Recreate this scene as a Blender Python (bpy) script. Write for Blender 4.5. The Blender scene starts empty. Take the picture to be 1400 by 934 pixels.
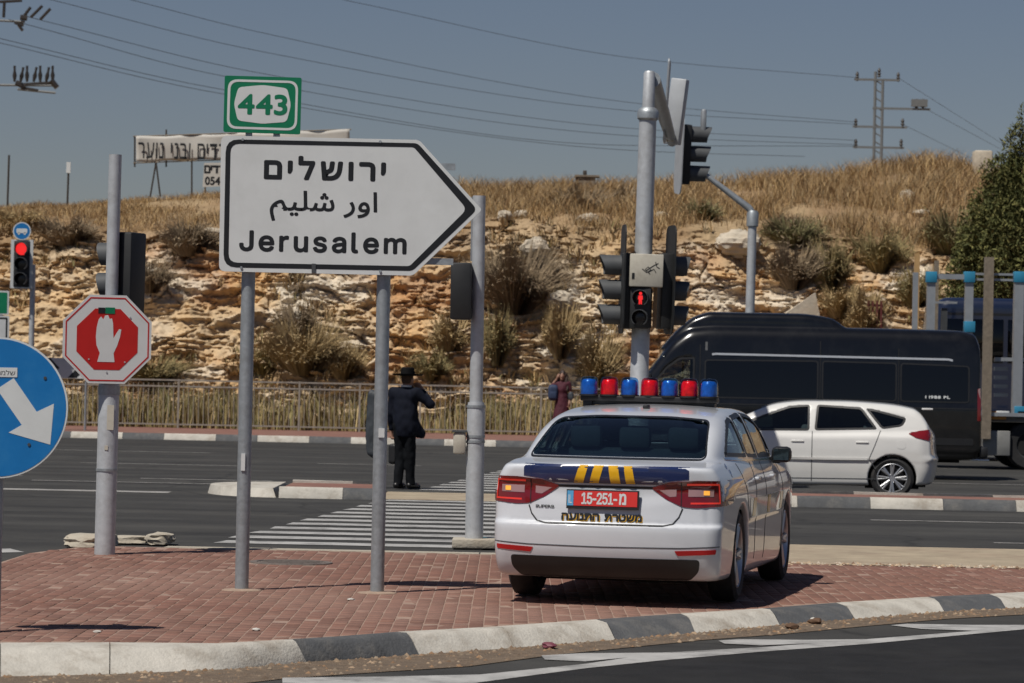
import bpy, bmesh, math, random
import numpy as np
from mathutils import Vector, Matrix
from mathutils.geometry import delaunay_2d_cdt

sc = bpy.context.scene
COL = sc.collection
R = math.radians
RNG = np.random.default_rng(443)
random.seed(443)

# ------------------------------------------------------------------ camera
CAM_H, FOC, ROLL = 1.67, 4500.0, R(1.2)          # height over the paving, focal length in photo pixels, roll
PITCH = math.atan((513 - 467) / FOC)
fwd = Vector((0, math.cos(PITCH), math.sin(PITCH)))
r0 = Vector((1, 0, 0)); u0 = r0.cross(fwd)
right = r0 * math.cos(ROLL) + u0 * math.sin(ROLL)
up = u0 * math.cos(ROLL) - r0 * math.sin(ROLL)
camd = bpy.data.cameras.new('camera'); cam = bpy.data.objects.new('camera', camd); COL.objects.link(cam)
camd.sensor_width = 36.0; camd.lens = FOC / 1400 * 36.0
camd.clip_start = 0.5; camd.clip_end = 6000
cam.matrix_world = Matrix(((right.x, up.x, -fwd.x, 0), (right.y, up.y, -fwd.y, 0), (right.z, up.z, -fwd.z, CAM_H), (0, 0, 0, 1)))
camd.dof.use_dof = True; camd.dof.focus_distance = 27.0; camd.dof.aperture_fstop = 6.5
sc.camera = cam

# ------------------------------------------------------------------ sky, sun, exposure
SUN_EL = R(60); SHADOW = Vector((0.66, 0.75, 0)).normalized()      # the way shadows fall on the ground
world = bpy.data.worlds.new('World'); sc.world = world; world.use_nodes = True
nt = world.node_tree; nt.nodes.clear()
sky = nt.nodes.new('ShaderNodeTexSky'); sky.sky_type = 'NISHITA'; sky.sun_disc = False
sky.sun_elevation = SUN_EL
sky.sun_rotation = math.atan2(-SHADOW.x, -SHADOW.y)
sky.altitude = 300; sky.air_density = 1.0; sky.dust_density = 0.5; sky.ozone_density = 1.4
hs = nt.nodes.new('ShaderNodeMix'); hs.data_type = 'RGBA'; hs.blend_type = 'MULTIPLY'; hs.inputs[0].default_value = 1.0
hs.inputs[7].default_value = (0.765, 0.725, 0.80, 1)
bg = nt.nodes.new('ShaderNodeBackground'); bg.inputs[1].default_value = 0.05
wo = nt.nodes.new('ShaderNodeOutputWorld')
nt.links.new(sky.outputs[0], hs.inputs[6]); nt.links.new(hs.outputs[2], bg.inputs[0]); nt.links.new(bg.outputs[0], wo.inputs[0])
sund = bpy.data.lights.new('sun', 'SUN'); sund.energy = 4.3; sund.angle = R(0.53); sund.color = (1.0, 0.95, 0.87)
sun = bpy.data.objects.new('sun', sund); COL.objects.link(sun)
sdir = Vector((SHADOW.x * math.cos(SUN_EL), SHADOW.y * math.cos(SUN_EL), -math.sin(SUN_EL)))
sun.rotation_euler = sdir.to_track_quat('-Z', 'Y').to_euler(); sun.location = (-20, -30, 40)
sc.view_settings.view_transform = 'Standard'; sc.view_settings.look = 'None'
sc.view_settings.exposure = 0.0; sc.view_settings.gamma = 1.0; sc.view_settings.use_curve_mapping = False
sc.cycles.max_bounces = 6; sc.cycles.transparent_max_bounces = 12
sc.cycles.caustics_reflective = False; sc.cycles.caustics_refractive = False

# ------------------------------------------------------------------ photo pixel (1400 x 934) to place
CAMP = Vector((0, 0, CAM_H))
def ray(px, py):
    return fwd * FOC + right * (px - 700) - up * (py - 467)
def G(px, py, z=0.0):                      # on the level z
    d = ray(px, py); t = (z - CAM_H) / d.z
    return CAMP + d * t
def P(px, py, Y):                          # on the upright plane at depth Y
    d = ray(px, py); return CAMP + d * (Y / d.y)

# ------------------------------------------------------------------ object helpers
def tag(o, label=None, cat=None, group=None, kind=None):
    if label: o['label'] = label
    if cat: o['category'] = cat
    if group: o['group'] = group
    if kind: o['kind'] = kind
    return o
def thing(name, label, cat, loc=(0, 0, 0), rz=0.0, group=None):
    o = bpy.data.objects.new(name, None); COL.objects.link(o); o.empty_display_size = 0.2
    o.location = loc; o.rotation_euler = (0, 0, rz)
    return tag(o, label, cat, group)
def obj(name, me, parent=None, mat=None, loc=None, rz=None):
    o = bpy.data.objects.new(name, me); COL.objects.link(o)
    if parent: o.parent = parent
    if loc is not None: o.location = loc
    if rz is not None: o.rotation_euler = (0, 0, rz)
    if mat is not None and len(me.materials) == 0: me.materials.append(mat)
    return o
def np_mesh(name, V, F, mat=None, smooth=False, attrs=None):
    V = np.asarray(V, np.float32).reshape(-1, 3)
    me = bpy.data.meshes.new(name)
    if isinstance(F, np.ndarray):
        n, k = F.shape
        me.vertices.add(len(V)); me.vertices.foreach_set('co', V.ravel())
        me.loops.add(n * k); me.loops.foreach_set('vertex_index', F.astype(np.int32).ravel())
        me.polygons.add(n); me.polygons.foreach_set('loop_start', np.arange(0, n * k, k, dtype=np.int32))
        me.polygons.foreach_set('loop_total', np.full(n, k, dtype=np.int32))
    else:
        me.from_pydata([tuple(v) for v in V], [], F)
    if attrs:
        for nm, a in attrs.items():
            a = np.asarray(a, np.float32)
            at = me.color_attributes.new(nm, 'FLOAT_COLOR', 'POINT')
            if a.shape[1] == 3: a = np.hstack([a, np.ones((len(a), 1), np.float32)])
            at.data.foreach_set('color', a.ravel())
    me.update(calc_edges=True); me.validate()
    if smooth: me.polygons.foreach_set('use_smooth', np.ones(len(me.polygons), dtype=bool))
    if mat: me.materials.append(mat)
    return me
def dup(o, parent=None):                   # a thing with copies of its parts and sub-parts
    c = o.copy(); COL.objects.link(c)
    if parent is not None: c.parent = parent
    for ch in list(o.children): dup(ch, c)
    return c

class MB:
    """collects simple shapes; build() links them as one mesh object"""
    def __init__(s): s.v = []; s.f = []; s.sm = []
    def add(s, V, F, smooth=False):
        b = len(s.v); s.v += [tuple(v) for v in V]; s.f += [[i + b for i in f] for f in F]; s.sm += [smooth] * len(F); return s
    def box(s, c, d, rz=0.0, M=None, bev=0.0):
        hx, hy, hz = d[0] / 2, d[1] / 2, d[2] / 2
        if bev > 0:
            bm = bmesh.new(); bmesh.ops.create_cube(bm, size=1.0)
            bmesh.ops.scale(bm, vec=d, verts=bm.verts)
            bmesh.ops.bevel(bm, geom=bm.edges[:], offset=bev, segments=2, profile=0.5, affect='EDGES')
            V = [v.co.copy() for v in bm.verts]; bm.verts.index_update()
            F = [[v.index for v in f.verts] for f in bm.faces]; bm.free()
        else:
            V = [Vector((x * hx, y * hy, z * hz)) for x in (-1, 1) for y in (-1, 1) for z in (-1, 1)]
            F = [[0, 1, 3, 2], [4, 6, 7, 5], [0, 4, 5, 1], [2, 3, 7, 6], [0, 2, 6, 4], [1, 5, 7, 3]]
        m = Matrix.Rotation(rz, 3, 'Z')
        V = [m @ v for v in V]
        if M is not None: V = [M @ v for v in V]
        return s.add([v + Vector(c) for v in V], F)
    def tube(s, pts, rad, n=12, cap=True, smooth=True):
        pts = [Vector(p) for p in pts]; rad = [rad] * len(pts) if not hasattr(rad, '__len__') else rad
        V = []; F = []
        nrm = None
        for i, p in enumerate(pts):
            t = (pts[min(i + 1, len(pts) - 1)] - pts[max(i - 1, 0)]).normalized()
            if nrm is None: nrm = t.orthogonal().normalized()
            nrm = (nrm - t * nrm.dot(t)).normalized(); b = t.cross(nrm)
            for k in range(n):
                a = 2 * math.pi * k / n; V.append(p + (nrm * math.cos(a) + b * math.sin(a)) * rad[i])
        for i in range(len(pts) - 1):
            for k in range(n): F.append([i * n + k, i * n + (k + 1) % n, (i + 1) * n + (k + 1) % n, (i + 1) * n + k])
        s.add(V, F, smooth)
        if cap:
            s.add(V[:n], [list(range(n - 1, -1, -1))]); s.add(V[-n:], [list(range(n))])
        return s
    def lathe(s, prof, o=(0, 0, 0), axis='Z', n=20, smooth=True):
        V = []; F = []; o = Vector(o)
        for (r, h) in prof:
            for k in range(n):
                a = 2 * math.pi * k / n; x, y = r * math.cos(a), r * math.sin(a)
                V.append(o + (Vector((x, y, h)) if axis == 'Z' else Vector((h, x, y)) if axis == 'X' else Vector((y, h, x))))
        for i in range(len(prof) - 1):
            for k in range(n): F.append([i * n + k, i * n + (k + 1) % n, (i + 1) * n + (k + 1) % n, (i + 1) * n + k])
        return s.add(V, F, smooth)
    def prism(s, poly, d0, d1, M=None, holes=()):
        """poly in (x, z), extruded along y from d0 to d1"""
        V, F, loops = fill2d(poly, holes); n = len(V)
        A = [Vector((x, d0, z)) for x, z in V] + [Vector((x, d1, z)) for x, z in V]
        FF = [list(f) for f in F] + [[i + n for i in reversed(f)] for f in F]
        for lp in loops:
            for i in range(len(lp)):
                a, b = lp[i], lp[(i + 1) % len(lp)]; FF.append([a, a + n, b + n, b])
        if M is not None: A = [M @ v for v in A]
        return s.add(A, FF)
    def mesh(s, name, mat=None, recalc=True):
        me = bpy.data.meshes.new(name); me.from_pydata([tuple(v) for v in s.v], [], s.f)
        me.polygons.foreach_set('use_smooth', s.sm)
        if recalc:
            bm = bmesh.new(); bm.from_mesh(me); bmesh.ops.remove_doubles(bm, verts=bm.verts, dist=1e-5)
            bmesh.ops.recalc_face_normals(bm, faces=bm.faces); bm.to_mesh(me); bm.free()
        me.update()
        try: me.set_sharp_from_angle(angle=R(38))
        except Exception: pass
        if mat: me.materials.append(mat)
        return me
    def build(s, name, mat, parent=None, loc=None, rz=None):
        return obj(name, s.mesh(name, mat), parent, None, loc, rz)

def poly_in(poly, x, z):
    x = np.asarray(x); z = np.asarray(z); ins = np.zeros(np.broadcast(x, z).shape, bool); n = len(poly)
    for i in range(n):
        x1, z1 = poly[i]; x2, z2 = poly[(i + 1) % n]
        if z1 == z2: continue
        c = ((z1 > z) != (z2 > z)) & (x < (x2 - x1) * (z - z1) / (z2 - z1) + x1); ins = ins ^ c
    return ins
def poly_sdf(poly, x, z):
    d = None; n = len(poly)
    for i in range(n):
        x1, z1 = poly[i]; x2, z2 = poly[(i + 1) % n]; ex, ez = x2 - x1, z2 - z1
        t = np.clip(((x - x1) * ex + (z - z1) * ez) / (ex * ex + ez * ez + 1e-12), 0, 1)
        q = np.hypot(x - x1 - t * ex, z - z1 - t * ez); d = q if d is None else np.minimum(d, q)
    return np.where(poly_in(poly, x, z), -d, d)
class PolyTab:
    """distance to a polygon, tabulated once"""
    def __init__(s, poly, h=.006, pad=.06):
        xs = [p[0] for p in poly]; zs = [p[1] for p in poly]; s.x0, s.z0, s.h = min(xs) - pad, min(zs) - pad, h
        gx = np.arange(s.x0, max(xs) + pad + h, h); gz = np.arange(s.z0, max(zs) + pad + h, h); s.T = poly_sdf(poly, gx[:, None], gz[None, :])
    def __call__(s, x, z):
        u = np.clip((x - s.x0) / s.h, 0, s.T.shape[0] - 1.001); v = np.clip((z - s.z0) / s.h, 0, s.T.shape[1] - 1.001); i = u.astype(np.int32); j = v.astype(np.int32); fu = u - i; fv = v - j; T = s.T
        return (T[i, j] * (1 - fu) + T[i + 1, j] * fu) * (1 - fv) + (T[i, j + 1] * (1 - fu) + T[i + 1, j + 1] * fu) * fv
def fill2d(poly, holes=(), grid=None):
    """triangles of a 2d polygon with holes, optional inner grid points"""
    pts = []; edges = []; loops_in = []
    for lp in [poly] + list(holes):
        b = len(pts); pts += [Vector((p[0], p[1])) for p in lp]; k = len(lp)
        edges += [(b + i, b + (i + 1) % k) for i in range(k)]; loops_in.append(list(range(b, b + k)))
    if grid:
        xs = [p[0] for p in poly]; zs = [p[1] for p in poly]
        gx, gz = np.meshgrid(np.arange(min(xs) + grid / 2, max(xs), grid), np.arange(min(zs) + grid / 2, max(zs), grid))
        ok = poly_sdf(poly, gx, gz) < -grid * 0.35
        for h in holes: ok &= poly_sdf(h, gx, gz) > grid * 0.35
        pts += [Vector((float(a), float(b))) for a, b in zip(gx[ok], gz[ok])]
    V, E, F, ov, oe, of = delaunay_2d_cdt(pts, edges, [], 0, 1e-6)
    V = [(v.x, v.y) for v in V]
    cx = np.array([sum(V[i][0] for i in f) / len(f) for f in F]); cz = np.array([sum(V[i][1] for i in f) / len(f) for f in F])
    okf = poly_in(poly, cx, cz)
    for h in holes: okf &= ~poly_in(h, cx, cz)
    keep = [list(f) for f, k in zip(F, okf) if k]
    rev = {}
    for i, src in enumerate(ov):
        for q in src: rev[q] = i
    return V, keep, [[rev[i] for i in lp] for lp in loops_in]
def rrect(x0, z0, x1, z1, r, n=5):
    out = []
    for cx, cz, a0 in ((x1 - r, z1 - r, 0), (x0 + r, z1 - r, 90), (x0 + r, z0 + r, 180), (x1 - r, z0 + r, 270)):
        for k in range(n + 1):
            a = R(a0 + 90 * k / n); out.append((cx + r * math.cos(a), cz + r * math.sin(a)))
    return out
def circle(cx, cz, r, n=40, a0=0): return [(cx + r * math.cos(a0 + 2 * math.pi * k / n), cz + r * math.sin(a0 + 2 * math.pi * k / n)) for k in range(n)]
def round_poly(poly, r, n=4):
    out = []; m = len(poly); r = [r] * m if not hasattr(r, '__len__') else r
    for i in range(m):
        p = Vector(poly[i]); a = (Vector(poly[i - 1]) - p); b = (Vector(poly[(i + 1) % m]) - p)
        d = min(r[i], a.length * .45, b.length * .45)
        if d < 1e-4: out.append((p.x, p.y)); continue
        A = p + a.normalized() * d; B = p + b.normalized() * d
        for k in range(n + 1):
            t = k / n; q = A * (1 - t) ** 2 + p * 2 * t * (1 - t) + B * t * t; out.append((q.x, q.y))
    return out

# ------------------------------------------------------------------ noise
def _h(ix, iy, iz, s):
    n = (ix.astype(np.int64) * 374761393 + iy.astype(np.int64) * 668265263 + iz.astype(np.int64) * 2147483647 + s * 1274126177) & 0xFFFFFFFF
    n = ((n ^ (n >> 13)) * 1274126177) & 0xFFFFFFFF
    return ((n ^ (n >> 16)) & 0xFFFFFF) / float(0xFFFFFF)
def vnoise(x, y, z=0.0, s=0):
    x, y, z = np.broadcast_arrays(np.asarray(x, float), np.asarray(y, float), np.asarray(z, float))
    ix, iy, iz = np.floor(x), np.floor(y), np.floor(z); fx, fy, fz = x - ix, y - iy, z - iz
    fx = fx * fx * (3 - 2 * fx); fy = fy * fy * (3 - 2 * fy); fz = fz * fz * (3 - 2 * fz); r = 0
    for a in (0, 1):
        for b in (0, 1):
            for c in (0, 1):
                r = r + _h(ix + a, iy + b, iz + c, s) * (fx if a else 1 - fx) * (fy if b else 1 - fy) * (fz if c else 1 - fz)
    return r * 2 - 1
def fbm(x, y, z=0.0, o=4, s=0, g=0.5):
    r = 0; a = 1.0; t = 0
    for k in range(o):
        r = r + a * vnoise(np.asarray(x) * 2 ** k, np.asarray(y) * 2 ** k, np.asarray(z) * 2 ** k, s + k * 17); t += a; a *= g
    return r / t
def worley(x, y, s=0):
    """nearest and second distance and the cell's own random number"""
    ix, iy = np.floor(x), np.floor(y); d1 = np.full(x.shape, 9.0); d2 = d1.copy(); idv = np.zeros(x.shape); zz = np.zeros(x.shape)
    for a in (-1, 0, 1):
        for b in (-1, 0, 1):
            cx, cy = ix + a, iy + b
            d = np.hypot(cx + _h(cx, cy, zz, s) - x, cy + _h(cx, cy, zz, s + 5) - y); v = _h(cx, cy, zz, s + 9)
            n = d < d1; d2 = np.where(n, d1, np.minimum(d2, d)); idv = np.where(n, v, idv); d1 = np.where(n, d, d1)
    return d1, d2, idv

# ------------------------------------------------------------------ materials
MATS = {}
def pm(name, col, rough=0.6, metal=0.0, var=0.12, scale=6.0, bump=0.0, bscale=60.0, coat=0.0, spec=0.5, attr=None, dirt=None, dscale=2.0, damt=0.5, emit=None, estr=0.0):
    m = bpy.data.materials.new(name); MATS[name] = m; m.use_nodes = True; t = m.node_tree; b = t.nodes['Principled BSDF']
    N = t.nodes.new; L = t.links.new
    b.inputs['Roughness'].default_value = rough; b.inputs['Metallic'].default_value = metal
    b.inputs['Coat Weight'].default_value = coat; b.inputs['Coat Roughness'].default_value = 0.04
    b.inputs['Specular IOR Level'].default_value = spec
    tc = N('ShaderNodeTexCoord')
    nz = N('ShaderNodeTexNoise'); nz.inputs['Scale'].default_value = scale; nz.inputs['Detail'].default_value = 6; nz.inputs['Roughness'].default_value = 0.65
    L(tc.outputs['Object'], nz.inputs['Vector'])
    mr = N('ShaderNodeMapRange'); mr.inputs[1].default_value = 0.25; mr.inputs[2].default_value = 0.75
    mr.inputs[3].default_value = 1 - var; mr.inputs[4].default_value = 1 + var; L(nz.outputs['Fac'], mr.inputs[0])
    mx = N('ShaderNodeMix'); mx.data_type = 'RGBA'; mx.blend_type = 'MULTIPLY'; mx.inputs[0].default_value = 1.0
    if attr:
        at = N('ShaderNodeAttribute'); at.attribute_name = attr; L(at.outputs['Color'], mx.inputs[6])
    else: mx.inputs[6].default_value = (*col, 1)
    L(mr.outputs[0], mx.inputs[7]); out = mx.outputs[2]
    if dirt:
        n2 = N('ShaderNodeTexNoise'); n2.inputs['Scale'].default_value = dscale; n2.inputs['Detail'].default_value = 8; n2.inputs['Roughness'].default_value = 0.7
        L(tc.outputs['Object'], n2.inputs['Vector'])
        m2 = N('ShaderNodeMapRange'); m2.inputs[1].default_value = 0.48; m2.inputs[2].default_value = 0.72; m2.inputs[4].default_value = damt; L(n2.outputs['Fac'], m2.inputs[0])
        x2 = N('ShaderNodeMix'); x2.data_type = 'RGBA'; L(m2.outputs[0], x2.inputs[0]); L(out, x2.inputs[6]); x2.inputs[7].default_value = (*dirt, 1); out = x2.outputs[2]
    L(out, b.inputs['Base Color'])
    if bump:
        n3 = N('ShaderNodeTexNoise'); n3.inputs['Scale'].default_value = bscale; n3.inputs['Detail'].default_value = 4; L(tc.outputs['Object'], n3.inputs['Vector'])
        bp = N('ShaderNodeBump'); bp.inputs['Strength'].default_value = bump; bp.inputs['Distance'].default_value = 0.02; L(n3.outputs['Fac'], bp.inputs['Height']); L(bp.outputs[0], b.inputs['Normal'])
    if emit:
        b.inputs['Emission Color'].default_value = (*emit, 1); b.inputs['Emission Strength'].default_value = estr
    return m
def glass_mat(name, tint, rough=0.02):
    m = bpy.data.materials.new(name); m.use_nodes = True; t = m.node_tree; t.nodes.clear(); N = t.nodes.new; L = t.links.new
    o = N('ShaderNodeOutputMaterial'); tr = N('ShaderNodeBsdfTransparent'); tr.inputs[0].default_value = (*tint, 1)
    gl = N('ShaderNodeBsdfGlossy'); gl.inputs['Roughness'].default_value = rough; gl.inputs[0].default_value = (0.95, 0.97, 1, 1)
    fr = N('ShaderNodeFresnel'); fr.inputs[0].default_value = 1.5; mx = N('ShaderNodeMixShader')
    ge = N('ShaderNodeNewGeometry'); sb = N('ShaderNodeMath'); sb.operation = 'SUBTRACT'; sb.inputs[0].default_value = 1.0; L(ge.outputs['Backfacing'], sb.inputs[1]); ml = N('ShaderNodeMath'); ml.operation = 'MULTIPLY'; L(fr.outputs[0], ml.inputs[0]); L(sb.outputs[0], ml.inputs[1])
    L(ml.outputs[0], mx.inputs[0]); L(tr.outputs[0], mx.inputs[1]); L(gl.outputs[0], mx.inputs[2]); L(mx.outputs[0], o.inputs[0]); MATS[name] = m; return m
M = MATS
pm('asphalt', (0.034, 0.033, 0.0315), 0.88, var=0.35, scale=1.2, bump=0.5, bscale=140, dirt=(0.056, 0.053, 0.048), dscale=0.35, damt=0.6)
def streaks(name, dark, pale):
    """wheel tracks, oil and patches: long soft bands along the lanes"""
    m = MATS[name]; t = m.node_tree; N = t.nodes.new; L = t.links.new; b = t.nodes['Principled BSDF']; src = b.inputs['Base Color'].links[0].from_socket
    tc = N('ShaderNodeTexCoord'); mp = N('ShaderNodeMapping'); mp.inputs['Scale'].default_value = (0.035, 0.9, 1); L(tc.outputs['Object'], mp.inputs[0])
    nz = N('ShaderNodeTexNoise'); nz.inputs['Scale'].default_value = 1.0; nz.inputs['Detail'].default_value = 5; L(mp.outputs[0], nz.inputs['Vector'])
    r = N('ShaderNodeValToRGB'); r.color_ramp.elements[0].position = .36; r.color_ramp.elements[0].color = (dark, dark, dark, 1); r.color_ramp.elements[1].position = .66; r.color_ramp.elements[1].color = (pale, pale, pale * .97, 1); L(nz.outputs['Fac'], r.inputs[0])
    x = N('ShaderNodeMix'); x.data_type = 'RGBA'; x.blend_type = 'MULTIPLY'; x.inputs[0].default_value = 1; L(src, x.inputs[6]); L(r.outputs[0], x.inputs[7])
    v = N('ShaderNodeTexVoronoi'); v.feature = 'DISTANCE_TO_EDGE'; v.inputs['Scale'].default_value = .22; 
    n2 = N('ShaderNodeTexNoise'); n2.inputs['Scale'].default_value = .8; n2.inputs['Detail'].default_value = 6; L(tc.outputs['Object'], n2.inputs['Vector'])
    ad = N('ShaderNodeMix'); ad.data_type = 'RGBA'; ad.blend_type = 'LINEAR_LIGHT'; ad.inputs[0].default_value = .5; L(tc.outputs['Object'], ad.inputs[6]); L(n2.outputs['Color'], ad.inputs[7]); L(ad.outputs[2], v.inputs['Vector'])
    cr = N('ShaderNodeMapRange'); cr.inputs[1].default_value = 0; cr.inputs[2].default_value = .012; cr.inputs[3].default_value = .45; cr.inputs[4].default_value = 1.0; L(v.outputs['Distance'], cr.inputs[0])
    y = N('ShaderNodeMix'); y.data_type = 'RGBA'; y.blend_type = 'MULTIPLY'; y.inputs[0].default_value = 1; L(x.outputs[2], y.inputs[6]); L(cr.outputs[0], y.inputs[7]); L(y.outputs[2], b.inputs['Base Color'])
streaks('asphalt', .62, 1.35)
pm('asphalt_dark', (0.017, 0.017, 0.018), 0.85, var=0.4, scale=3, bump=0.6, bscale=120, dirt=(0.030, 0.029, 0.027), dscale=0.8, damt=0.6, spec=.25)
pm('road_paint', (0.37, 0.365, 0.355), 0.75, var=0.2, scale=5, bump=0.2, bscale=120, dirt=(0.10, 0.098, 0.095), dscale=2.2, damt=0.9)
pm('earth', (0.30, 0.22, 0.13), 0.95, var=0.3, scale=0.4, bump=0.3, bscale=20)
pm('kerb_white', (0.46, 0.435, 0.385), 0.88, var=0.2, scale=4, bump=0.35, bscale=50, dirt=(0.23, 0.19, 0.145), dscale=3.2, damt=0.85)
pm('kerb_black', (0.075, 0.078, 0.082), 0.8, var=0.25, scale=5, bump=0.35, bscale=50, dirt=(0.17, 0.16, 0.145), dscale=6, damt=0.6)
pm('concrete', (0.42, 0.38, 0.31), 0.9, var=0.2, scale=3, bump=0.4, bscale=40, dirt=(0.26, 0.21, 0.15), dscale=3, damt=0.7)
pm('sand_strip', (0.34, 0.28, 0.20), 0.95, var=0.25, scale=2.5, bump=0.5, bscale=60, dirt=(0.22, 0.15, 0.11), dscale=1.2, damt=0.6)
pm('joint_sand', (0.30, 0.205, 0.16), 0.95, var=0.2, scale=4)
pm('paver', (0.2, 0.08, 0.06), 0.88, var=0.22, scale=9, bump=0.3, bscale=90, attr='Col', dirt=(0.22, 0.14, 0.10), dscale=1.1, damt=0.35)
pm('galvanised', (0.36, 0.39, 0.41), 0.48, 0.55, var=0.22, scale=22, bump=0.08, bscale=80, dirt=(0.26, 0.27, 0.27), dscale=9, damt=0.6)
pm('galvanised_pale', (0.50, 0.52, 0.54), 0.5, 0.35, var=0.14, scale=14, bump=0.06, bscale=60, dirt=(0.33, 0.32, 0.31), dscale=5, damt=0.55)
pm('sign_white', (0.63, 0.65, 0.65), 0.45, var=0.05, scale=3, dirt=(0.49, 0.50, 0.49), dscale=2.2, damt=0.4)
pm('sign_edge', (0.60, 0.61, 0.61), 0.5, 0.2, var=0.1, scale=6)
pm('sign_black', (0.012, 0.013, 0.015), 0.42, var=0.15)
pm('sign_green', (0.0, 0.165, 0.075), 0.42, var=0.1, scale=4, dirt=(0.03, 0.19, 0.11), dscale=5, damt=0.4)
pm('sign_blue', (0.006, 0.155, 0.43), 0.42, var=0.08, scale=4, dirt=(0.05, 0.22, 0.42), dscale=4, damt=0.35)
pm('sign_red', (0.48, 0.014, 0.012), 0.42, var=0.08, scale=4)
pm('black_plastic', (0.014, 0.015, 0.016), 0.55, var=0.3, scale=8)
pm('grey_plastic', (0.060, 0.064, 0.068), 0.6, var=0.2, scale=6)
pm('box_beige', (0.48, 0.45, 0.38), 0.7, var=0.08, scale=5, dirt=(0.3, 0.26, 0.2), dscale=6, damt=0.5)
pm('lens_dark', (0.015, 0.012, 0.012), 0.2, var=0.1)
pm('lens_red_lit', (0.7, 0.02, 0.02), 0.3, var=0.02, emit=(1.0, 0.03, 0.03), estr=0.9)
# ------------------------------------------------------------------ shapes from distance fields (vehicles, people)
def smax(a, b, k): 
    h = np.maximum(k - np.abs(a - b), 0.0); return np.maximum(a, b) + h * h / (4 * k)
def smin(a, b, k): return -smax(-a, -b, k)
def curve(pts, n=400):
    xs = np.array([p[0] for p in pts], float); ys = np.array([p[1] for p in pts], float)
    m = np.zeros(len(xs)); d = np.diff(ys) / np.diff(xs)
    m[0], m[-1] = d[0], d[-1]
    for i in range(1, len(xs) - 1): m[i] = 0 if d[i - 1] * d[i] <= 0 else 2 * d[i - 1] * d[i] / (d[i - 1] + d[i])
    X = np.linspace(xs[0], xs[-1], n); i = np.clip(np.searchsorted(xs, X) - 1, 0, len(xs) - 2)
    h = xs[i + 1] - xs[i]; t = (X - xs[i]) / h
    Y = (2 * t**3 - 3 * t**2 + 1) * ys[i] + (t**3 - 2 * t**2 + t) * h * m[i] + (-2 * t**3 + 3 * t**2) * ys[i + 1] + (t**3 - t**2) * h * m[i + 1]
    return lambda q: np.interp(q, X, Y)
def surface_net(F, lo, hi, h, newton=3):
    ax = [np.arange(lo[i], hi[i] + h, h, dtype=np.float32) for i in range(3)]
    D = np.asarray(F(ax[0][:, None, None], ax[1][None, :, None], ax[2][None, None, :]), np.float32)
    D = np.broadcast_to(D, tuple(len(a) for a in ax)); S = D < 0; n = [k - 1 for k in D.shape]
    cnt = np.zeros(n, np.int8); 
    for a in (0, 1):
        for b in (0, 1):
            for c in (0, 1): cnt += S[a:a + n[0], b:b + n[1], c:c + n[2]]
    act = (cnt > 0) & (cnt < 8); idx = np.full(n, -1, np.int64); I = np.argwhere(act); idx[act] = np.arange(len(I))
    acc = np.zeros((len(I), 3)); w = np.zeros(len(I))
    for a in (0, 1):
        for b in (0, 1):
            for c in (0, 1):
                for axi in range(3):
                    if (a, b, c)[axi]: continue
                    p = [I[:, 0] + a, I[:, 1] + b, I[:, 2] + c]; q = [p[0], p[1], p[2]]; q[axi] = q[axi] + 1
                    d0, d1 = D[p[0], p[1], p[2]], D[q[0], q[1], q[2]]; cr = (d0 < 0) != (d1 < 0)
                    t = np.where(cr, d0 / np.where(cr, d0 - d1, 1), 0)
                    off = np.array([a, b, c], float)[None, :].repeat(len(I), 0); off[:, axi] += t
                    acc += off * cr[:, None]; w += cr
    V = np.array(lo)[None, :] + (I + acc / np.maximum(w, 1)[:, None]) * h
    Q = []
    for axi in range(3):
        o = [i for i in range(3) if i != axi]; sl = [slice(None)] * 3; sl[axi] = slice(0, -1); s0 = S[tuple(sl)]
        sl[axi] = slice(1, None); s1 = S[tuple(sl)]; E_ = np.argwhere(s0 != s1)
        ok = (E_[:, o[0]] > 0) & (E_[:, o[1]] > 0) & (E_[:, o[0]] < n[o[0]]) & (E_[:, o[1]] < n[o[1]]) & (E_[:, axi] < n[axi]); E_ = E_[ok]
        c = []
        for (da, db) in ((-1, -1), (0, -1), (0, 0), (-1, 0)):
            k = E_.copy(); k[:, o[0]] += da; k[:, o[1]] += db; c.append(idx[k[:, 0], k[:, 1], k[:, 2]])
        q = np.stack(c, 1); flip = s0[E_[:, 0], E_[:, 1], E_[:, 2]]
        if axi == 1: flip = ~flip
        q[~flip] = q[~flip][:, ::-1]; Q.append(q)
    Q = np.concatenate(Q); Q = Q[(Q >= 0).all(1)]
    e = h * 0.15
    for _ in range(newton):
        x, y, z = V[:, 0], V[:, 1], V[:, 2]; f = F(x, y, z)
        g = np.stack([F(x + e, y, z) - f, F(x, y + e, z) - f, F(x, y, z + e) - f], 1) / e
        st = (f / np.maximum((g * g).sum(1), 0.25))[:, None] * g
        ln = np.linalg.norm(st, axis=1, keepdims=True); st *= np.minimum(1, 0.5 * h / np.maximum(ln, 1e-9)); V = V - st
    return V, Q
def field_obj(name, F, lo, hi, h, mat, parent=None, newton=3, smooth=True):
    V, Q = surface_net(F, lo, hi, h, newton); me = np_mesh(name, V, Q, mat, smooth)
    return obj(name, me, parent)
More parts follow.
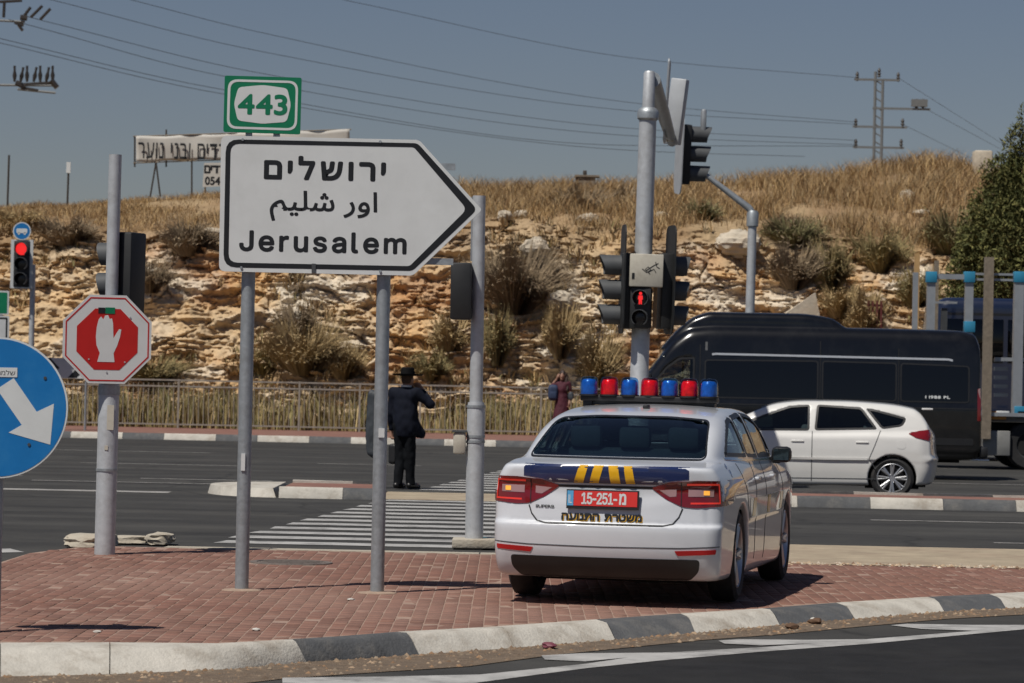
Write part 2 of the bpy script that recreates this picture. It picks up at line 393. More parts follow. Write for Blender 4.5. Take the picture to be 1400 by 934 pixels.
def march(F, p0, d, tmax, off):
    """first crossing of F = off from p0 along d; p0 is (n, 3)"""
    t = np.zeros(len(p0)); prev = t.copy(); hit = np.zeros(len(p0), bool)
    for _ in range(90):
        p = p0 + d * t[:, None]; f = F(p[:, 0], p[:, 1], p[:, 2]) - off; hit |= f < 0
        prev = np.where(hit, prev, t); t = np.where(hit | (t > tmax), t, t + np.maximum(f * .55, .004))
        if hit.all(): break
    a, b = prev, t
    for _ in range(12):
        m = (a + b) / 2; p = p0 + d * m[:, None]; f = F(p[:, 0], p[:, 1], p[:, 2]) - off; a = np.where(f < 0, a, m); b = np.where(f < 0, m, b)
    return p0 + d * ((a + b) / 2)[:, None], hit
def resample(poly, step):
    out = []
    for i in range(len(poly)):
        a, b = Vector(poly[i]), Vector(poly[(i + 1) % len(poly)]); n = max(1, int((b - a).length / step))
        out += [tuple(a.lerp(b, k / n)) for k in range(n)]
    return out
def shell(F, side, poly, off, thick, name, mat, parent, grid=0.05, holes=(), far=3.6):
    """a thin plate cut to the outline and laid on the body: side L, R project (y, z); B, F project (x, z); T projects (x, y)"""
    st = grid or .06; V, T, loops = fill2d(resample(poly, st), [resample(h_, st) for h_ in holes], grid); A = np.array(V); k = len(A)
    if side in 'LR':
        s = -1 if side == 'L' else 1; p0 = np.stack([np.full(k, s * far), A[:, 0], A[:, 1]], 1); d = np.array([-s, 0, 0.])
    elif side in 'BF':
        s = -1 if side == 'B' else 1; p0 = np.stack([A[:, 0], np.full(k, s * far), A[:, 1]], 1); d = np.array([0, -s, 0.])
    else: p0 = np.stack([A[:, 0], A[:, 1], np.full(k, far)], 1); d = np.array([0, 0, -1.])
    X, hit = march(F, p0, d, far, off)
    Y = X + d * thick
    FF = [list(t) for t in T] + [[i + k for i in reversed(t)] for t in T]
    for lp in loops:
        for i in range(len(lp)):
            a, b = lp[i], lp[(i + 1) % len(lp)]; FF.append([a, b, b + k, a + k])
    me = bpy.data.meshes.new(name); me.from_pydata([tuple(v) for v in np.vstack([X, Y])], [], FF)
    bm = bmesh.new(); bm.from_mesh(me); bmesh.ops.recalc_face_normals(bm, faces=bm.faces); bm.to_mesh(me); bm.free()
    me.polygons.foreach_set('use_smooth', [True] * len(me.polygons))
    try: me.set_sharp_from_angle(angle=R(40))
    except Exception: pass
    me.materials.append(mat); return obj(name, me, parent)
def ring(poly, w):
    """the outline and a copy of it moved inwards by w"""
    n = len(poly); A = sum(poly[i][0] * poly[(i + 1) % n][1] - poly[(i + 1) % n][0] * poly[i][1] for i in range(n)); sg = 1 if A > 0 else -1; out = []
    for i in range(n):
        p = Vector(poly[i]); a = (p - Vector(poly[i - 1])).normalized(); b = (Vector(poly[(i + 1) % n]) - p).normalized()
        na = Vector((-a.y, a.x)) * sg; nb = Vector((-b.y, b.x)) * sg; m = na + nb
        m = m / max(m.length_squared, 0.4) * 2 * w if m.length > 1e-6 else na * w; q = p + m; out.append((q.x, q.y))
    return out
def stroke(pts, w):
    """a ribbon of width w along a polyline, as a polygon"""
    L_, R_ = [], []
    for i, p in enumerate(pts):
        p = Vector(p); a = Vector(pts[max(i - 1, 0)]); b = Vector(pts[min(i + 1, len(pts) - 1)]); t = (b - a).normalized(); n = Vector((-t.y, t.x)) * w / 2
        L_.append(tuple(p + n)); R_.append(tuple(p - n))
    return L_ + R_[::-1]
def capsule(x, y, z, a, b, ra, rb, sx=1.0):
    a = np.array(a, float); b = np.array(b, float); d = b - a; dd = (d * d).sum() + 1e-9
    px, py, pz = x - a[0], y - a[1], z - a[2]; t = np.clip((px * d[0] + py * d[1] + pz * d[2]) / dd, 0, 1)
    return np.sqrt((px - t * d[0]) ** 2 + (py - t * d[1]) ** 2 + (pz - t * d[2]) ** 2) - (ra + (rb - ra) * t)
def ellip(x, y, z, c, r):
    k0 = np.sqrt(((x - c[0]) / r[0]) ** 2 + ((y - c[1]) / r[1]) ** 2 + ((z - c[2]) / r[2]) ** 2); return (k0 - 1) * min(r)

# ------------------------------------------------------------------ lettering
_font = None
try:
    import os
    _p = os.path.join(bpy.utils.system_resource('DATAFILES', path='fonts'), 'Inter.woff2')
    if os.path.exists(_p): _font = bpy.data.fonts.load(_p)
except Exception: _font = None
_gc = {}
def glyphs(text, size=1.0, font=None):
    key = (text, size, font)
    if key not in _gc:
        if text == 'ד':                      # drawn by hand: a bar and a leg
            V = _glyphs('ר', size, font)[0]; a, b = V.min(0), V.max(0); w, h = b - a; t = .19 * h
            P_ = [(a[0], b[1] - t), (b[0] - w * .30, b[1] - t), (b[0] - w * .02, b[1] - t), (b[0] + w * .12, b[1] - t), (b[0] + w * .12, b[1]), (a[0], b[1]), (b[0] - w * .30, a[1]), (b[0] - w * .02, a[1])]
            _gc[key] = (np.array(P_), [[0, 1, 2, 3, 4, 5], [6, 7, 2, 1]])
        else: _gc[key] = _glyphs(text, size, font)
    return _gc[key]
def _glyphs(text, size=1.0, font=None):
    c = bpy.data.curves.new('lettering', 'FONT'); c.body = text; c.size = size
    if font: c.font = font
    o = bpy.data.objects.new('lettering', c); COL.objects.link(o); bpy.context.view_layer.update()
    me = bpy.data.meshes.new_from_object(o.evaluated_get(bpy.context.evaluated_depsgraph_get()))
    V = np.array([v.co[:2] for v in me.vertices]) if len(me.vertices) else np.zeros((0, 2)); F = [list(p.vertices) for p in me.polygons]
    bpy.data.objects.remove(o); bpy.data.curves.remove(c); bpy.data.meshes.remove(me); return V, F
def lettering(text, box, bold=0.0, spacing=None, font=None, rtl=False, single=False):
    """flat lettering fitted to box = (x0, z0, x1, z1); returns 2d vertices, faces and a layer index per vertex"""
    if rtl: text = text[::-1]
    pieces = []
    if single: pieces = [glyphs(text, 1.0, font)]
    else:
        x = 0
        for ch in text:
            if ch == ' ': x += 0.30 + (spacing or 0) * .5; continue
            V, F = glyphs(ch, 1.0, font)
            if len(V) == 0: continue
            V = V.copy(); V[:, 0] += x - V[:, 0].min(); x = V[:, 0].max() + (0.09 if spacing is None else spacing); pieces.append((V, F))
    allv = np.vstack([p[0] for p in pieces]); mn, mx = allv.min(0), allv.max(0)
    sx = (box[2] - box[0] - 2 * bold) / (mx[0] - mn[0]); sz = (box[3] - box[1] - 2 * bold) / (mx[1] - mn[1])
    OV, OF, OL = [], [], []
    offs = [(0, 0)] if bold <= 0 else [(0, 0)] + [(bold * math.cos(k * math.pi / 4), bold * math.sin(k * math.pi / 4)) for k in range(8)]
    for (V, F) in pieces:
        for li, (ox, oz) in enumerate(offs):
            b = sum(len(q) for q in OV); W = np.stack([box[0] + bold + (V[:, 0] - mn[0]) * sx + ox, box[1] + bold + (V[:, 1] - mn[1]) * sz + oz], 1)
            OV.append(W); OF += [[i + b for i in f] for f in F]; OL.append(np.full(len(V), li))
    return np.vstack(OV), OF, np.concatenate(OL)
def flat_text(name, text, box, y, mat, parent, bold=0.0, M_=None, **k):
    """lettering on an upright plate that faces -y, in the plate's local (x, z)"""
    V, F, Lr = lettering(text, box, bold, **k)
    X = [Vector((v[0], y - 0.00012 * l, v[1])) for v, l in zip(V, Lr)]
    if M_ is not None: X = [M_ @ p for p in X]
    me = bpy.data.meshes.new(name); me.from_pydata([tuple(p) for p in X], [], F); me.materials.append(mat)
    return obj(name, me, parent)

# draw every character once while the scene is still small
for ch in 'ירושלםמטתהנעוחדב' + '0123456789-' + 'ILSUPERBHD': glyphs(ch)
for ch in 'Jerusalm125-מ': glyphs(ch, 1.0, _font)
glyphs('\ufee2\ufef4\ufee0\ufeb7 \ufead\ufeed\ufe8d')
# ================================================================== ground, roads, islands
def sheet(name, poly, mat, z, parent=None, kind='structure'):
    """a flat patch; poly in world (x, y); z is a number or a function"""
    V, F, _ = fill2d(poly); zf = z if callable(z) else (lambda x, y: z)
    V3 = [(x, y, zf(x, y)) for x, y in V]
    F = [f if sum((V[f[i]][0] * V[f[(i + 1) % len(f)]][1] - V[f[(i + 1) % len(f)]][0] * V[f[i]][1]) for i in range(len(f))) > 0 else f[::-1] for f in F]
    me = bpy.data.meshes.new(name); me.from_pydata(V3, [], F); me.materials.append(mat)
    o = obj(name, me, parent)
    if parent is None and kind: o['kind'] = kind
    return o
def sstep(a, b, t):
    t = np.clip((t - a) / (b - a), 0, 1); return t * t * (3 - 2 * t)
ZR = ([-60, 18.5, 21, 23, 25, 30.5, 400], [-.14, -.14, -.12, -.09, -.075, -.02, -.02])
def zroad(x, y): return float(np.interp(y, *ZR))
def GR(px, py):                            # on the road surface
    z = -.1
    for _ in range(6): q = G(px, py, z); z = zroad(q.x, q.y)
    return q
def gp(pts, z=None): return [(p.x, p.y) for p in (GR(a, b) for a, b in pts)]

# the ground to the horizon
o = sheet('ground', [(-3000, -300), (3000, -300), (3000, 5000), (-3000, 5000)], M['earth'], -0.35)
# carriageways: one sheet that rises gently towards the junction
xs = np.concatenate([np.linspace(-160, -14, 20), np.linspace(-13, 14, 40), np.linspace(16, 160, 20)]); ys = np.concatenate([np.linspace(-60, 18, 12), np.array([18.5]), np.linspace(21, 33, 25), np.linspace(36, 77.6, 24)])
XX, YY = np.meshgrid(xs, ys, indexing='ij'); ZZ = np.interp(YY, *ZR)
nx, ny = XX.shape; ii = np.arange(nx * ny).reshape(nx, ny)
Fq = np.stack([ii[:-1, :-1], ii[1:, :-1], ii[1:, 1:], ii[:-1, 1:]], -1).reshape(-1, 4)
o = obj('road', np_mesh('road', np.stack([XX, YY, ZZ], -1).reshape(-1, 3), Fq, M['asphalt'], True)); o['kind'] = 'structure'

# ---- near island kerb: inner top line and outer foot line read along the kerb
kt = [(-420, 892), (-250, 887), (-120, 882.5), (0, 880), (150, 879.5), (300, 881), (386, 876), (460, 871.5), (543, 865), (675, 858), (815, 848), (930, 840), (1043, 833), (1143, 825), (1268, 817), (1352, 813), (1470, 806.5), (1600, 800), (1760, 792)]
kb = [(-430, 935), (-250, 932), (-120, 929), (0, 926), (150, 923), (320, 915.5), (421, 906), (497, 901.5), (575, 896), (705, 886.5), (843, 875.5), (952, 866.5), (1068, 855), (1171, 847), (1293, 837), (1378, 833), (1496, 826), (1626, 819), (1786, 811)]
KT = [G(a, b, 0.0) for a, b in kt]; KB = [GR(a, b) for a, b in kb]
cols = ['w', 'w', 'w', 'w', 'w', 'w', 'b', 'b', 'w', 'w', 'b', 'w', 'b', 'w', 'b', 'w', 'b', 'w']
# stones: span of indices in the lists above
stones = [(0, 1, 'w'), (1, 2, 'w'), (2, 3, 'w'), (3, 4, 'w'), (4, 6, 'w'), (6, 8, 'b'), (8, 9, 'w'), (9, 10, 'w'), (10, 11, 'b'), (11, 12, 'w'), (12, 13, 'b'), (13, 14, 'w'), (14, 15, 'b'), (15, 16, 'w'), (16, 17, 'b'), (17, 18, 'w')]
near_kerb = bpy.data.objects.new('kerb', None); COL.objects.link(near_kerb); near_kerb['kind'] = 'structure'
near_kerb.location = KT[8]
def kerbstone(parent, A, B, ztop, zbot, mat, gap=0.003, name='kerbstone', chip=0.006):
    """A: inner top points, B: outer foot points along one stone"""
    o0 = Vector(parent.location); prof = []
    n = len(A)
    for i in range(n):
        a = Vector((A[i].x, A[i].y, 0)); b = Vector((B[i].x, B[i].y, 0)); d = (b - a); w = d.length; u = d.normalized()
        t = (Vector((A[min(i + 1, n - 1)].x - A[max(i - 1, 0)].x, A[min(i + 1, n - 1)].y - A[max(i - 1, 0)].y, 0))).normalized()
        if i == 0: a = a + t * gap
        if i == n - 1: a = a - t * gap
        j = lambda: random.uniform(-chip, chip); zb_ = zbot if zbot is not None else B[i].z
        row = [a + Vector((0, 0, zb_ - 0.2)), a + Vector((0, 0, ztop + 0.006)), a + u * w * 0.40 + Vector((0, 0, ztop + 0.006 + j())), a + u * w * 0.52 + Vector((0, 0, ztop - 0.004 + j())),
               a + u * w * 0.64 + Vector((0, 0, ztop + (zb_ - ztop) * .22 + j())), a + u * w * 0.99 + Vector((0, 0, zb_ - 0.01)), a + u * w + Vector((0, 0, zb_ - 0.2))]
        prof.append([p - o0 for p in row])
    mb = MB(); k = len(prof[0]); V = [p for r in prof for p in r]; F = []
    for i in range(n - 1):
        for q in range(k): F.append([i * k + q, i * k + (q + 1) % k, (i + 1) * k + (q + 1) % k, (i + 1) * k + q])
    F.append(list(range(k))); F.append([(n - 1) * k + q for q in range(k)][::-1]); mb.add(V, F); return mb.build(name, mat, parent)
def subdiv(p, q, n=5): return [p.lerp(q, k / n) for k in range(n + 1)]
for (a, b, c) in stones:
    A = []; B = []
    for i in range(a, b):
        A += subdiv(KT[i], KT[i + 1])[0 if not A else 1:]; B += subdiv(KB[i], KB[i + 1])[0 if not B else 1:]
    kerbstone(near_kerb, A, B, 0.0, None, M['kerb_white'] if c == 'w' else M['kerb_black'])

# ---- near island paving: real bricks on a bed of sand
LEFT = [(-10.5, 31.0), (-10.0, 19.2)]
island = [(p.x, p.y) for p in KT] + [(16, 30.6), (-3.9, 30.7), (-4.25, 29.3), (-4.35, 25.5), (-6.2, 21.5)]
isl_in = [(p.x, p.y) for p in KT[1:-1]] + [(11.0, 30.55), (-3.9, 30.6), (-4.2, 29.3), (-4.3, 25.5), (-5.2, 21.5)]
paving = sheet('paving', island, M['joint_sand'], -0.0026)
bw, bl = 0.10, 0.20
cx = np.arange(-6, 11.2, bw); cy = np.arange(18.6, 30.7, bl)
BX, BY = np.meshgrid(cx, cy, indexing='ij'); BY = BY + (np.arange(len(cx)) % 2)[:, None] * bl / 2
ok = poly_in(isl_in, BX, BY) & poly_in(isl_in, BX, BY - bl * .42) & poly_in(isl_in, BX + bw * .4, BY - bl * .42); bx, by = BX[ok], BY[ok]
# leave the tall sign's posts and the manhole clear
holes_xy = []
def brick_cols(n, x, y):
    base = np.array([0.185, 0.090, 0.065]); r = RNG.random(n); sh = 0.82 + 0.34 * r
    c = base[None, :] * sh[:, None]; pale = (RNG.random(n) < 0.05); c[pale] = np.array([0.26, 0.15, 0.115]); 
    dust = np.clip(fbm(x * 0.35, y * 0.35, 0, 3, 7) * 0.9 + 0.12, 0, 0.5)[:, None]
    return c * (1 - dust) + np.array([0.26, 0.155, 0.12])[None, :] * dust
bc = brick_cols(len(bx), bx, by); bz = RNG.normal(0, 0.0014, len(bx)); btilt = RNG.normal(0, 0.006, (len(bx), 2))
def brick_geo(x, y, z, tl, g=0.008, ch=0.0022):
    hx, hy = bw / 2 - g / 2, bl / 2 - g / 2; V = []
    for (ox, oy, oz) in [(-hx, -hy, -.02), (hx, -hy, -.02), (hx, hy, -.02), (-hx, hy, -.02), (-hx, -hy, -ch * .7), (hx, -hy, -ch * .7), (hx, hy, -ch * .7), (-hx, hy, -ch * .7), (-hx + ch, -hy + ch, 0), (hx - ch, -hy + ch, 0), (hx - ch, hy - ch, 0), (-hx + ch, hy - ch, 0)]:
        V.append((x + ox, y + oy, z + oz + tl[0] * ox + tl[1] * oy))
    return V
BF = np.array([[0, 1, 5, 4], [1, 2, 6, 5], [2, 3, 7, 6], [3, 0, 4, 7], [4, 5, 9, 8], [5, 6, 10, 9], [6, 7, 11, 10], [7, 4, 8, 11], [8, 9, 10, 11]])
# individual bricks: the 300 that show largest (nearest the lens and inside the frame)
inframe = np.abs(bx) / by < 700 / FOC * 1.0
order = np.argsort(np.where(inframe, by, 999)); near = order[:300]; rest = order[300:]
bmesh_shared = []
for k in range(8):
    me = np_mesh('brick', np.array(brick_geo(0, 0, 0, RNG.normal(0, .006, 2))), BF, M['paver'], attrs={'Col': np.repeat(brick_cols(1, np.array([k * 3.1]), np.array([k * 7.7])), 12, 0)})
    bmesh_shared.append(me)
for i in near:
    o = obj('brick', bmesh_shared[int(RNG.integers(8))], paving, None, (bx[i], by[i], bz[i]))
V = np.array([brick_geo(bx[i], by[i], bz[i], btilt[i]) for i in rest]).reshape(-1, 3); n = len(rest)
F = (BF[None] + (np.arange(n) * 12)[:, None, None]).reshape(-1, 4)
o = obj('brick_field', np_mesh('brick_field', V, F, M['paver'], attrs={'Col': np.repeat(bc[rest], 12, 0)}), paving); o['kind'] = 'stuff'

# beige kerb strip along the back of the island and the dropped kerb by the crossing
sheet('concrete_strip', [(2.2, 30.1), (16, 30.0), (16, 33.6), (2.6, 33.6), (2.2, 32.6)], M['sand_strip'], lambda x, y: 0.004)
drop = bpy.data.objects.new('dropped_kerb', None); COL.objects.link(drop); drop['kind'] = 'structure'; drop.location = (-2, 30.9, 0)
x = -3.2
while x < 2.1:
    w = 0.98; mb = MB(); V = []
    a, b = x + .006, min(x + w, 2.15) - .006
    mb.add([(a, 30.62, -.2), (b, 30.62, -.2), (a, 30.62, .004), (b, 30.62, .004), (a, 31.0, -.004), (b, 31.0, -.004), (a, 31.35, -.2), (b, 31.35, -.2)],
           [[0, 1, 3, 2], [2, 3, 5, 4], [4, 5, 7, 6], [0, 2, 4, 6], [1, 7, 5, 3]])
    o = mb.build('kerbstone', M['concrete'], drop); o.location = (2, -30.9, 0); x += w
# raised kerb nose with broken concrete by the left signal pole
nose = bpy.data.objects.new('kerb_nose', None); COL.objects.link(nose); nose['kind'] = 'structure'; nose.location = G(155, 752, 0)
def rubble(name, c, d, mat, parent, seed=0, rz=0.0, flat=0.6, sub=3):
    bm = bmesh.new(); bmesh.ops.create_icosphere(bm, subdivisions=sub, radius=1.0)
    A = np.array([v.co[:] for v in bm.verts]); s = np.sign(A); q = s * np.abs(A) ** flat; q /= np.abs(q).max()
    n1 = fbm(A[:, 0] * 1.3 + seed * 7.7, A[:, 1] * 1.3, A[:, 2] * 1.3 + seed, 3, seed); n2 = fbm(A[:, 0] * 4 + seed, A[:, 1] * 4, A[:, 2] * 5, 3, seed + 3); q = q * (1 + 0.34 * n1 + .14 * n2)[:, None] * np.array(d) / 2; zq = np.round(q[:, 2] / d[2] * 5) / 5 * d[2]; q[:, 2] = q[:, 2] * .6 + zq * .4
    for v, p in zip(bm.verts, q): v.co = p
    me = bpy.data.meshes.new(name); bm.to_mesh(me); bm.free(); me.polygons.foreach_set('use_smooth', [True] * len(me.polygons)); me.materials.append(mat)
    try: me.set_sharp_from_angle(angle=R(30))
    except Exception: pass
    return obj(name, me, parent, None, c, rz)
for (px, py, w, dd, h, sd) in ((112, 748, .40, .5, .12, 3), (135, 746, .3, .4, .12, 5), (176, 743, .40, .3, .08, 9), (216, 744, .26, .45, .11, 4)):
    g = G(px, py, 0) - Vector(nose.location); rubble('concrete_block', (g.x, g.y + .2, h * .38), (w, dd, h), M['concrete'], nose, sd)

# ---- the central reservation: left nose, flush cut for the crossing, right island
def reservation(name, x0, x1, y0, y1, ztop, pattern, nose_left, mw=1.0, start=0.0, nosemat='kerb_white'):
    root = bpy.data.objects.new(name, None); COL.objects.link(root); root['kind'] = 'structure'; root.location = (x0, y0, -.02)
    kw = 0.2; zb = -.02
    xa = x0 + (1.1 if nose_left else 0.0)
    if nose_left:                                  # rounded concrete nose
        poly = [(xa, y0)] ; ym = (y0 + y1) / 2
        for k in range(0, 13):
            a = R(-90 - 180 * k / 12); poly.append((xa + 1.1 * math.cos(a), ym + (y1 - y0) / 2 * math.sin(a)))
        V, F, lp = fill2d(poly[::-1]); mb = MB(); n = len(V)
        cxm = sum(v[0] for v in V) / n; cym = sum(v[1] for v in V) / n
        top = [(cxm + (x - cxm) * .86 - x0, cym + (y - cym) * .86 - y0, ztop + .02) for x, y in V]; bot = [(x - x0, y - y0, -.1) for x, y in V]
        FF = [list(f) for f in F]
        for l in lp:
            for i in range(len(l)): FF.append([l[i], l[(i + 1) % len(l)], l[(i + 1) % len(l)] + n, l[i] + n])
        mb.add(top + bot, FF).build('nose_block', M[nosemat], root)
    i = 0; x = xa + start
    while x < x1 - 0.05:
        b = min(x + mw, x1); m = M['kerb_white'] if pattern[i % len(pattern)] == 'w' else M['kerb_black']
        A = [Vector((x, y0 + kw, 0)), Vector(((x + b) / 2, y0 + kw, 0)), Vector((b, y0 + kw, 0))]; B = [Vector((x, y0, 0)), Vector(((x + b) / 2, y0, 0)), Vector((b, y0, 0))]
        kerbstone(root, A, B, ztop + .02 - 0.0, zb, m)
        A2 = [Vector((b, y1 - kw, 0)), Vector((x, y1 - kw, 0))]; B2 = [Vector((b, y1, 0)), Vector((x, y1, 0))]
        kerbstone(root, A2, B2, ztop + .02, zb, m); x = b; i += 1
    sheet('paving', [(xa - x0, kw - .02), (x1 - x0, kw - .02), (x1 - x0, y1 - y0 - kw + .02), (xa - x0, y1 - y0 - kw + .02)], M['median_paving'], ztop + .012, root)
    return root
pm('median_paving', (0.20, 0.095, 0.073), 0.9, var=0.3, scale=5, bump=0.4, bscale=30, dirt=(0.24, 0.16, 0.11), dscale=1.5, damt=0.6)
reservation('traffic_island', -4.15, -1.75, 43.6, 46.6, 0.10, 'wb', True, mw=0.85)
reservation('traffic_island', 2.9, 40.0, 44.2, 46.6, 0.10, 'wb', False, mw=0.98, start=0.0)
sheet('crossing_refuge', [(-1.75, 43.7), (2.9, 43.7), (2.9, 46.5), (-1.75, 46.5)], M['sand_strip'], -0.010)

# ---- painted crossing, lane lines
def zr4(x, y): return zroad(x, y) + 0.005
cross = bpy.data.objects.new('crosswalk', None); COL.objects.link(cross); cross['kind'] = 'structure'; cross.location = (0, 0, 0)
def xl(y): return -2.95 + 0.108 * (y - 31.4)
y = 31.95
while y < 43.3:
    sheet('stripe', [(xl(y) + RNG.normal(0, .03), y), (xl(y) + 4.3, y), (xl(y + .5) + 4.3, y + .5), (xl(y + .5) + RNG.normal(0, .03), y + .5)], M['road_paint'], zr4, cross); y += 1.03
y = 47.6
while y < 75:
    sheet('stripe', [(xl(y) - .1, y), (xl(y) + 4.3, y), (xl(y + .5) + 4.3, y + .5), (xl(y + .5) - .1, y + .5)], M['road_paint'], zr4, cross); y += 1.10
pm('paint_worn', (0.30, 0.29, 0.275), 0.8, var=0.25, scale=3, dirt=(0.07, 0.068, 0.065), dscale=2.2, damt=0.85)
marks = bpy.data.objects.new('road_marking', None); COL.objects.link(marks); marks['kind'] = 'structure'
def mark(x0, x1, y, w=0.14, m='paint_worn'): sheet('line', [(x0, y), (x1, y), (x1, y + w), (x0, y + w)], M[m], zr4, marks)
for (a, b, y, w) in ((-14, -4.6, 44.4, .5), (-10.5, -7.4, 50.0, .15), (-5.6, -3.6, 50, .15), (-7, -2.0, 48.2, .15), (4.45, 9.5, 40.4, .14), (11, 14, 40.4, .14), (5.2, 9.0, 35.2, .12), (-13, -9.5, 40.4, .14), (-7.5, -4.5, 57.5, .14), (1.5, 14, 56.0, .14), (3, 9, 66, .15), (-12, -6, 66, .14), (-3.5, -1.6, 60, .14)):
    mark(a, b, y, w)
def gmark(pts, m='road_paint'):
    sheet('line', gp(pts, -0.135), M[m], lambda x, y: zroad(x, y) + 0.006, marks)
gmark([(-60, 752), (14, 751), (34, 756), (-60, 757)]); gmark([(22, 766), (48, 757), (56, 759), (28, 770)]); gmark([(-40, 775), (8, 773), (18, 777), (-40, 781)])
# ---- gore beside the near kerb: hatched edge line, dark lane, dirt in the gutter
sheet('dark_lane', [(-12, 5), (30, 5)] + gp([(2100, 814), (1700, 834), (1400, 861), (1186, 881), (1043, 892), (900, 904.5), (800, 915), (657, 934), (560, 949), (420, 975), (200, 1030)], -0.136), M['asphalt_dark'], lambda x, y: zroad(x, y) + 0.003)
gmark([(386, 928), (520, 926.5), (657, 923.5), (800, 909), (900, 894), (1043, 886), (1186, 875), (1328, 864), (1400, 856), (1700, 829), (2100, 808), (2100, 813), (1700, 835), (1400, 861.5), (1186, 881.5), (1043, 892), (900, 904.5), (800, 915), (657, 934), (640, 937), (500, 938), (386, 935)])
gmark([(740, 897.5), (790, 894.5), (905, 893.5), (985, 890), (985, 890.6), (898, 896.6), (800, 905.5), (745, 903)])
gmark([(982, 877), (1010, 875.2), (1100, 876), (1185, 875), (1186, 875.6), (1114, 880.6), (1040, 883.5), (990, 881)])
gmark([(1218, 856), (1240, 854), (1330, 855.5), (1400, 855.5), (1400, 856.6), (1330, 863.4), (1260, 861)])
pm('gutter_dirt', (0.155, 0.112, 0.076), 0.95, var=0.5, scale=14, bump=0.8, bscale=70, dirt=(0.075, 0.062, 0.05), dscale=7, damt=0.8)
dirt_out = [(-430, 980), (0, 962), (250, 945), (386, 929), (500, 921), (640, 912), (760, 896), (860, 886), (960, 876), (1068, 868), (1171, 858), (1293, 847), (1400, 841), (1500, 833), (1786, 814)]
gut = [(p.x, p.y) for p in KB] + gp(dirt_out[::-1], -0.137)
sheet('gutter', gut, M['gutter_dirt'], lambda x, y: zroad(x, y) + 0.0045)
# loose stones and dry leaves in the gutter
pm('litter', (0.3, 0.2, 0.1), 0.9, var=0.3, scale=30, attr='Col')
def scatter_bits(n, name, pick, z, size, cols, flat=0.5):
    V, F, Cc = [], [], []
    for i in range(n):
        x, y = pick(); s = size * (0.4 + 1.4 * random.random() ** 2); a = random.random() * 6.28; c = cols[random.randrange(len(cols))]; j = 0.7 + .6 * random.random()
        b = len(V); h = s * flat * (0.5 + random.random())
        for k in range(4): V.append((x + s * math.cos(a + k * 1.57) * (0.6 + .5 * random.random()), y + s * math.sin(a + k * 1.57) * (0.6 + .5 * random.random()), z(x, y) - .002 + h * .25 * random.random()))
        V.append((x, y, z(x, y) + h)); F += [[b, b + 1, b + 4], [b + 1, b + 2, b + 4], [b + 2, b + 3, b + 4], [b + 3, b, b + 4]]; Cc += [[q * j for q in c]] * 5
    return obj(name, np_mesh(name, V, np.array(F), M['litter'], attrs={'Col': np.array(Cc)}))
KBx = np.array([p.x for p in KB]); KBy = np.array([p.y for p in KB]); DO = gp(dirt_out, -.137)
def pick_gutter():
    x = random.uniform(-3.6, 5.6); y0 = np.interp(x, KBx, KBy); y1 = np.interp(x, [p[0] for p in DO], [p[1] for p in DO]); t = random.random() ** 2.2; return x, y0 + (y1 - y0) * t
o = scatter_bits(2400, 'gravel', pick_gutter, lambda x, y: zroad(x, y) + .004, 0.016, [(.28, .20, .13), (.18, .12, .075), (.22, .17, .12), (.13, .09, .06), (.20, .12, .065)]); tag(o, 'loose gravel and dry leaves along the foot of the kerb', 'gravel', kind='stuff')
def pick_strip():
    return random.uniform(2.3, 8), random.gauss(30.15, .12)
o = scatter_bits(900, 'gravel', pick_strip, lambda x, y: 0.004, 0.02, [(.4, .3, .2), (.25, .16, .1), (.45, .38, .3)]); tag(o, 'crumbled grit along the beige strip behind the police car', 'gravel', kind='stuff')

# ---- far pavement with striped kerb
farp = bpy.data.objects.new('pavement', None); COL.objects.link(farp); farp['kind'] = 'structure'; farp.location = (0, 77.5, 0)
sheet('paving_surface', [(-160, .2), (160, .2), (160, 9.0), (-160, 9.0)], M['median_paving'], 0.12, farp)
x = -30.15; i = 0
while x < 30:
    w = 1.22 if i % 2 == 0 else 0.98; b = x + w
    kerbstone(farp, [Vector((x, 77.75, 0)), Vector((b, 77.75, 0))], [Vector((x, 77.5, 0)), Vector((b, 77.5, 0))], 0.12, -0.02, M['kerb_white'] if i % 2 == 0 else M['kerb_black']); x = b; i += 1
# manhole cover in the paving
pm('cast_iron', (0.16, 0.135, 0.12), 0.75, 0.2, var=0.3, scale=20, bump=0.4, bscale=40)
mb = MB(); mb.lathe([(0, .006), (.27, .006), (.27, .001), (.30, .001), (.30, .007), (.36, .007), (.37, -.03)], n=36)
for k in range(-4, 5):
    w = math.sqrt(max(.25 ** 2 - (k * .055) ** 2, 0)); mb.box((0, k * .055, .0075), (w * 2, .02, .006))
mh = mb.build('manhole_cover', M['cast_iron'], None, G(398, 769.5, 0) + Vector((0, 0, .002))); mh.data.transform(Matrix.Scale(1, 4)); tag(mh, 'round grey manhole cover set in the red brick paving', 'manhole cover')
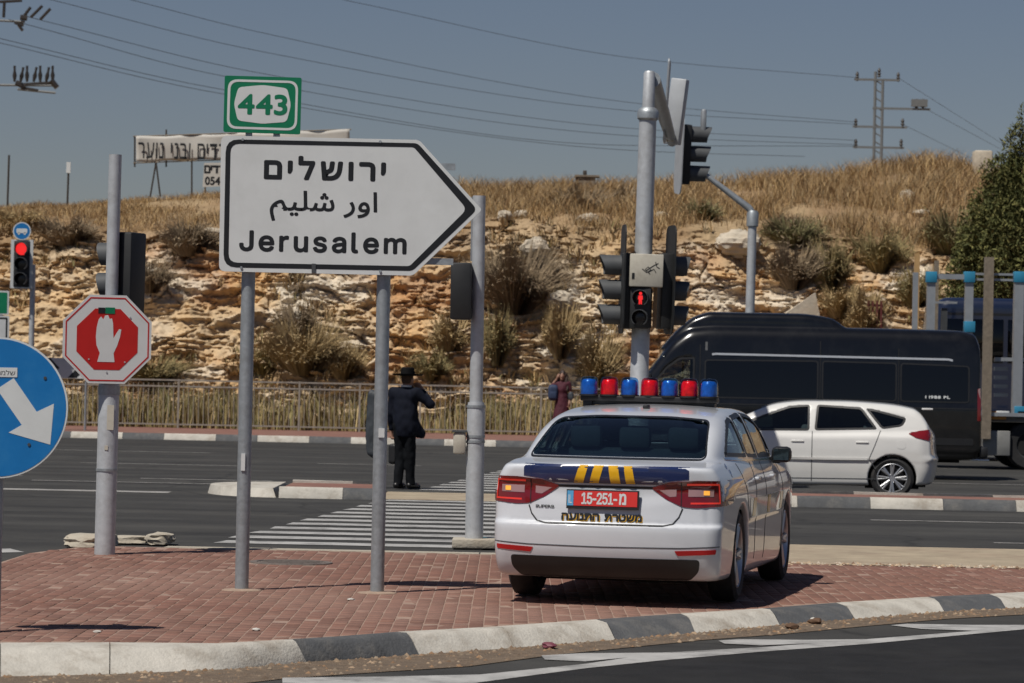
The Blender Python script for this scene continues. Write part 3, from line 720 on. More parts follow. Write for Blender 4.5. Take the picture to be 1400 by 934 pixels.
# small pieces of litter
for (px, py, z, sx, col, lab, cat) in ((1192, 0, 0, 0, 0, 0, 0),):
    pass
pm('litter_pale', (0.5, 0.48, 0.44), 0.8, var=0.2); pm('litter_brown', (0.10, 0.055, 0.03), 0.85, var=0.3); pm('litter_teal', (0.05, 0.26, 0.30), 0.5, var=0.2); pm('litter_maroon', (0.16, 0.04, 0.06), 0.6, var=0.2)
for (px, py, z, d, mt, nm, lab, cat, sd) in ((1083, 860, -.085, (.12, .09, .05), 'litter_brown', 'crumpled_can', 'crushed brown scrap in the gutter under the dark kerbstone', 'litter', 2),
        (1114, 853, -.08, (.10, .07, .05), 'litter_brown', 'crumpled_wrapper', 'dark crumpled wrapper lying closest to the dark kerbstone', 'litter', 6),
        (1112, 849, -.06, (.05, .04, .03), 'litter_pale', 'paper_scrap', 'tiny white paper scrap against the dark kerbstone', 'litter', 4),
        (750, 886, -.105, (.12, .10, .05), 'litter_maroon', 'plastic_scrap', 'purple plastic scrap in the gutter by the long white kerbstone', 'litter', 8),
        (133, 865, 0, (.05, .05, .02), 'litter_pale', 'paper_scrap', 'white paper scrap on bricks below the round sign shadow', 'litter', 11),
        (350, 862, 0, (.05, .05, .02), 'litter_pale', 'paper_scrap', 'white paper scrap on bricks near the white kerbstone', 'litter', 12),
        (480, 821, 0, (.06, .05, .02), 'litter_pale', 'paper_scrap', 'white paper scrap on bricks in front of the sign posts', 'litter', 13)):
    g = G(px, py, z); o = rubble(nm, (g.x, g.y, g.z + d[2] * .35), d, M[mt], None, sd, sd, .9, 2); tag(o, lab, cat)
# ================================================================== the rock cut and the hill above it
def crest_z(x): return np.interp(x, [-60, -16, -8, 0, 4, 10, 14, 40], [6.0, 6.7, 7.2, 7.5, 7.55, 8.3, 8.7, 9.2]) + 0.18 * fbm(x * .3, 0 * x, 0, 3, 21)
def cliff_z(x): return np.interp(x, [-60, -16, -10, -3, 3, 9, 14, 40], [5.0, 5.3, 5.5, 5.9, 5.9, 5.8, 5.2, 5.0]) + 0.25 * fbm(x * .5, 0 * x + 3, 0, 3, 22)
xs = np.concatenate([np.linspace(-70, -19.5, 60), np.arange(-18.5, 18.5, 0.042), np.linspace(19.5, 70, 60)])
va = np.linspace(0, 1, 165); vb = np.linspace(0, 1, 60)[1:]; vc = np.linspace(0, 1, 16)[1:]
Xg = xs[:, None]
zc, zt = cliff_z(xs)[:, None], crest_z(xs)[:, None]
lean = np.interp(xs, [-60, -16, -9, 0, 6, 12, 40], [5, 4.5, 3.4, 3.0, 3.6, 5.0, 6])[:, None]
# cliff part
yA = 88.2 + lean * va[None, :] ** 1.25 + 0 * Xg; zA = 0.0 + zc * va[None, :] ** 0.98
yB = 88.2 + lean + (15.5) * vb[None, :] + 0 * Xg; zB = zc + (zt - zc) * (1 - (1 - vb[None, :]) ** 1.6)
yC = 103.7 + lean + 260 * vc[None, :] ** 1.5 + 0 * Xg; zC = zt - 9.5 * vc[None, :] ** 1.2 - .35
Yg = np.hstack([yA, yB, yC]); Zg = np.hstack([zA, zB, zC]); Xf = np.broadcast_to(Xg, Yg.shape).copy()
nv = Yg.shape[1]; inA = np.zeros((1, nv)); inA[:, :len(va)] = 1
wA = np.concatenate([sstep(0, .10, va) * 1.0, np.zeros(len(vb) + len(vc))])[None, :]
topfade = np.concatenate([1 - sstep(.90, 1.0, va) * .55, .45 * (1 - sstep(0, .3, vb)), 0 * vc])[None, :]
# strata: tilted beds with overhanging lips, blocks between joints, fine fracture
wx = Xf + 0.6 * fbm(Xf * .5, Zg * .5, 0, 3, 1); wz = Zg + 0.35 * fbm(Xf * .45, Zg * .6, 3, 3, 2) + Xf * 0.02
bed = (wz / 0.78); fb = bed - np.floor(bed); br = _h(np.floor(bed), 0 * bed, 0 * bed, 77)
lip = (fb ** 1.5) * (0.20 + 0.42 * br) * (0.35 + 0.65 * sstep(-.25, .35, fbm(Xf * .35, bed * .6, 0, 3, 31)))
bed2 = wz / 0.27 + 7; f2 = bed2 - np.floor(bed2); lip2 = f2 ** 2 * 0.13 * sstep(-.2, .4, fbm(Xf * .8, bed2 * .5, 0, 2, 32))
d1, d2, idc = worley(wx / 1.15, wz / 0.72, 3); e1 = d2 - d1
d3, d4, id3 = worley(wx / 0.42 + 5, wz / 0.27, 8); e3 = d4 - d3
blk = (idc - .5) * 0.34 + 0.05 * np.clip(e1 * 3, 0, 1); blk3 = (id3 - .5) * 0.15 + 0.035 * np.clip(e3 * 3, 0, 1)
rg_ = 1 - np.abs(fbm(Xf * .55 + 11, wz * 2.3, 1, 5, 35)) * 2.2; ledge = 0.30 * rg_ ** 2 + .16 * (1 - np.abs(fbm(Xf * 1.5, wz * 5.5, 2, 4, 36)) * 2.2) ** 2
d5, d6, id5 = worley(wx / 0.19 + 3, wz / 0.13, 14); e5 = d6 - d5
crk = -0.13 * (1 - sstep(.0, .10, e1)) * sstep(-.1, .3, fbm(Xf * .6, Zg * .6, 5, 2, 33)) - 0.05 * (1 - sstep(0, .13, e3))
rough = 0.34 * fbm(Xf * .9, Zg * 1.3, 0, 6, 40, .58) + 0.07 * fbm(Xf * 5, Zg * 6, 0, 3, 41)
rocky = sstep(-.32, .12, fbm(Xf * .22 + 4, Zg * .35, 0, 3, 50) + .34)        # where bare rock shows; elsewhere loose scree
big = 0.55 * fbm(Xf * .18, Zg * .25, 2, 3, 61)
disp = wA * topfade * (big + rough + rocky * (lip * .55 + lip2 * .8 + ledge * .85 + blk + blk3 + crk + (id5 - .5) * .07 + .015 * np.clip(e5 * 2.5, 0, 1)) + (1 - rocky) * (.6 * ledge + .40 * fbm(Xf * 1.6, Zg * 1.6, 9, 5, 44) + (id5 - .5) * .08))
slope_bump = (1 - inA) * 0.22 * fbm(Xf * .6, Yg * .5, 0, 4, 70)
Yd = Yg - disp * 0.95; Zd = Zg + disp * 0.10 + slope_bump
Xd = Xf + wA * topfade * 0.10 * fbm(Xf * 2, Zg * 2, 5, 2, 90)
# colours of the stone itself: cream limestone, ochre and rust beds, pale weathered faces, brown soil
def mixc(a, b, t): return a * (1 - t[..., None]) + np.array(b) * t[..., None]
c = np.broadcast_to(np.array([0.52, 0.395, 0.25]), Xf.shape + (3,)).copy()
c = mixc(c, [0.53, 0.32, 0.135], sstep(-.2, .5, fbm(Xf * .35 + 9, Zg * .7, 0, 4, 81)) * .75)
c = mixc(c, [0.38, 0.205, 0.10], sstep(.16, .55, fbm(Xf * .6 + 2, Zg * 1.1, 4, 4, 82)) * .7)
c = mixc(c, [0.62, 0.56, 0.46], sstep(.02, .5, fbm(Xf * .7 + 1, Zg * 1.3, 8, 4, 83) + .35 * (idc - .5)) * .8)
c = mixc(c, [0.38, 0.32, 0.25], sstep(0.3, .8, id3) * .25)
c = mixc(c, [0.44, 0.315, 0.18], (1 - rocky) * .6)
upper = sstep(.80, 1.0, np.concatenate([va, np.ones(len(vb) + len(vc))])[None, :] + .14 * fbm(Xf * .5, Zg * .5, 0, 3, 85))
soil = mixc(np.broadcast_to(np.array([0.27, 0.18, 0.10]), Xf.shape + (3,)).copy(), [0.33, 0.24, 0.14], sstep(-.2, .4, fbm(Xf * .5, Yg * .4, 0, 3, 86)))
c = c * (1 - upper[..., None]) + soil * upper[..., None]
N_ = Xf.size; ii = np.arange(N_).reshape(Xf.shape)
Fq = np.stack([ii[:-1, :-1], ii[1:, :-1], ii[1:, 1:], ii[:-1, 1:]], -1).reshape(-1, 4)
pm('limestone', (.4, .3, .2), 0.95, var=0.30, scale=7, bump=0.6, bscale=9, attr='Col', spec=0.15)
hill_me = np_mesh('hillside', np.stack([Xd, Yd, Zd], -1).reshape(-1, 3), Fq, M['limestone'], True, {'Col': c.reshape(-1, 3)})
try: hill_me.set_sharp_from_angle(angle=R(50))
except Exception: pass
hill = obj('hillside', hill_me); hill['kind'] = 'structure'
from mathutils.bvhtree import BVHTree
HB = BVHTree.FromPolygons([tuple(v) for v in np.stack([Xd, Yd, Zd], -1).reshape(-1, 3)], [tuple(f) for f in Fq])
def hill_hit(px, py):
    d = ray(px, py).normalized(); h = HB.ray_cast(CAMP, d)
    return h[0] if h[0] is not None else None
def ground_z(x, y):
    h = HB.ray_cast(Vector((x, y, 60)), Vector((0, 0, -1))); return h[0].z if h[0] is not None else 0.0

# ---- dry grass
pm('dry_grass', (.4, .28, .12), 0.85, var=0.12, scale=3, attr='Col', spec=0.2)
def blades(pos, h, w, lean_, cols, seg=2):
    """thin upright blades; pos (n,3); returns mesh arrays"""
    n = len(pos); a = RNG.random(n) * 2 * np.pi; dx, dy = np.cos(a), np.sin(a); la = RNG.random(n) * 2 * np.pi; lx, ly = np.cos(la) * lean_ * h, np.sin(la) * lean_ * h
    V = np.zeros((n, 5, 3)); 
    V[:, 0] = pos + np.stack([-dx * w / 2, -dy * w / 2, 0 * h - .02], 1); V[:, 1] = pos + np.stack([dx * w / 2, dy * w / 2, 0 * h - .02], 1)
    mid = pos + np.stack([lx * .35, ly * .35, h * .58], 1); V[:, 2] = mid + np.stack([-dx * w * .4, -dy * w * .4, 0 * h], 1); V[:, 3] = mid + np.stack([dx * w * .4, dy * w * .4, 0 * h], 1)
    V[:, 4] = pos + np.stack([lx, ly, h * (1 - .15 * lean_)], 1)
    b = (np.arange(n) * 5)[:, None]; F = np.concatenate([b + np.array([[0, 1, 3]]), b + np.array([[0, 3, 2]]), b + np.array([[2, 3, 4]])])
    return V.reshape(-1, 3), F, np.repeat(cols, 5, 0)
def straw(n, tones, amt=.25):
    t = np.array(tones)[RNG.integers(0, len(tones), n)]; return t * (1 - amt + 2 * amt * RNG.random(n))[:, None]
STRAW = [(.41, .275, .125), (.31, .20, .10), (.43, .31, .165), (.25, .165, .085), (.34, .22, .105), (.22, .17, .10)]
def sample_slope(n, xr, v0, v1, dens):
    out = []
    while len(out) < n:
        m = n * 2; xi = RNG.uniform(xr[0], xr[1], m); v = RNG.uniform(v0, v1, m); lx = np.interp(xi, xs, lean[:, 0]); y = 88.2 + lx + 15.5 * v
        keep = dens(xi, y) > RNG.random(m); zc_, zt_ = cliff_z(xi), crest_z(xi); z = zc_ + (zt_ - zc_) * (1 - (1 - np.clip(v, 0, 1)) ** 1.6) + .22 * fbm(xi * .6, y * .5, 0, 4, 70) - .02
        out += list(np.stack([xi, y, z], 1)[keep])
    return np.array(out[:n])
dn = lambda x, y: sstep(-.35, .35, fbm(x * .45, y * .45, 0, 3, 111) + .12)
pos = sample_slope(140000, (-21, 22), -.02, 1.06, dn); hh = (.14 + .50 * RNG.random(len(pos)) ** 1.8) * (0.55 + .75 * dn(pos[:, 0], pos[:, 1])) * np.interp(pos[:, 0], [-18, -9, -4, 2, 22], [.38, .45, .85, 1.0, 1.05])
V, F, Cc = blades(pos, hh, .011 + .010 * RNG.random(len(pos)), .6, straw(len(pos), STRAW) * (0.75 + .35 * dn(pos[:, 0], pos[:, 1]))[:, None])
o = obj('dry_grass', np_mesh('dry_grass', V, F, M['dry_grass'], attrs={'Col': Cc})); tag(o, 'golden dry grass covering the top of the hill', 'grass', kind='stuff')
# grass and reeds behind the fence
n = 30000; px_ = RNG.uniform(-22, 24, n); py_ = RNG.uniform(85.6, 88.9, n); k = sstep(-.4, .3, fbm(px_ * .5, py_ * .5, 0, 3, 131) + .25); keep = k > RNG.random(n); px_, py_, k = px_[keep], py_[keep], k[keep]
pz_ = np.where(py_ > 88.2, 0.05, 0.0) + .05
hh = (.35 + .8 * RNG.random(len(px_))) * (.5 + .65 * k) 
V, F, Cc = blades(np.stack([px_, py_, pz_], 1), hh, .03 + .02 * RNG.random(len(px_)), .22, straw(len(px_), [(.34, .27, .12), (.28, .235, .10), (.40, .31, .16), (.22, .20, .09), (.36, .27, .13)]))
o = obj('reed_grass', np_mesh('reed_grass', V, F, M['dry_grass'], attrs={'Col': Cc})); tag(o, 'tall olive and straw coloured grass behind the roadside railing', 'grass', kind='stuff')
# scattered tufts on the rock ledges
hv = np.stack([Xd, Yd, Zd], -1)[:, :len(va)]; sel = (RNG.random(hv.shape[:2]) < 0.010 * (sstep(.0, .5, fbm(hv[..., 0] * .5, hv[..., 2] * .6, 0, 3, 141)) + .1)) & (np.abs(hv[..., 0]) < 20)
base = hv[sel]; pos = np.repeat(base, 14, 0) + RNG.normal(0, .10, (len(base) * 14, 3)) * np.array([1, .5, .3]); hh = .12 + .30 * RNG.random(len(pos))
V, F, Cc = blades(pos, hh, .03 + .015 * RNG.random(len(pos)), .6, straw(len(pos), STRAW + [(.26, .22, .10)]))
o = obj('ledge_grass', np_mesh('ledge_grass', V, F, M['dry_grass'], attrs={'Col': Cc})); tag(o, 'small dry tufts growing on the ledges of the rock face', 'grass', kind='stuff')

# ---- bushes on the rock, each a plant of its own (position, width and height read in the photo)
OLIVE = [(.26, .21, .10), (.30, .235, .11), (.20, .175, .085), (.36, .27, .13)]; GREYB = [(.27, .205, .13), (.21, .16, .105), (.33, .25, .16)]; TAN = [(.40, .29, .145), (.32, .23, .11), (.46, .35, .19)]; GREENB = [(.17, .165, .075), (.20, .19, .09), (.26, .22, .11), (.20, .15, .09)]
TONES = dict(olive=OLIVE, grey=GREYB, tan=TAN, green=GREENB)
def bush_mesh(name, tone, w, h, n=1500, seed=0):
    rg = np.random.default_rng(seed + 900); a = rg.random(n) * 2 * np.pi; t = rg.random(n) ** .6
    r = rg.random(n) ** .5 * .35; pos = np.stack([np.cos(a) * r * w * .5, np.sin(a) * r * w * .35, 0 * a], 1)
    L_ = (.55 + .45 * rg.random(n)); out = np.stack([np.cos(a) * w * .5 * t, np.sin(a) * w * .4 * t, h * L_ * np.sqrt(np.maximum(1 - .72 * t ** 2, .08))], 1)
    lobes = 1 + .25 * np.sin(a * 3 + seed) + .15 * np.sin(a * 7 + seed * 2); tip = pos + out * lobes[:, None]; mid = pos + (tip - pos) * .5 + np.stack([0 * a, 0 * a, .12 * h * np.ones(n)], 1)
    sd = np.stack([-np.sin(a + 1.1), np.cos(a + 1.1), 0 * a], 1); wd = (.016 + .022 * rg.random(n))[:, None]
    V = np.stack([pos - sd * wd * .5, pos + sd * wd * .5, mid - sd * wd * .6, mid + sd * wd * .6, tip], 1)
    # leaf flecks and side twigs
    m = int(n * 1.6); k = rg.integers(0, n, m); q = .35 + .65 * rg.random(m); c0 = pos[k] + (tip[k] - pos[k]) * q[:, None] + np.stack([0 * q, 0 * q, .12 * h * (1 - np.abs(2 * q - 1))], 1) + rg.normal(0, .03, (m, 3)) * np.array([w, w, h])[None] 
    d = rg.normal(0, 1, (m, 3)); d /= np.linalg.norm(d, axis=1, keepdims=True); e = np.cross(d, rg.normal(0, 1, (m, 3))); e /= np.linalg.norm(e, axis=1, keepdims=True); sz = (.035 + .05 * rg.random(m))[:, None]
    V2 = np.stack([c0 - d * sz, c0 + e * sz * .35, c0 + d * sz], 1)
    b = (np.arange(n) * 5)[:, None]; F = np.concatenate([b + [[0, 1, 3]], b + [[0, 3, 2]], b + [[2, 3, 4]]]); F2 = n * 5 + np.arange(m * 3).reshape(m, 3)
    tn = np.array(TONES[tone]); C1 = np.repeat(tn[rg.integers(0, len(tn), n)] * (.7 + .6 * rg.random(n))[:, None], 5, 0); C2 = np.repeat(tn[rg.integers(0, len(tn), m)] * (.7 + .6 * rg.random(m))[:, None], 3, 0)
    return np_mesh(name, np.vstack([V.reshape(-1, 3), V2.reshape(-1, 3)]), np.vstack([F, F2]), M['dry_grass'], attrs={'Col': np.vstack([C1, C2])})
bushes = [  # px, py of the foot, width px, height px, tone, label
    (700, 425, 135, 95, 'grey', 'broad grey-brown bush on the rock right of the arrow sign'),
    (765, 485, 50, 75, 'tan', 'upright straw coloured bush on the rock above the woman'),
    (815, 530, 62, 85, 'tan', 'straw coloured tussock behind the tall signal pole'),
    (415, 508, 110, 75, 'tan', 'wide straw coloured bush above the railing between the sign posts'),
    (408, 470, 60, 60, 'grey', 'thin dark twiggy bush between the sign posts'),
    (470, 515, 70, 50, 'tan', 'tan bush above the railing by the right sign post'),
    (680, 495, 40, 75, 'olive', 'narrow olive bush right of the slim signal pole'),
    (615, 480, 60, 55, 'tan', 'low tan bush below the black pedestrian signal'),
    (205, 520, 90, 40, 'olive', 'low olive bush behind the stop hand sign'),
    (205, 395, 60, 45, 'grey', 'grey bush on the cliff right of the left signal head'),
    (260, 345, 80, 50, 'grey', 'brown bush on the cliff left of the arrow sign'),
    (95, 330, 90, 40, 'grey', 'low brown bush above the small red traffic light'),
    (960, 300, 55, 32, 'green', 'small dark green bush under the overhead signal'),
    (790, 290, 85, 40, 'grey', 'grey bush at the cliff top left of the tall pole'),
    (855, 285, 45, 35, 'grey', 'small grey bush at the cliff top behind the tall pole'),
    (1085, 390, 75, 60, 'grey', 'large dark twiggy bush right of the slim lamp pole'),
    (1085, 335, 85, 45, 'green', 'pale green rounded bush at the cliff top'),
    (1135, 395, 60, 70, 'olive', 'olive bush left of the flatbed truck'),
    (1205, 370, 85, 60, 'olive', 'spiky olive bush near the leaning tree'),
    (1150, 430, 70, 45, 'tan', 'tan grass bush low on the slope above the van'),
    (1255, 420, 60, 60, 'olive', 'olive bush beside the truck rack'),
    (1300, 345, 90, 60, 'green', 'green bush at the foot of the leaning tree'),
    (1080, 312, 50, 25, 'grey', 'small grey bush on the slope above the lamp pole'),
    (30, 310, 70, 30, 'tan', 'low tan bush above the bus sign at far left'),
    (590, 515, 55, 40, 'olive', 'low green shrub above the railing by the man'),
    (360, 510, 60, 40, 'olive', 'low olive shrub above the railing by the left sign post'),
    (1180, 460, 55, 70, 'tan', 'pale dry bush on the rock just above the black van roof'),
]
for i, (px, py, w, h, tone, lab) in enumerate(bushes):
    q = hill_hit(px, py)
    if q is None: continue
    s = FOC / q.y; W_, H_ = w / s, h / s
    root = thing('bush', lab, 'bush', (q.x, q.y + .05, q.z - .12), 0, 'dry bushes on the rock face')
    obj('foliage', bush_mesh('foliage', tone, W_ * 1.0, H_ * 1.0, int(420 + 560 * W_ * H_), i), root)
    mb = MB()
    for k in range(5): 
        a = k * 1.3 + i; mb.tube([(0, 0, -.1), (math.cos(a) * W_ * .15, math.sin(a) * W_ * .1, H_ * .4)], [.03, .012], 5)
    mb.build('stem', M['bark'], root) if 'bark' in M else mb.build('stem', pm('bark', (.13, .10, .075), .95, var=.3, scale=15, bump=.5, bscale=30), root)
# ---- pale boulders lying loose
pm('boulder', (0.50, 0.44, 0.35), 0.95, var=0.25, scale=4, bump=0.6, bscale=12, dirt=(.30, .22, .14), dscale=2, damt=.6, spec=.15)
rocks = [(215, 268, 34, 18, 'pale boulder on the crest below the banner'), (110, 275, 22, 14, 'pale boulder on the crest near the short white post'), (65, 281, 24, 10, 'flat pale boulder on the crest at far left'), (22, 281, 16, 8, 'small pale stone on the crest at the left edge'),
    (655, 250, 40, 16, 'pale boulder in the grass right of the arrow tip'), (690, 300, 22, 16, 'pale stone at the cliff edge right of the arrow sign'), (712, 298, 18, 14, 'small pale stone beside another at the cliff edge'), (803, 305, 30, 16, 'white boulder at the cliff edge left of tall pole'), (1028, 240, 20, 14, 'pale boulder in the dry grass above the lamp pole'),
    (1073, 232, 16, 12, 'small pale boulder high in the dry grass'), (1240, 275, 22, 18, 'pale boulder on the slope left of the tree'), (1260, 295, 26, 10, 'flat pale stone on the slope left of the tree'), (730, 350, 40, 30, 'large cream boulder in the rock face above the woman'), (765, 420, 34, 26, 'grey white boulder low in the rock face above the woman'),
    (905, 300, 20, 12, 'pale stone at the cliff edge right of tall pole'), (295, 322, 40, 12, 'flat pale slab on the cliff left of the arrow sign'), (1010, 345, 60, 36, 'big rounded boulder on the cliff under the overhead signal')]
for i, (px, py, w, h, lab) in enumerate(rocks):
    q = hill_hit(px, py)
    if q is None: continue
    s = FOC / q.y; o = rubble('boulder', (q.x, q.y - .05, q.z + h / s * .32), (w / s, w / s * .8, h / s), M['boulder'], None, 20 + i, 0, .95, 4); tag(o, lab, 'boulder', 'pale boulders on the hill')

# ---- the dark tree at the right edge
def leafy_crown(name, lobes, n, size, tones, mat, seed=0):
    rg = np.random.default_rng(seed); V = []; tot = sum(l[3] * l[4] * l[5] for l in lobes); C_ = []
    for (cx, cy, cz, rx, ry, rz) in lobes:
        m = int(n * rx * ry * rz / tot); d = rg.normal(0, 1, (m, 3)); d /= np.linalg.norm(d, axis=1, keepdims=True); rr = .45 + .55 * rg.random(m) ** .45
        rr *= 1 + .55 * fbm(d[:, 0] * 2.2 + cx, d[:, 1] * 2.2, d[:, 2] * 2.2 + cz, 3, seed); p = np.array([cx, cy, cz]) + d * rr[:, None] * np.array([rx, ry, rz])
        a = rg.normal(0, 1, (m, 3)); a = a * .8 + d * .6 + np.array([0, 0, .5]); a /= np.linalg.norm(a, axis=1, keepdims=True); e = np.cross(a, rg.normal(0, 1, (m, 3))); e /= np.linalg.norm(e, axis=1, keepdims=True)
        s = size * (.5 + rg.random(m))[:, None]; V.append(np.stack([p - a * s * .5 - e * s * .16, p - a * s * .5 + e * s * .16, p + a * s + e * s * .05, p + a * s * .2 - e * s * .3], 1))
        tn = np.array(tones); C_.append(np.repeat(tn[rg.integers(0, len(tn), m)] * (.65 + .7 * rg.random(m))[:, None], 4, 0))
    V = np.concatenate(V); k = len(V); F = np.arange(k * 4).reshape(k, 4); return np_mesh(name, V.reshape(-1, 3), F, mat, attrs={'Col': np.concatenate(C_)})
TY = 86.5; tb = P(1420, 470, TY); ts = FOC / TY
tree = thing('tree', 'dense dark green tree leaning in at the right edge above the truck', 'tree', (tb.x, tb.y, 0.05))
def tp(px, py): q = P(px, py, TY); return q.x - tb.x, q.z - .05
mb = MB(); mb.tube([(0, 0, -.2), (.1, 0, 2.0), (-.1, .1, 3.6), (.0, .1, 5.4), (.2, 0, 7)], [.20, .17, .13, .09, .04], 10)
for (px, py) in ((1340, 330), (1350, 260), (1400, 230), (1330, 390)):
    x, z = tp(px, py); mb.tube([(0, .05, max(z - 1.3, 1.0)), (x * .55, .1, z - .5), (x, .1, z)], [.07, .05, .015], 7)
mb.build('trunk', M['bark'], tree)
lob = []
for (px, py, w, h) in ((1395, 240, 26, 46), (1375, 275, 36, 50), (1405, 300, 45, 60), (1350, 330, 40, 50), (1385, 370, 55, 55), (1332, 375, 38, 42), (1340, 345, 36, 40), (1365, 415, 60, 42), (1372, 330, 44, 60), (1395, 275, 40, 60), (1420, 430, 60, 50), (1318, 415, 34, 28), (1430, 340, 50, 60), (1392, 200, 20, 34), (1400, 168, 12, 24), (1362, 236, 22, 26), (1450, 260, 40, 70), (1345, 285, 22, 26)):
    x, z = tp(px, py); lob.append((x, random.uniform(-.4, .4), z, w / ts, w / ts * .9, h / ts))
obj('crown', leafy_crown('crown', lob, 66000, .08, [(.10, .105, .036), (.13, .13, .045), (.07, .078, .028), (.17, .16, .055)], M['dry_grass'], 5), tree)
# ================================================================== signs, signals, poles
def local(root, Y):
    lo = Vector(root.location)
    def f(px, py): q = P(px, py, Y); return (q.x - lo.x, q.z - lo.z)
    return f
def tbox(f, cx, cy, w, h, s):
    x, z = f(cx, cy); return (x - w / s / 2, z - h / s / 2, x + w / s / 2, z + h / s / 2)
def pole_mesh(name, prof, mat, parent, n=18, loc=None):
    mb = MB(); mb.lathe([(0.001, prof[0][1])] + list(prof) + [(0.001, prof[-1][1])], n=n); return mb.build(name, mat, parent, loc)
def bolt(mb, c, r=.012, d=.012): mb.lathe([(0, -d), (r, -d), (r * 1.1, 0), (0, 0)], c, 'Y', 8)
pm('mortar', (.33, .24, .18), .95, var=.2, scale=8, bump=.5, bscale=40)
pm('steel_dark', (.10, .105, .11), .5, .6, var=.2)

# ---- the arrow sign
SY = 24.85; SS = FOC / SY
pL, pR = G(329, 808, 0), G(516, 810, 0)
root = thing('direction_sign', 'large white arrow sign to Jerusalem with green route number plate on two posts', 'sign', ((pL.x + pR.x) / 2, SY, 0))
f = local(root, SY); f0 = local(root, SY)
for (px, nm) in ((pL, 'post'), (pR, 'post')):
    x = px.x - root.location.x; z1 = f(0, 200)[1]
    pole_mesh('post', [(.052, -.3), (.052, 3.3)], M['galvanised'], root, 18, (x, .085, 0))
    mb = MB(); V = []
    mb.lathe([(.0, .012), (.055, .013), (.10, .010), (.15, .004), (.16, -.02)], n=16); o = mb.build('mortar_collar', M['mortar'], root, (x, .085, 0))
panel = [f(302.5, 185.5), f(573, 191.5), f(659, 287), f(564.5, 377), f(299.5, 371)]
pp = round_poly(panel, [.05, .03, .02, .03, .05])
MB().prism(pp, -.012, .012).build('panel', M['sign_white'], root)
for zz in (f(0, 215)[1], f(0, 345)[1]): MB().box(((panel[0][0] + panel[1][0]) / 2 + .15, .026, zz), (1.75, .026, .05)).build('back_rail', M['galvanised'], root)
outer = round_poly([f(309, 190.5), f(571, 196), f(652.5, 286.5), f(564, 370.5), f(305.5, 365.5)], [.10, .03, .045, .03, .10])
inner = round_poly([f(315.5, 196.5), f(566, 201.5), f(638.5, 286.2), f(560, 364), f(312.5, 359)], [.07, .02, .05, .02, .07])
MB().prism(outer, -.0135, -.0122, holes=[inner]).build('arrow_border', M['sign_black'], root)
flat_text('hebrew_lettering', 'ירושלים', tbox(f, 444.5, 230.5, 167, 33, SS), -.0128, M['sign_black'], root, bold=.0085, rtl=True, spacing=.24)
flat_text('arabic_lettering', '\ufee2\ufef4\ufee0\ufeb7 \ufead\ufeed\ufe8d', tbox(f, 442.5, 282.5, 147, 42, SS), -.0128, M['sign_black'], root, bold=.0035, single=True)
flat_text('latin_lettering', 'Jerusalem', tbox(f, 441.7, 331.5, 229, 29, SS), -.0128, M['sign_black'], root, bold=.0068, spacing=.155, font=_font)
for (a, b) in ((332, 191), (520, 194), (330, 366), (520, 371)):
    x, z = f(a, b); mb = MB(); bolt(mb, (x, -.0125, z), .010, .008); mb.build('bolt', M['galvanised'], root)
x, z = f(429, 367); MB().box((x, -.016, z), (.03, .008, .07)).build('clip', M['steel_dark'], root)
# the route plate on top
rp = [f(307.5, 103.5), f(412.5, 106.5), f(410.5, 184), f(305.5, 180.5)]
MB().prism(round_poly(rp, .015), -.012, .006).build('route_plate', M['sign_green'], root)
MB().prism(round_poly([f(312, 108.5), f(408, 111), f(406, 179), f(310, 176)], .075, 6), -.0135, -.0122, holes=[round_poly([f(315.5, 111.8), f(404.7, 114), f(402.8, 175.8), f(313.6, 173)], .062, 6)]).build('route_border', M['sign_white'], root)
MB().prism(round_poly([f(326, 119.5), f(360, 116.5), f(393, 121), f(398, 144), f(392, 167), f(359, 169.5), f(325, 165), f(320, 142)], .03), -.0135, -.0122).build('route_shield', M['sign_white'], root)
flat_text('route_number', '443', tbox(f, 359.3, 143.3, 68, 28.5, SS), -.0142, M['sign_green'], root, bold=.0062, spacing=.085)
for px in (340, 378): x, z = f(px, 184); MB().box((x, .02, z), (.05, .02, .35)).build('route_bracket', M['galvanised'], root)
x, z = f(331.5, 632); MB().box((pL.x - root.location.x - .005, .03, z), (.03, .012, .13)).build('sticker', M['sign_white'], root)
x, z = f(521, 592); MB().box((pR.x - root.location.x + .01, .03, z), (.045, .012, .07)).build('sticker', M['sign_white'], root)

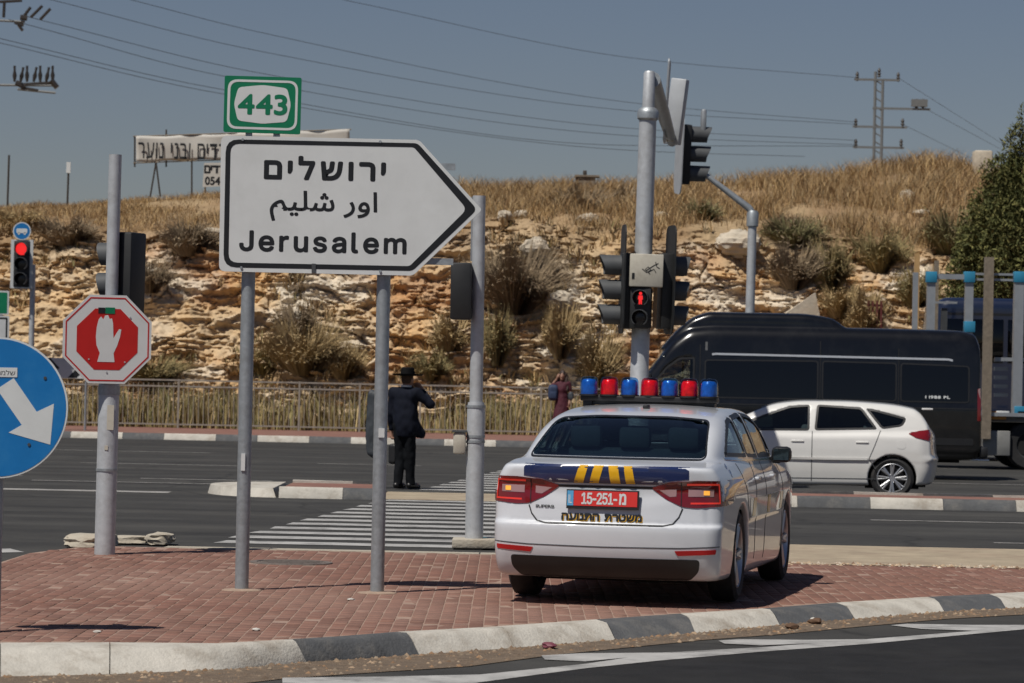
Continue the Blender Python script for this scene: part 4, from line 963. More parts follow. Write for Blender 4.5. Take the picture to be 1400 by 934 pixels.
# ---- signal heads
def signal_head(parent, c, rz, n=3, r=.15, lit=None, litmat='lens_red_lit', back=None, visor=.27, man=False, tilt=0.0, wd=None, hh=None, back_y=.02, bmat='black_plastic'):
    """c: centre; rz: turn about z of a head that faces -y"""
    M3 = Matrix.Rotation(rz, 3, 'Z') @ Matrix.Rotation(tilt, 3, 'Y'); pitch = r * 2 + .04; H_ = n * pitch + .02; W_ = wd or 2 * r + .06; H_ = hh or H_
    def put(mb, name, mat, par):
        me = mb.mesh(name, mat); me.transform(Matrix.Translation(c) @ M3.to_4x4()); return obj(name, me, par)
    hd = MB()
    hd.box((0, .09, 0), (W_, .18, H_), bev=.02)
    h = put(hd, 'signal_head', M['black_plastic'], parent)
    if back:
        bw_, bh, zo = back; put(MB().prism(round_poly([(-bw_ / 2, -bh / 2 + zo), (bw_ / 2, -bh / 2 + zo), (bw_ / 2, bh / 2 + zo), (-bw_ / 2, bh / 2 + zo)], bw_ * .3, 6), back_y, back_y + .02), 'backboard', M[bmat], h)
    for k in range(n):
        z = ((n - 1) / 2 - k) * pitch
        mb = MB(); mb.lathe([(0, -.012), (r * .6, -.01), (r * .93, 0), (r * .93, .02)], (0, 0, z), 'Y', 20)
        put(mb, 'lens', M[litmat] if lit == k and not man else M['lens_dark'], h)
        V = []; F = []; m = 16                                   # visor: a tunnel open underneath
        for q in range(m + 1):
            a = R(-55 + 290 * q / m)
            for (rr, y) in ((r, 0), (r * .98, -visor * (0.80 + .20 * max(math.sin(a), -.2))), (r * .9, -visor * (0.80 + .20 * max(math.sin(a), -.2))), (r * .92, 0)):
                V.append((rr * math.cos(a), y, z + rr * math.sin(a)))
        for q in range(m):
            for e in range(4): F.append([q * 4 + e, q * 4 + (e + 1) % 4, q * 4 + 4 + (e + 1) % 4, q * 4 + 4 + e])
        F += [[0, 1, 2, 3], [m * 4 + 3, m * 4 + 2, m * 4 + 1, m * 4]]
        put(MB().add(V, F, True), 'visor', M['grey_plastic'], h)
        if man and lit == k:
            mb = MB(); mb.lathe([(0, -.016), (.022, -.016), (.022, -.013)], (0, 0, z + .062), 'Y', 12)
            mb.prism([(-.028, z + .035), (.028, z + .035), (.034, z - .02), (.02, z - .02), (.022, z - .085), (.004, z - .085), (0, z - .03), (-.004, z - .085), (-.022, z - .085), (-.02, z - .02), (-.034, z - .02)], -.016, -.013)
            put(mb, 'red_figure', M[litmat], h)
    return h
pm('backboard', (.30, .32, .34), .5, .3, var=.15, scale=6)
pm('backboard_pale', (.42, .44, .46), .5, .2, var=.1, scale=6)
pm('head_back', (.016, .020, .022), .5, var=.3, scale=5)

# ---- left signal pole with the octagon
b = G(143, 758, 0); PS = FOC / b.y
root = thing('signal_pole', 'grey steel signal pole carrying the red hand octagon', 'signal pole', b); root.rotation_euler = (0, R(.28), 0)
pole_mesh('lower_pole', [(.092, -.2), (.092, 1.52), (.080, 1.58)], M['galvanised_pale'], root, 24)
pole_mesh('upper_pole', [(.057, 1.56), (.057, 3.56)], M['galvanised_pale'], root, 20)
for (a, b2) in ((.74, .765), (1.42, 1.5)): MB().lathe([(.090, a), (.098, a), (.098, b2), (.090, b2)], n=24).build('band', M['galvanised'], root)
MB().box((-.0, -.0925, .95), (.03, .008, .04)).build('sticker', M['box_beige'], root); MB().box((.03, -.09, 1.22), (.06, .006, .22)).build('sticker', M['box_beige'], root)
h = signal_head(root, (.05, .20, 2.40), R(-112), 3, .115, back=None, visor=.22, hh=.95); 
MB().tube([(.0, .03, 2.70), (.10, .16, 2.70)], .02, 8).build('bracket', M['steel_dark'], root)
# octagon sign, bolted to the pole
OY = b.y - .13; OS = FOC / OY; oc = P(146.5, 464, OY)
root = thing('stop_hand_sign', 'red and white octagonal sign with a raised hand on the left pole', 'sign', (oc.x, OY, oc.z - .4), R(14))
def octa(r, z0=.4): return [(r * math.cos(R(22.5 + 45 * k)), z0 + r * math.sin(R(22.5 + 45 * k))) for k in range(8)]
rr = .5 * 121 / OS / math.cos(R(22.5))
MB().prism(octa(rr), -.006, .006).build('plate', M['sign_white'], root)
MB().prism(octa(rr * .945), -.0078, -.0065, holes=[octa(rr * .915)]).build('red_line', M['sign_red'], root)
hand = [(-.075, -.20), (-.055, -.12), (-.085, -.05), (-.092, .03), (-.085, .12), (-.07, .185), (-.05, .21), (-.03, .185), (-.015, .22), (.01, .225), (.025, .19), (.045, .195), (.055, .15), (.058, .08), (.062, .015), (.085, .06), (.11, .10), (.128, .095), (.118, .03), (.095, -.05), (.065, -.12), (.075, -.20)]
hz = [(x * 1.02 - .008, .4 + z * .98 - .005) for x, z in hand]
MB().prism(octa(rr * .69), -.0078, -.0065).build('red_field', M['sign_red'], root)
MB().prism(hz, -.0095, -.008).build('hand', M['sign_white'], root)
MB().box((.02, -.0095, .655), (.085, .003, .055)).build('sticker', M['sign_green'], root); MB().box((-.055, -.0095, .655), (.06, .003, .05)).build('sticker', M['sign_black'], root)
for zz in (.55, .25): MB().box((0, .03, zz), (.16, .05, .03)).build('clamp', M['galvanised'], root)
for q in ((.16, .2), (-.16, .22), (0, .11), (.2, .6)): mb = MB(); bolt(mb, (q[0], -.0078, q[1]), .007, .004); mb.build('bolt', M['galvanised_pale'], root)

# ---- round blue keep-right sign at the left edge
BYY = 20.5; BS = FOC / BYY; bc_ = P(-3.5, 557.5, BYY); br_ = 96.5 / BS
root = thing('keep_right_sign', 'round blue sign with a white arrow pointing down right at the left edge', 'sign', (bc_.x, BYY, 0.0))
zc0 = bc_.z
MB().prism(circle(0, zc0, br_, 64), -.006, .006).build('plate', M['sign_white'], root)
MB().prism(circle(0, zc0, br_ * .975, 64), -.0078, -.0065).build('blue_field', M['sign_blue'], root)
f = local(root, BYY)
arrow = [f(-4, 532), f(19, 517), f(50.5, 563), f(74, 552), f(69, 608), f(12, 591.5), f(30, 581)]
MB().prism(arrow, -.0095, -.008).build('arrow', M['sign_white'], root)
x, z = f(4, 509); MB().box((x, -.0095, z), (40 / BS, .003, 13 / BS)).build('sticker', M['sign_white'], root)
fx, fz = f(8, 509.5); flat_text('sticker_print', 'שלמה', (fx - .055, fz - .016, fx + .06, fz + .016), -.0115, M['sign_black'], root, rtl=True)
for q in ((62, 517), (40, 608), (-60, 517)): x, z = f(*q); mb = MB(); bolt(mb, (x, -.0075, z), .010, .005); mb.build('bolt', M['steel_dark'], root)
pole_mesh('post', [(.04, -.3), (.04, zc0 + br_ * .9)], M['galvanised'], root, 14, (0, .05, 0))

# ---- middle pole with pedestrian signal seen from behind
b = G(648, 748, 0)
root = thing('signal_pole', 'slim grey pole right of the arrow sign with a black signal seen from behind', 'signal pole', b); root.rotation_euler = (0, R(-.35), 0); ps = FOC / b.y
pole_mesh('lower_pole', [(.088, -.2), (.086, 1.34), (.078, 1.40)], M['galvanised_pale'], root, 24)
pole_mesh('upper_pole', [(.064, 1.38), (.062, 3.40)], M['galvanised_pale'], root, 20)
for z in (1.02, 1.07, 1.36): MB().lathe([(.084, z - .012), (.092, z - .012), (.092, z + .012), (.084, z + .012)], n=24).build('band', M['galvanised'], root)
signal_head(root, (-.155, -.02, 2.47), R(178), 2, .10, wd=.20, hh=.55)
MB().box((-.07, .075, 3.08), (.012, .16, .62)).build('edge_plate', M['backboard'], root)
f = local(root, b.y - .05); x, z = f(630.5, 606)
mb = MB(); mb.box((x - .01, -.02, z), (.12, .13, .21), bev=.02); mb.build('push_button_box', M['box_beige'], root)
MB().box((x - .01, -.02, z + .115), (.14, .15, .02)).build('button_box_cap', M['grey_plastic'], root)
MB().box((0, .0, .04), (.42, .4, .09), bev=.015).build('footing', M['concrete'], root)
g = G(667, 746, 0); o = rubble('plastic_bag', (g.x, g.y, .04), (.22, .16, .10), M['litter_teal'], None, 17, .4, .8, 3); tag(o, 'teal plastic bag crumpled at the foot of the slim pole', 'bag')
g = G(690, 741, 0); o = rubble('paper_scrap', (g.x, g.y, .05), (.14, .1, .14), M['litter_pale'], None, 19, .8, .8, 3); tag(o, 'pale crumpled paper between the slim pole and police car', 'litter')

# ---- tall cantilever pole on the reservation
TYY = 45.3; tsx = FOC / TYY; q = P(868, 560, TYY)
root = thing('traffic_light', 'tall grey cantilever pole with side-on signals above the police car roof', 'traffic light', (q.x + .03, TYY, 0.1)); root.rotation_euler = (0, R(.75), 0)
fz = lambda py, px=875: P(px, py, TYY).z - .1
pole_mesh('lower_pole', [(.16, -.1), (.15, 1.0), (.128, 1.05), (.125, fz(400)), (.118, fz(163))], M['galvanised_pale'], root, 24)
pole_mesh('collar', [(.118, fz(165)), (.148, fz(162)), (.15, fz(154)), (.135, fz(150)), (.10, fz(147))], M['galvanised'], root, 24)
pole_mesh('upper_pole', [(.085, fz(150)), (.078, fz(100)), (.06, fz(97))], M['galvanised_pale'], root, 20)
zt_ = fz(108)
mb = MB(); a0 = Vector((.05, .05, zt_)); a1 = Vector((.62, 6.0, zt_ - .42))
mb.tube([a0, a0.lerp(a1, .5) + Vector((0, 0, .0)), a1], [.11, .10, .075], 12); arm = mb.build('mast_arm', M['galvanised'], root)
def fl(px, py, Y): 
    q = P(px, py, Y); return Vector((q.x - root.location.x, Y - TYY, q.z - root.location.z))
c = fl(914, 138, TYY + 4.6) + Vector((-.10, 0, -0.0)); 
mb = MB(); mb.prism(round_poly([(-.45, -.62), (.45, -.62), (.45, .62), (-.45, .62)], .08), -.012, .012); me = mb.mesh('sign_plate', M['backboard']); me.transform(Matrix.Translation(c) @ Matrix.Rotation(R(86), 4, 'Z') @ Matrix.Rotation(R(2), 4, 'X')); obj('sign_plate', me, root)
c = fl(932, 152, TYY + 5.6) + Vector((-.16, 0, 0)); mb = MB(); mb.box((0, 0, 0), (.26, .15, 1.02), bev=.02); me = mb.mesh('camera_housing', M['backboard_pale']); me.transform(Matrix.Translation(c) @ Matrix.Rotation(R(-24), 4, 'Z') @ Matrix.Rotation(R(6), 4, 'Y')); obj('camera_housing', me, root)
MB().box(tuple(fl(919, 184, TYY + 5.4) + Vector((-.12, 0, 0))), (.14, .16, .2)).build('junction_box', M['box_beige'], root)
# side heads, control box, red pedestrian head
c = fl(846, 398, TYY - .05) + Vector((-.02, 0, 0)); h1 = signal_head(root, (c.x, c.y, c.z), R(-86), 3, .15, back=(.60, 1.50, .16), visor=.30)
c = fl(905, 398, TYY + .05) + Vector((.10, 0, 0)); h2 = signal_head(root, (c.x, c.y, c.z), R(100), 3, .15, back=(.60, 1.50, .16), visor=.24)
c = fl(879.5, 370, TYY - .22); MB().box(tuple(c), (.46, .22, .45), bev=.015).build('control_box', M['box_beige'], root)
mb = MB()                                                     # the scrawl on the box
def scr(pts, w=.012):
    P2 = [(c.x + x, c.z + z) for x, z in pts]; mb.prism(stroke(P2, w), c.y - .1125, c.y - .1115)
scr([(-.06, .02), (.0, -.03), (.06, .01), (.02, .05), (-.02, .01), (.05, -.05)]); scr([(.0, .0), (.10, .07), (.16, .10)]); scr([(.12, .12), (.14, .05), (.18, .03)]); scr([(.03, -.02), (.1, .02), (.13, -.03)])
mb.build('scrawl', M['sign_black'], root)
MB().box((c.x - .18, c.y - .113, c.z - .08), (.035, .004, .08)).build('latch', M['sign_black'], root)
c = fl(872, 421, TYY - .30); signal_head(root, (c.x, c.y, c.z), R(-8), 2, .115, lit=0, man=True, visor=.14)
c = fl(892, 420, TYY - .1); MB().box(tuple(c), (.05, .10, .56)).build('conduit', M['rust_paint'] if 'rust_paint' in M else pm('rust_paint', (.34, .20, .10), .7, var=.2), root)

# ---- second mast with the overhead signal
Y2 = 64.0; q = P(1021, 560, Y2)
root = thing('overhead_signal', 'slim curved mast holding an overhead signal right of the tall pole', 'traffic light', (q.x, Y2, -.02)); root.rotation_euler = (0, R(.45), 0)
def fl2(px, py, Y=Y2):
    q = P(px, py, Y); return Vector((q.x - root.location.x, Y - Y2, q.z - root.location.z))
k = fl2(1024, 288); k2 = fl2(962, 240)
mb = MB(); mb.tube([(0, 0, -.1), (0, 0, k.z - .25)], [.10, .085], 16); mb.build('mast', M['galvanised_pale'], root)
mb = MB(); mb.lathe([(.085, k.z - .32), (.115, k.z - .30), (.115, k.z - .05), (.09, k.z)], n=16); mb.build('collar', M['galvanised'], root)
mb = MB(); mb.tube([(0, 0, k.z - .3), (0, 0, k.z - .05), (-.08, 0, k.z + .05), (k2.x, 0, k2.z)], [.075, .075, .07, .05], 12); mb.build('arm', M['galvanised'], root)
c = fl2(946, 212) + Vector((-.10, 0, 0)); signal_head(root, (c.x, c.y, c.z), R(98), 3, .17, back=(.75, 1.55, .0), back_y=.19, bmat='backboard_pale', visor=.42, tilt=R(-6))
c = fl2(958, 166); MB().box(tuple(c), (.10, .30, .45), bev=.04).build('camera_box', M['backboard'], root)

# ---- far left traffic light with the round bus sign, and the small signs by it
FY = 78.4; FS_ = FOC / FY
q = P(39, 560, FY); root = thing('traffic_light', 'small traffic light showing red under a round bus sign at far left', 'traffic light', (q.x, FY, .12))
def fl3(px, py): q = P(px, py, FY); return Vector((q.x - root.location.x, 0, q.z - root.location.z))
c = fl3(29.5, 361); pole_mesh('pole', [(.07, -.2), (.065, c.z)], M['galvanised_pale'], root, 12, (0, .22, 0))
h = signal_head(root, (c.x, c.y, c.z), 0, 3, .16, lit=0); 
MB().prism([(c.x - .265, c.z - .58), (c.x + .265, c.z - .58), (c.x + .265, c.z + .58), (c.x - .265, c.z + .58)], .02, .04).build('backboard', M['sign_edge'], h)
c2 = fl3(30, 316); MB().prism(circle(c2.x, c2.z, .215, 28), -.01, .01).build('round_plate', M['sign_white'], root)
MB().prism(circle(c2.x, c2.z, .19, 28), -.013, -.011).build('blue_field', M['sign_blue'], root)
mb = MB(); mb.prism(rrect(c2.x - .13, c2.z - .05, c2.x + .13, c2.z + .06, .03), -.016, -.014); mb.prism(circle(c2.x - .07, c2.z - .06, .03, 10), -.016, -.014); mb.prism(circle(c2.x + .07, c2.z - .06, .03, 10), -.016, -.014); mb.build('bus_symbol', M['sign_white'], root)
q = P(4, 560, FY); root = thing('small_sign', 'green and white sign panels on a post at the far left edge', 'sign', (q.x - .1, FY, .12))
c = fl3(-2, 413); MB().prism(rrect(c.x - .27, c.z - .30, c.x + .25, c.z + .27, .03), -.01, .01).build('green_panel', M['sign_edge'], root); MB().prism(rrect(c.x - .24, c.z - .27, c.x + .21, c.z + .23, .03), -.013, -.011).build('green_field', M['sign_green'], root)
c = fl3(-3, 450); MB().prism(rrect(c.x - .27, c.z - .30, c.x + .27, c.z + .32, .03), -.01, .01).build('white_panel', M['sign_edge'], root); MB().prism(rrect(c.x - .24, c.z - .27, c.x + .23, c.z + .28, .03), -.013, -.011, holes=[rrect(c.x - .2, c.z - .23, c.x + .19, c.z + .24, .02)]).build('border', M['sign_black'], root)
pole_mesh('pole', [(.04, -.2), (.04, 3.0)], M['galvanised'], root, 10, (0, .05, 0))
q = P(88, 560, FY + 1); root = thing('chevron_sign', 'black and white chevron board behind the blue sign and octagon', 'sign', (q.x, FY + 1, .12))
x, z0 = 0, P(88, 517, FY + 1).z - .12; z1 = P(88, 489.5, FY + 1).z - .12; w = (z1 - z0)
MB().box((.05, 0, (z0 + z1) / 2), (1.3, .02, w)).build('board', M['sign_white'], root)
zm = (z0 + z1) / 2
for x0 in (-.58, .06): MB().prism([(x0, z1 - .01), (x0 + .22, z1 - .01), (x0 + .44, zm), (x0 + .22, z0 + .01), (x0, z0 + .01), (x0 + .22, zm)], -.013, -.011).build('chevron', M['sign_black'], root)
for x0 in (-.4, .5): pole_mesh('post', [(.03, -.2), (.03, z1)], M['galvanised'], root, 8, (x0, .045, 0))

# ---- the railing along the far pavement
FNY = 85.0
pm('railing', (.31, .285, .245), .6, .3, var=.2, scale=6, dirt=(.24, .18, .12), dscale=4, damt=.6)
fence = thing('railing', 'long metal railing along the far pavement below the rock face', 'fence', (-8, FNY, .12))
X0, X1 = -19.5, 16.0; hgt = 1.27
mbp = MB(); mbp.box((0, 0, hgt / 2), (.05, .05, hgt)); pme = mbp.mesh('post', M['railing'])
mbb = MB(); mbb.box((0, 0, (hgt - .12) / 2 + .05), (.017, .017, hgt - .2)); bme = mbb.mesh('baluster', M['railing'])
mrl = MB(); mrl.box((0, 0, 0), (1.5, .045, .04)); rme = mrl.mesh('rail', M['railing'])
x = X0; k = 0; nb = 0
while x < X1:
    obj('post', pme, fence, None, (x + 8, 0, 0))
    for z in (hgt - .03, hgt - .19, .10): obj('rail', rme, fence, None, (x + .78 + 8, 0, z))
    for j in range(1, 12):
        if nb < 290: obj('baluster', bme, fence, None, (x + j * .13 + 8, 0, RNG.normal(0, .004))); nb += 1
    x += 1.56
# ================================================================== vehicles
def car_paint(name, col, rough=.35, coat=1.0, metal=0.0):
    m = pm(name, col, rough, metal, var=.03, scale=3, coat=coat, dirt=tuple(c * .8 + .03 for c in col), dscale=2.5, damt=.25); return m
car_paint('paint_white', (.60, .62, .655)); car_paint('paint_cream', (.66, .655, .63)); car_paint('paint_black', (.004, .0042, .005), .22, .35); pm('pane_black', (.003, .0035, .0045), .03, var=.02); car_paint('paint_navy_blue', (.006, .012, .036), .3)
pm('rubber', (.016, .016, .017), .8, var=.3, scale=12, dirt=(.06, .05, .045), dscale=5, damt=.5); pm('alloy', (.52, .53, .55), .35, .8, var=.08); pm('trim_black', (.014, .014, .015), .45, var=.2)
pm('under_black', (.01, .01, .01), .9, var=.2); pm('interior', (.13, .132, .136), .8, var=.2); pm('upholstery', (.24, .245, .25), .85, var=.2, scale=6); pm('lamp_red', (.17, .006, .008), .12, var=.05, coat=1.0, scale=2); pm('lamp_clear', (.34, .20, .20), .15, var=.05, coat=1.0)
pm('lamp_led', (.55, .03, .025), .2, var=.05, emit=(1, .06, .03), estr=.25); pm('lamp_amber', (.8, .38, .05), .2, var=.05, emit=(1.0, .40, .06), estr=.55); pm('reflector_red', (.42, .012, .014), .25, var=.1); pm('decal_navy', (.012, .022, .085), .25, var=.06, coat=1.0); pm('decal_yellow', (.78, .43, .010), .3, var=.05, coat=.6)
pm('plate_red', (.62, .035, .030), .4, var=.05); pm('plate_blue', (.10, .35, .62), .4, var=.05); pm('chrome', (.62, .63, .65), .12, 1.0, var=.03); pm('silver_paint', (.52, .54, .57), .3, .3, var=.05); pm('mirror_glass', (.10, .13, .14), .06, .9, var=.02)
glass_mat('beacon_blue', (.42, .66, .96), .03); glass_mat('beacon_red', (1.0, .36, .40), .03); pm('beacon_core_blue', (.022, .15, .36), .3, var=.45, scale=26, coat=1); pm('beacon_core_red', (.52, .013, .03), .3, var=.45, scale=26, coat=1)
glass_mat('glass_dark', (.44, .53, .56)); glass_mat('glass_car', (.58, .64, .65)); glass_mat('glass_black', (.035, .045, .055))

def body_field(p):
    wy, wz, zd, yr, yf, zr, gz, gy, zb = (curve(p[k]) for k in ('wy', 'wz', 'zd', 'yr', 'yf', 'zr', 'gz', 'gy', 'zb'))
    k1, kg, ku, kr = p.get('k1', .07), p.get('kg', .09), p.get('ku', .05), p.get('kr', .12); cw = p.get('crown', .05); pr = p.get('plan', .10); W0 = p['w']; cd = p.get('deck_crown', .03)
    extra = p.get('extra')
    def F(x, y, z):
        ax = np.abs(x); side = ax - wy(y) - wz(z)
        rear = (yr(z) + pr * (ax / W0) ** 2.6) - y; front = y - (yf(z) - pr * 2.0 * (ax / W0) ** 2.2)
        low = smax(smax(side, smax(rear, front, .02), kr), z - zd(y) + cd * (ax / W0) ** 2, k1)
        gh = smax(ax - gz(z) - gy(y), (z - zr(y) + cw * (ax / W0) ** 2) * p.get('rs', .85), kg)
        gh = np.maximum(gh, p.get('gh_min', .6) - z); gh = smax(gh, np.maximum(rear, front), .03)
        f = smin(low, gh, ku); f = smax(f, zb(y) - z + 0 * ax, .05)
        if extra is not None: f = extra(f, x, y, z)
        return f
    return F
def cut_field(F, p):
    axl, rw, wr = p['axles'], p['wheel_r'], p['arch']
    sct = [PolyTab(q) for q, d in p['side_cut']]; rct = [PolyTab(q) for q in p.get('rear_cut', [])]; fct = [PolyTab(q) for q in p.get('front_cut', [])]
    def H(x, y, z):
        f = F(x, y, z); ax = np.abs(x)
        cab = np.maximum(np.maximum(f + .05, np.interp(y, p['floor'][0], p['floor'][1]) - z), np.maximum(p['cab'][0] - y, y - p['cab'][1]))
        g = np.maximum(f, -cab)
        for tb in sct: g = np.maximum(g, -np.maximum(tb(y, z), .25 - ax))
        for tb in rct: g = np.maximum(g, -np.maximum(tb(x, z), y - p['rear_lim']))
        for tb in fct: g = np.maximum(g, -np.maximum(tb(x, z), p['front_lim'] - y))
        for ya in axl: g = smax(g, -np.maximum(np.hypot(y - ya, z - rw) - wr, p.get('arch_in', .56) - ax), .012)
        return g
    return H
def wheel(parent, x, y, r, w, spokes, side, rim_r=None):
    rim_r = rim_r or r * .70; hub = bpy.data.objects.new('wheel', None); COL.objects.link(hub); hub.parent = parent; hub.location = (x, y, r)
    hw = w / 2; mb = MB(); mb.lathe([(rim_r, -hw * .85), (r * .86, -hw), (r * .97, -hw * .8), (r, -hw * .45), (r, hw * .45), (r * .97, hw * .8), (r * .86, hw), (rim_r, hw * .85), (rim_r * .96, 0), (rim_r, -hw * .85)], (0, 0, 0), 'X', 40); mb.build('tyre', M['rubber'], hub)
    s = side; mb = MB(); mb.lathe([(rim_r * 1.0, s * hw * .86), (rim_r * .96, s * hw * .9), (rim_r * .92, s * hw * .75), (rim_r * .90, s * hw * .2)], (0, 0, 0), 'X', 40)
    mb.lathe([(.0, s * hw * .66), (.055, s * hw * .66), (.07, s * hw * .5)], (0, 0, 0), 'X', 16)
    for k in range(spokes):
        a = 2 * math.pi * k / spokes
        for da in (-.11, .11):
            c0 = Vector((s * hw * .58, .05 * math.cos(a), .05 * math.sin(a))); c1 = Vector((s * hw * .72, rim_r * .94 * math.cos(a + da), rim_r * .94 * math.sin(a + da)))
            mb.tube([c0, c1], [.020, .017], 6)
    mb.build('rim', M['alloy'], hub)
    mb = MB(); mb.lathe([(0, s * hw * .1), (rim_r * .8, s * hw * .1), (rim_r * .8, s * hw * .0), (0, 0)], (0, 0, 0), 'X', 24); mb.build('brake_disc', M['trim_black'], hub)
    return hub
def seat(parent, x, y, z0, w=.5, rest=True):
    mb = MB(); mb.box((x, y + .05, z0 + .10), (w, .5, .16), bev=.04); mb.box((x, y - .24, z0 + .40), (w, .14, .60), bev=.05)
    mb.build('seat', M['upholstery'], parent)
    if rest: MB().box((x, y - .27, z0 + .80), (w * .52, .10, .18), bev=.04).build('headrest', M['upholstery'], parent)
def side_windows(F, root, polys, sides, glass, frame='trim_black', fw=.028, off=-.004):
    for s in sides:
        for poly in polys:
            rp = round_poly(poly, .05, 4); g = shell(F, s, rp, off, .005, 'window', M[glass], root, .07)
            shell(F, s, rp, .003, .012, 'window_frame', M[frame], g, .0 or None, holes=[ring(rp, fw)])

# ------------------------------------------------------------------ the police saloon
def police_car(loc, rz):
    root = thing('police_car', 'white police saloon with red and blue beacons parked on the brick paving', 'police car', loc, rz)
    p = dict(w=.93, k1=.030, kg=.085, ku=.045, kr=.095, crown=.055, plan=.13, deck_crown=.035, rs=.9,
        wy=[(-2.45, .845), (-2.25, .895), (-1.7, .922), (-1, .93), (0, .93), (1.4, .925), (2.0, .89), (2.43, .76)],
        wz=[(.10, -.075), (.22, -.03), (.34, -.010), (.5, -.004), (.66, 0), (.78, .002), (.83, -.006), (.9, -.030), (.97, -.072), (1.1, -.17)],
        zd=[(-2.46, .985), (-2.36, 1.0), (-2.2, 1.018), (-1.9, 1.04), (-1.5, 1.035), (-.5, .99), (.7, .985), (1.0, 1.0), (1.3, .97), (1.8, .905), (2.2, .81), (2.45, .64)],
        yr=[(.10, -2.26), (.20, -2.34), (.30, -2.40), (.42, -2.435), (.53, -2.442), (.568, -2.438), (.588, -2.400), (.60, -2.394), (.83, -2.372), (.865, -2.384), (.885, -2.40), (.98, -2.405), (1.01, -2.39), (1.2, -2.3)],
        yf=[(.10, 2.30), (.25, 2.40), (.5, 2.43), (.65, 2.38), (.8, 2.22), (1.0, 2.0)],
        zr=[(-2.6, .3), (-2.25, .90), (-2.0, 1.02), (-1.6, 1.188), (-1.25, 1.302), (-.9, 1.365), (-.4, 1.402), (0, 1.412), (.35, 1.404), (.6, 1.375), (.9, 1.25), (1.3, 1.05), (1.6, .85), (2, .3)],
        gz=[(.6, .93), (.93, .885), (1.0, .862), (1.2, .775), (1.40, .665), (1.55, .56)], gy=[(-2.3, -.17), (-1.7, -.075), (-1.1, -.015), (-.4, 0), (.5, 0), (1.3, -.07)],
        zb=[(-2.5, .195), (-2.2, .19), (-1.8, .18), (1.9, .17), (2.45, .22)])
    F = body_field(p)
    rear_glass = [(-.71, 1.030), (.71, 1.030), (.62, 1.312), (.30, 1.332), (-.30, 1.332), (-.62, 1.312)]; front_glass = [(-.68, 1.08), (.68, 1.08), (.55, 1.36), (-.55, 1.36)]
    wins = [[(-1.52, 1.055), (-1.22, 1.205), (-.90, 1.305), (-.66, 1.335), (-.66, 1.035)], [(-.62, 1.035), (-.62, 1.338), (-.08, 1.362), (-.08, 1.02)], [(-.02, 1.02), (-.02, 1.362), (.38, 1.342), (.66, 1.25), (1.02, 1.055), (.98, 1.015)]]
    p.update(axles=(-1.385, 1.456), wheel_r=.335, arch=.378, floor=((-1.25, -1.15, 1.5), (1.03, .45, .45)), cab=(-1.95, 1.2), side_cut=[(ring(round_poly(w, .05), .012), 0) for w in wins], rear_cut=[ring(round_poly(rear_glass, .06), .014)], rear_lim=-.9, front_cut=[ring(round_poly(front_glass, .06), .014)], front_lim=.3)
    H = cut_field(F, p)
    body = field_obj('body', H, (-1.0, -2.55, .1), (1.0, 2.5, 1.55), .0135, M['paint_white'], root)
    rg = round_poly(rear_glass, .06, 5); g = shell(F, 'B', rg, -.004, .005, 'rear_window', M['glass_dark'], root, .06); shell(F, 'B', rg, .003, .01, 'window_frame', M['trim_black'], g, .04, holes=[ring(rg, .011)])
    fg = round_poly(front_glass, .06, 5); g = shell(F, 'F', fg, -.004, .005, 'windscreen', M['glass_car'], root, .06); shell(F, 'F', fg, .003, .01, 'window_frame', M['trim_black'], g, .04, holes=[ring(fg, .03)])
    side_windows(F, root, wins, 'LR', 'glass_car')
    # tail lamps
    lamp = [(.355, .842), (.50, .882), (.70, .898), (.925, .898), (.925, .722), (.70, .705), (.60, .712), (.47, .765)]
    for s in (1, -1):
        lp = round_poly([(x * s, z) for x, z in lamp][::s], .025, 3); t = shell(F, 'B', lp, .006, .03, 'tail_light', M['lamp_red'], root, .035)
        cl = [(x * s, z) for x, z in [(.42, .825), (.55, .835), (.55, .785), (.50, .78)]][::s]; shell(F, 'B', cl, .0085, .004, 'reversing_light', M['lamp_clear'], t, .03)
        am = [(x * s, z) for x, z in [(.64, .838), (.83, .838), (.83, .788), (.64, .785)]][::s]; shell(F, 'B', am, .0085, .004, 'indicator', M['lamp_clear'], t, .03)
        if 1: shell(F, 'B', [(x * s, z) for x, z in [(.755, .828), (.80, .828), (.80, .797), (.755, .797)]][::s], .0115, .003, 'lit_bulb', M['lamp_amber'], t, .03)
        shell(F, 'B', [(x * s, z) for x, z in stroke([(.63, .868), (.865, .872), (.875, .742), (.66, .738)], .013)][::s], .0085, .004, 'led_strip', M['lamp_led'], t, .02)
        shell(F, 'B', [(x * s, z) for x, z in [(.585, .88), (.592, .88), (.592, .715), (.585, .715)]][::s], .0085, .004, 'divider', M['trim_black'], t, .03)
        shell(F, 'B', round_poly([(x * s, z) for x, z in [(.55, .405), (.86, .418), (.855, .385), (.575, .370)]][::s], .008), .004, .01, 'bumper_reflector', M['reflector_red'], root, .03)
        hl = [(x * s, z) for x, z in [(.45, .66), (.72, .70), (.82, .73), (.80, .62), (.55, .58)]][::-s]; shell(F, 'F', hl, .004, .02, 'headlight', M['lamp_clear'], root, .04)
    # boot lid: seams, painted shade under the crease, navy band with yellow stripes
    seam = [(-.60, .70), (-.575, .64), (-.53, .592), (-.46, .578), (.46, .578), (.53, .592), (.575, .64), (.60, .70)]; shell(F, 'B', stroke(seam, .010), .0025, .004, 'boot_seam', M['trim_black'], root, .02)
    shell(F, 'B', [(-.40, .848), (.40, .848), (.44, .832), (-.44, .832)], .0025, .006, 'boot_recess', M['trim_black'], root, .03)  # black strip standing in for the shade below the lid crease
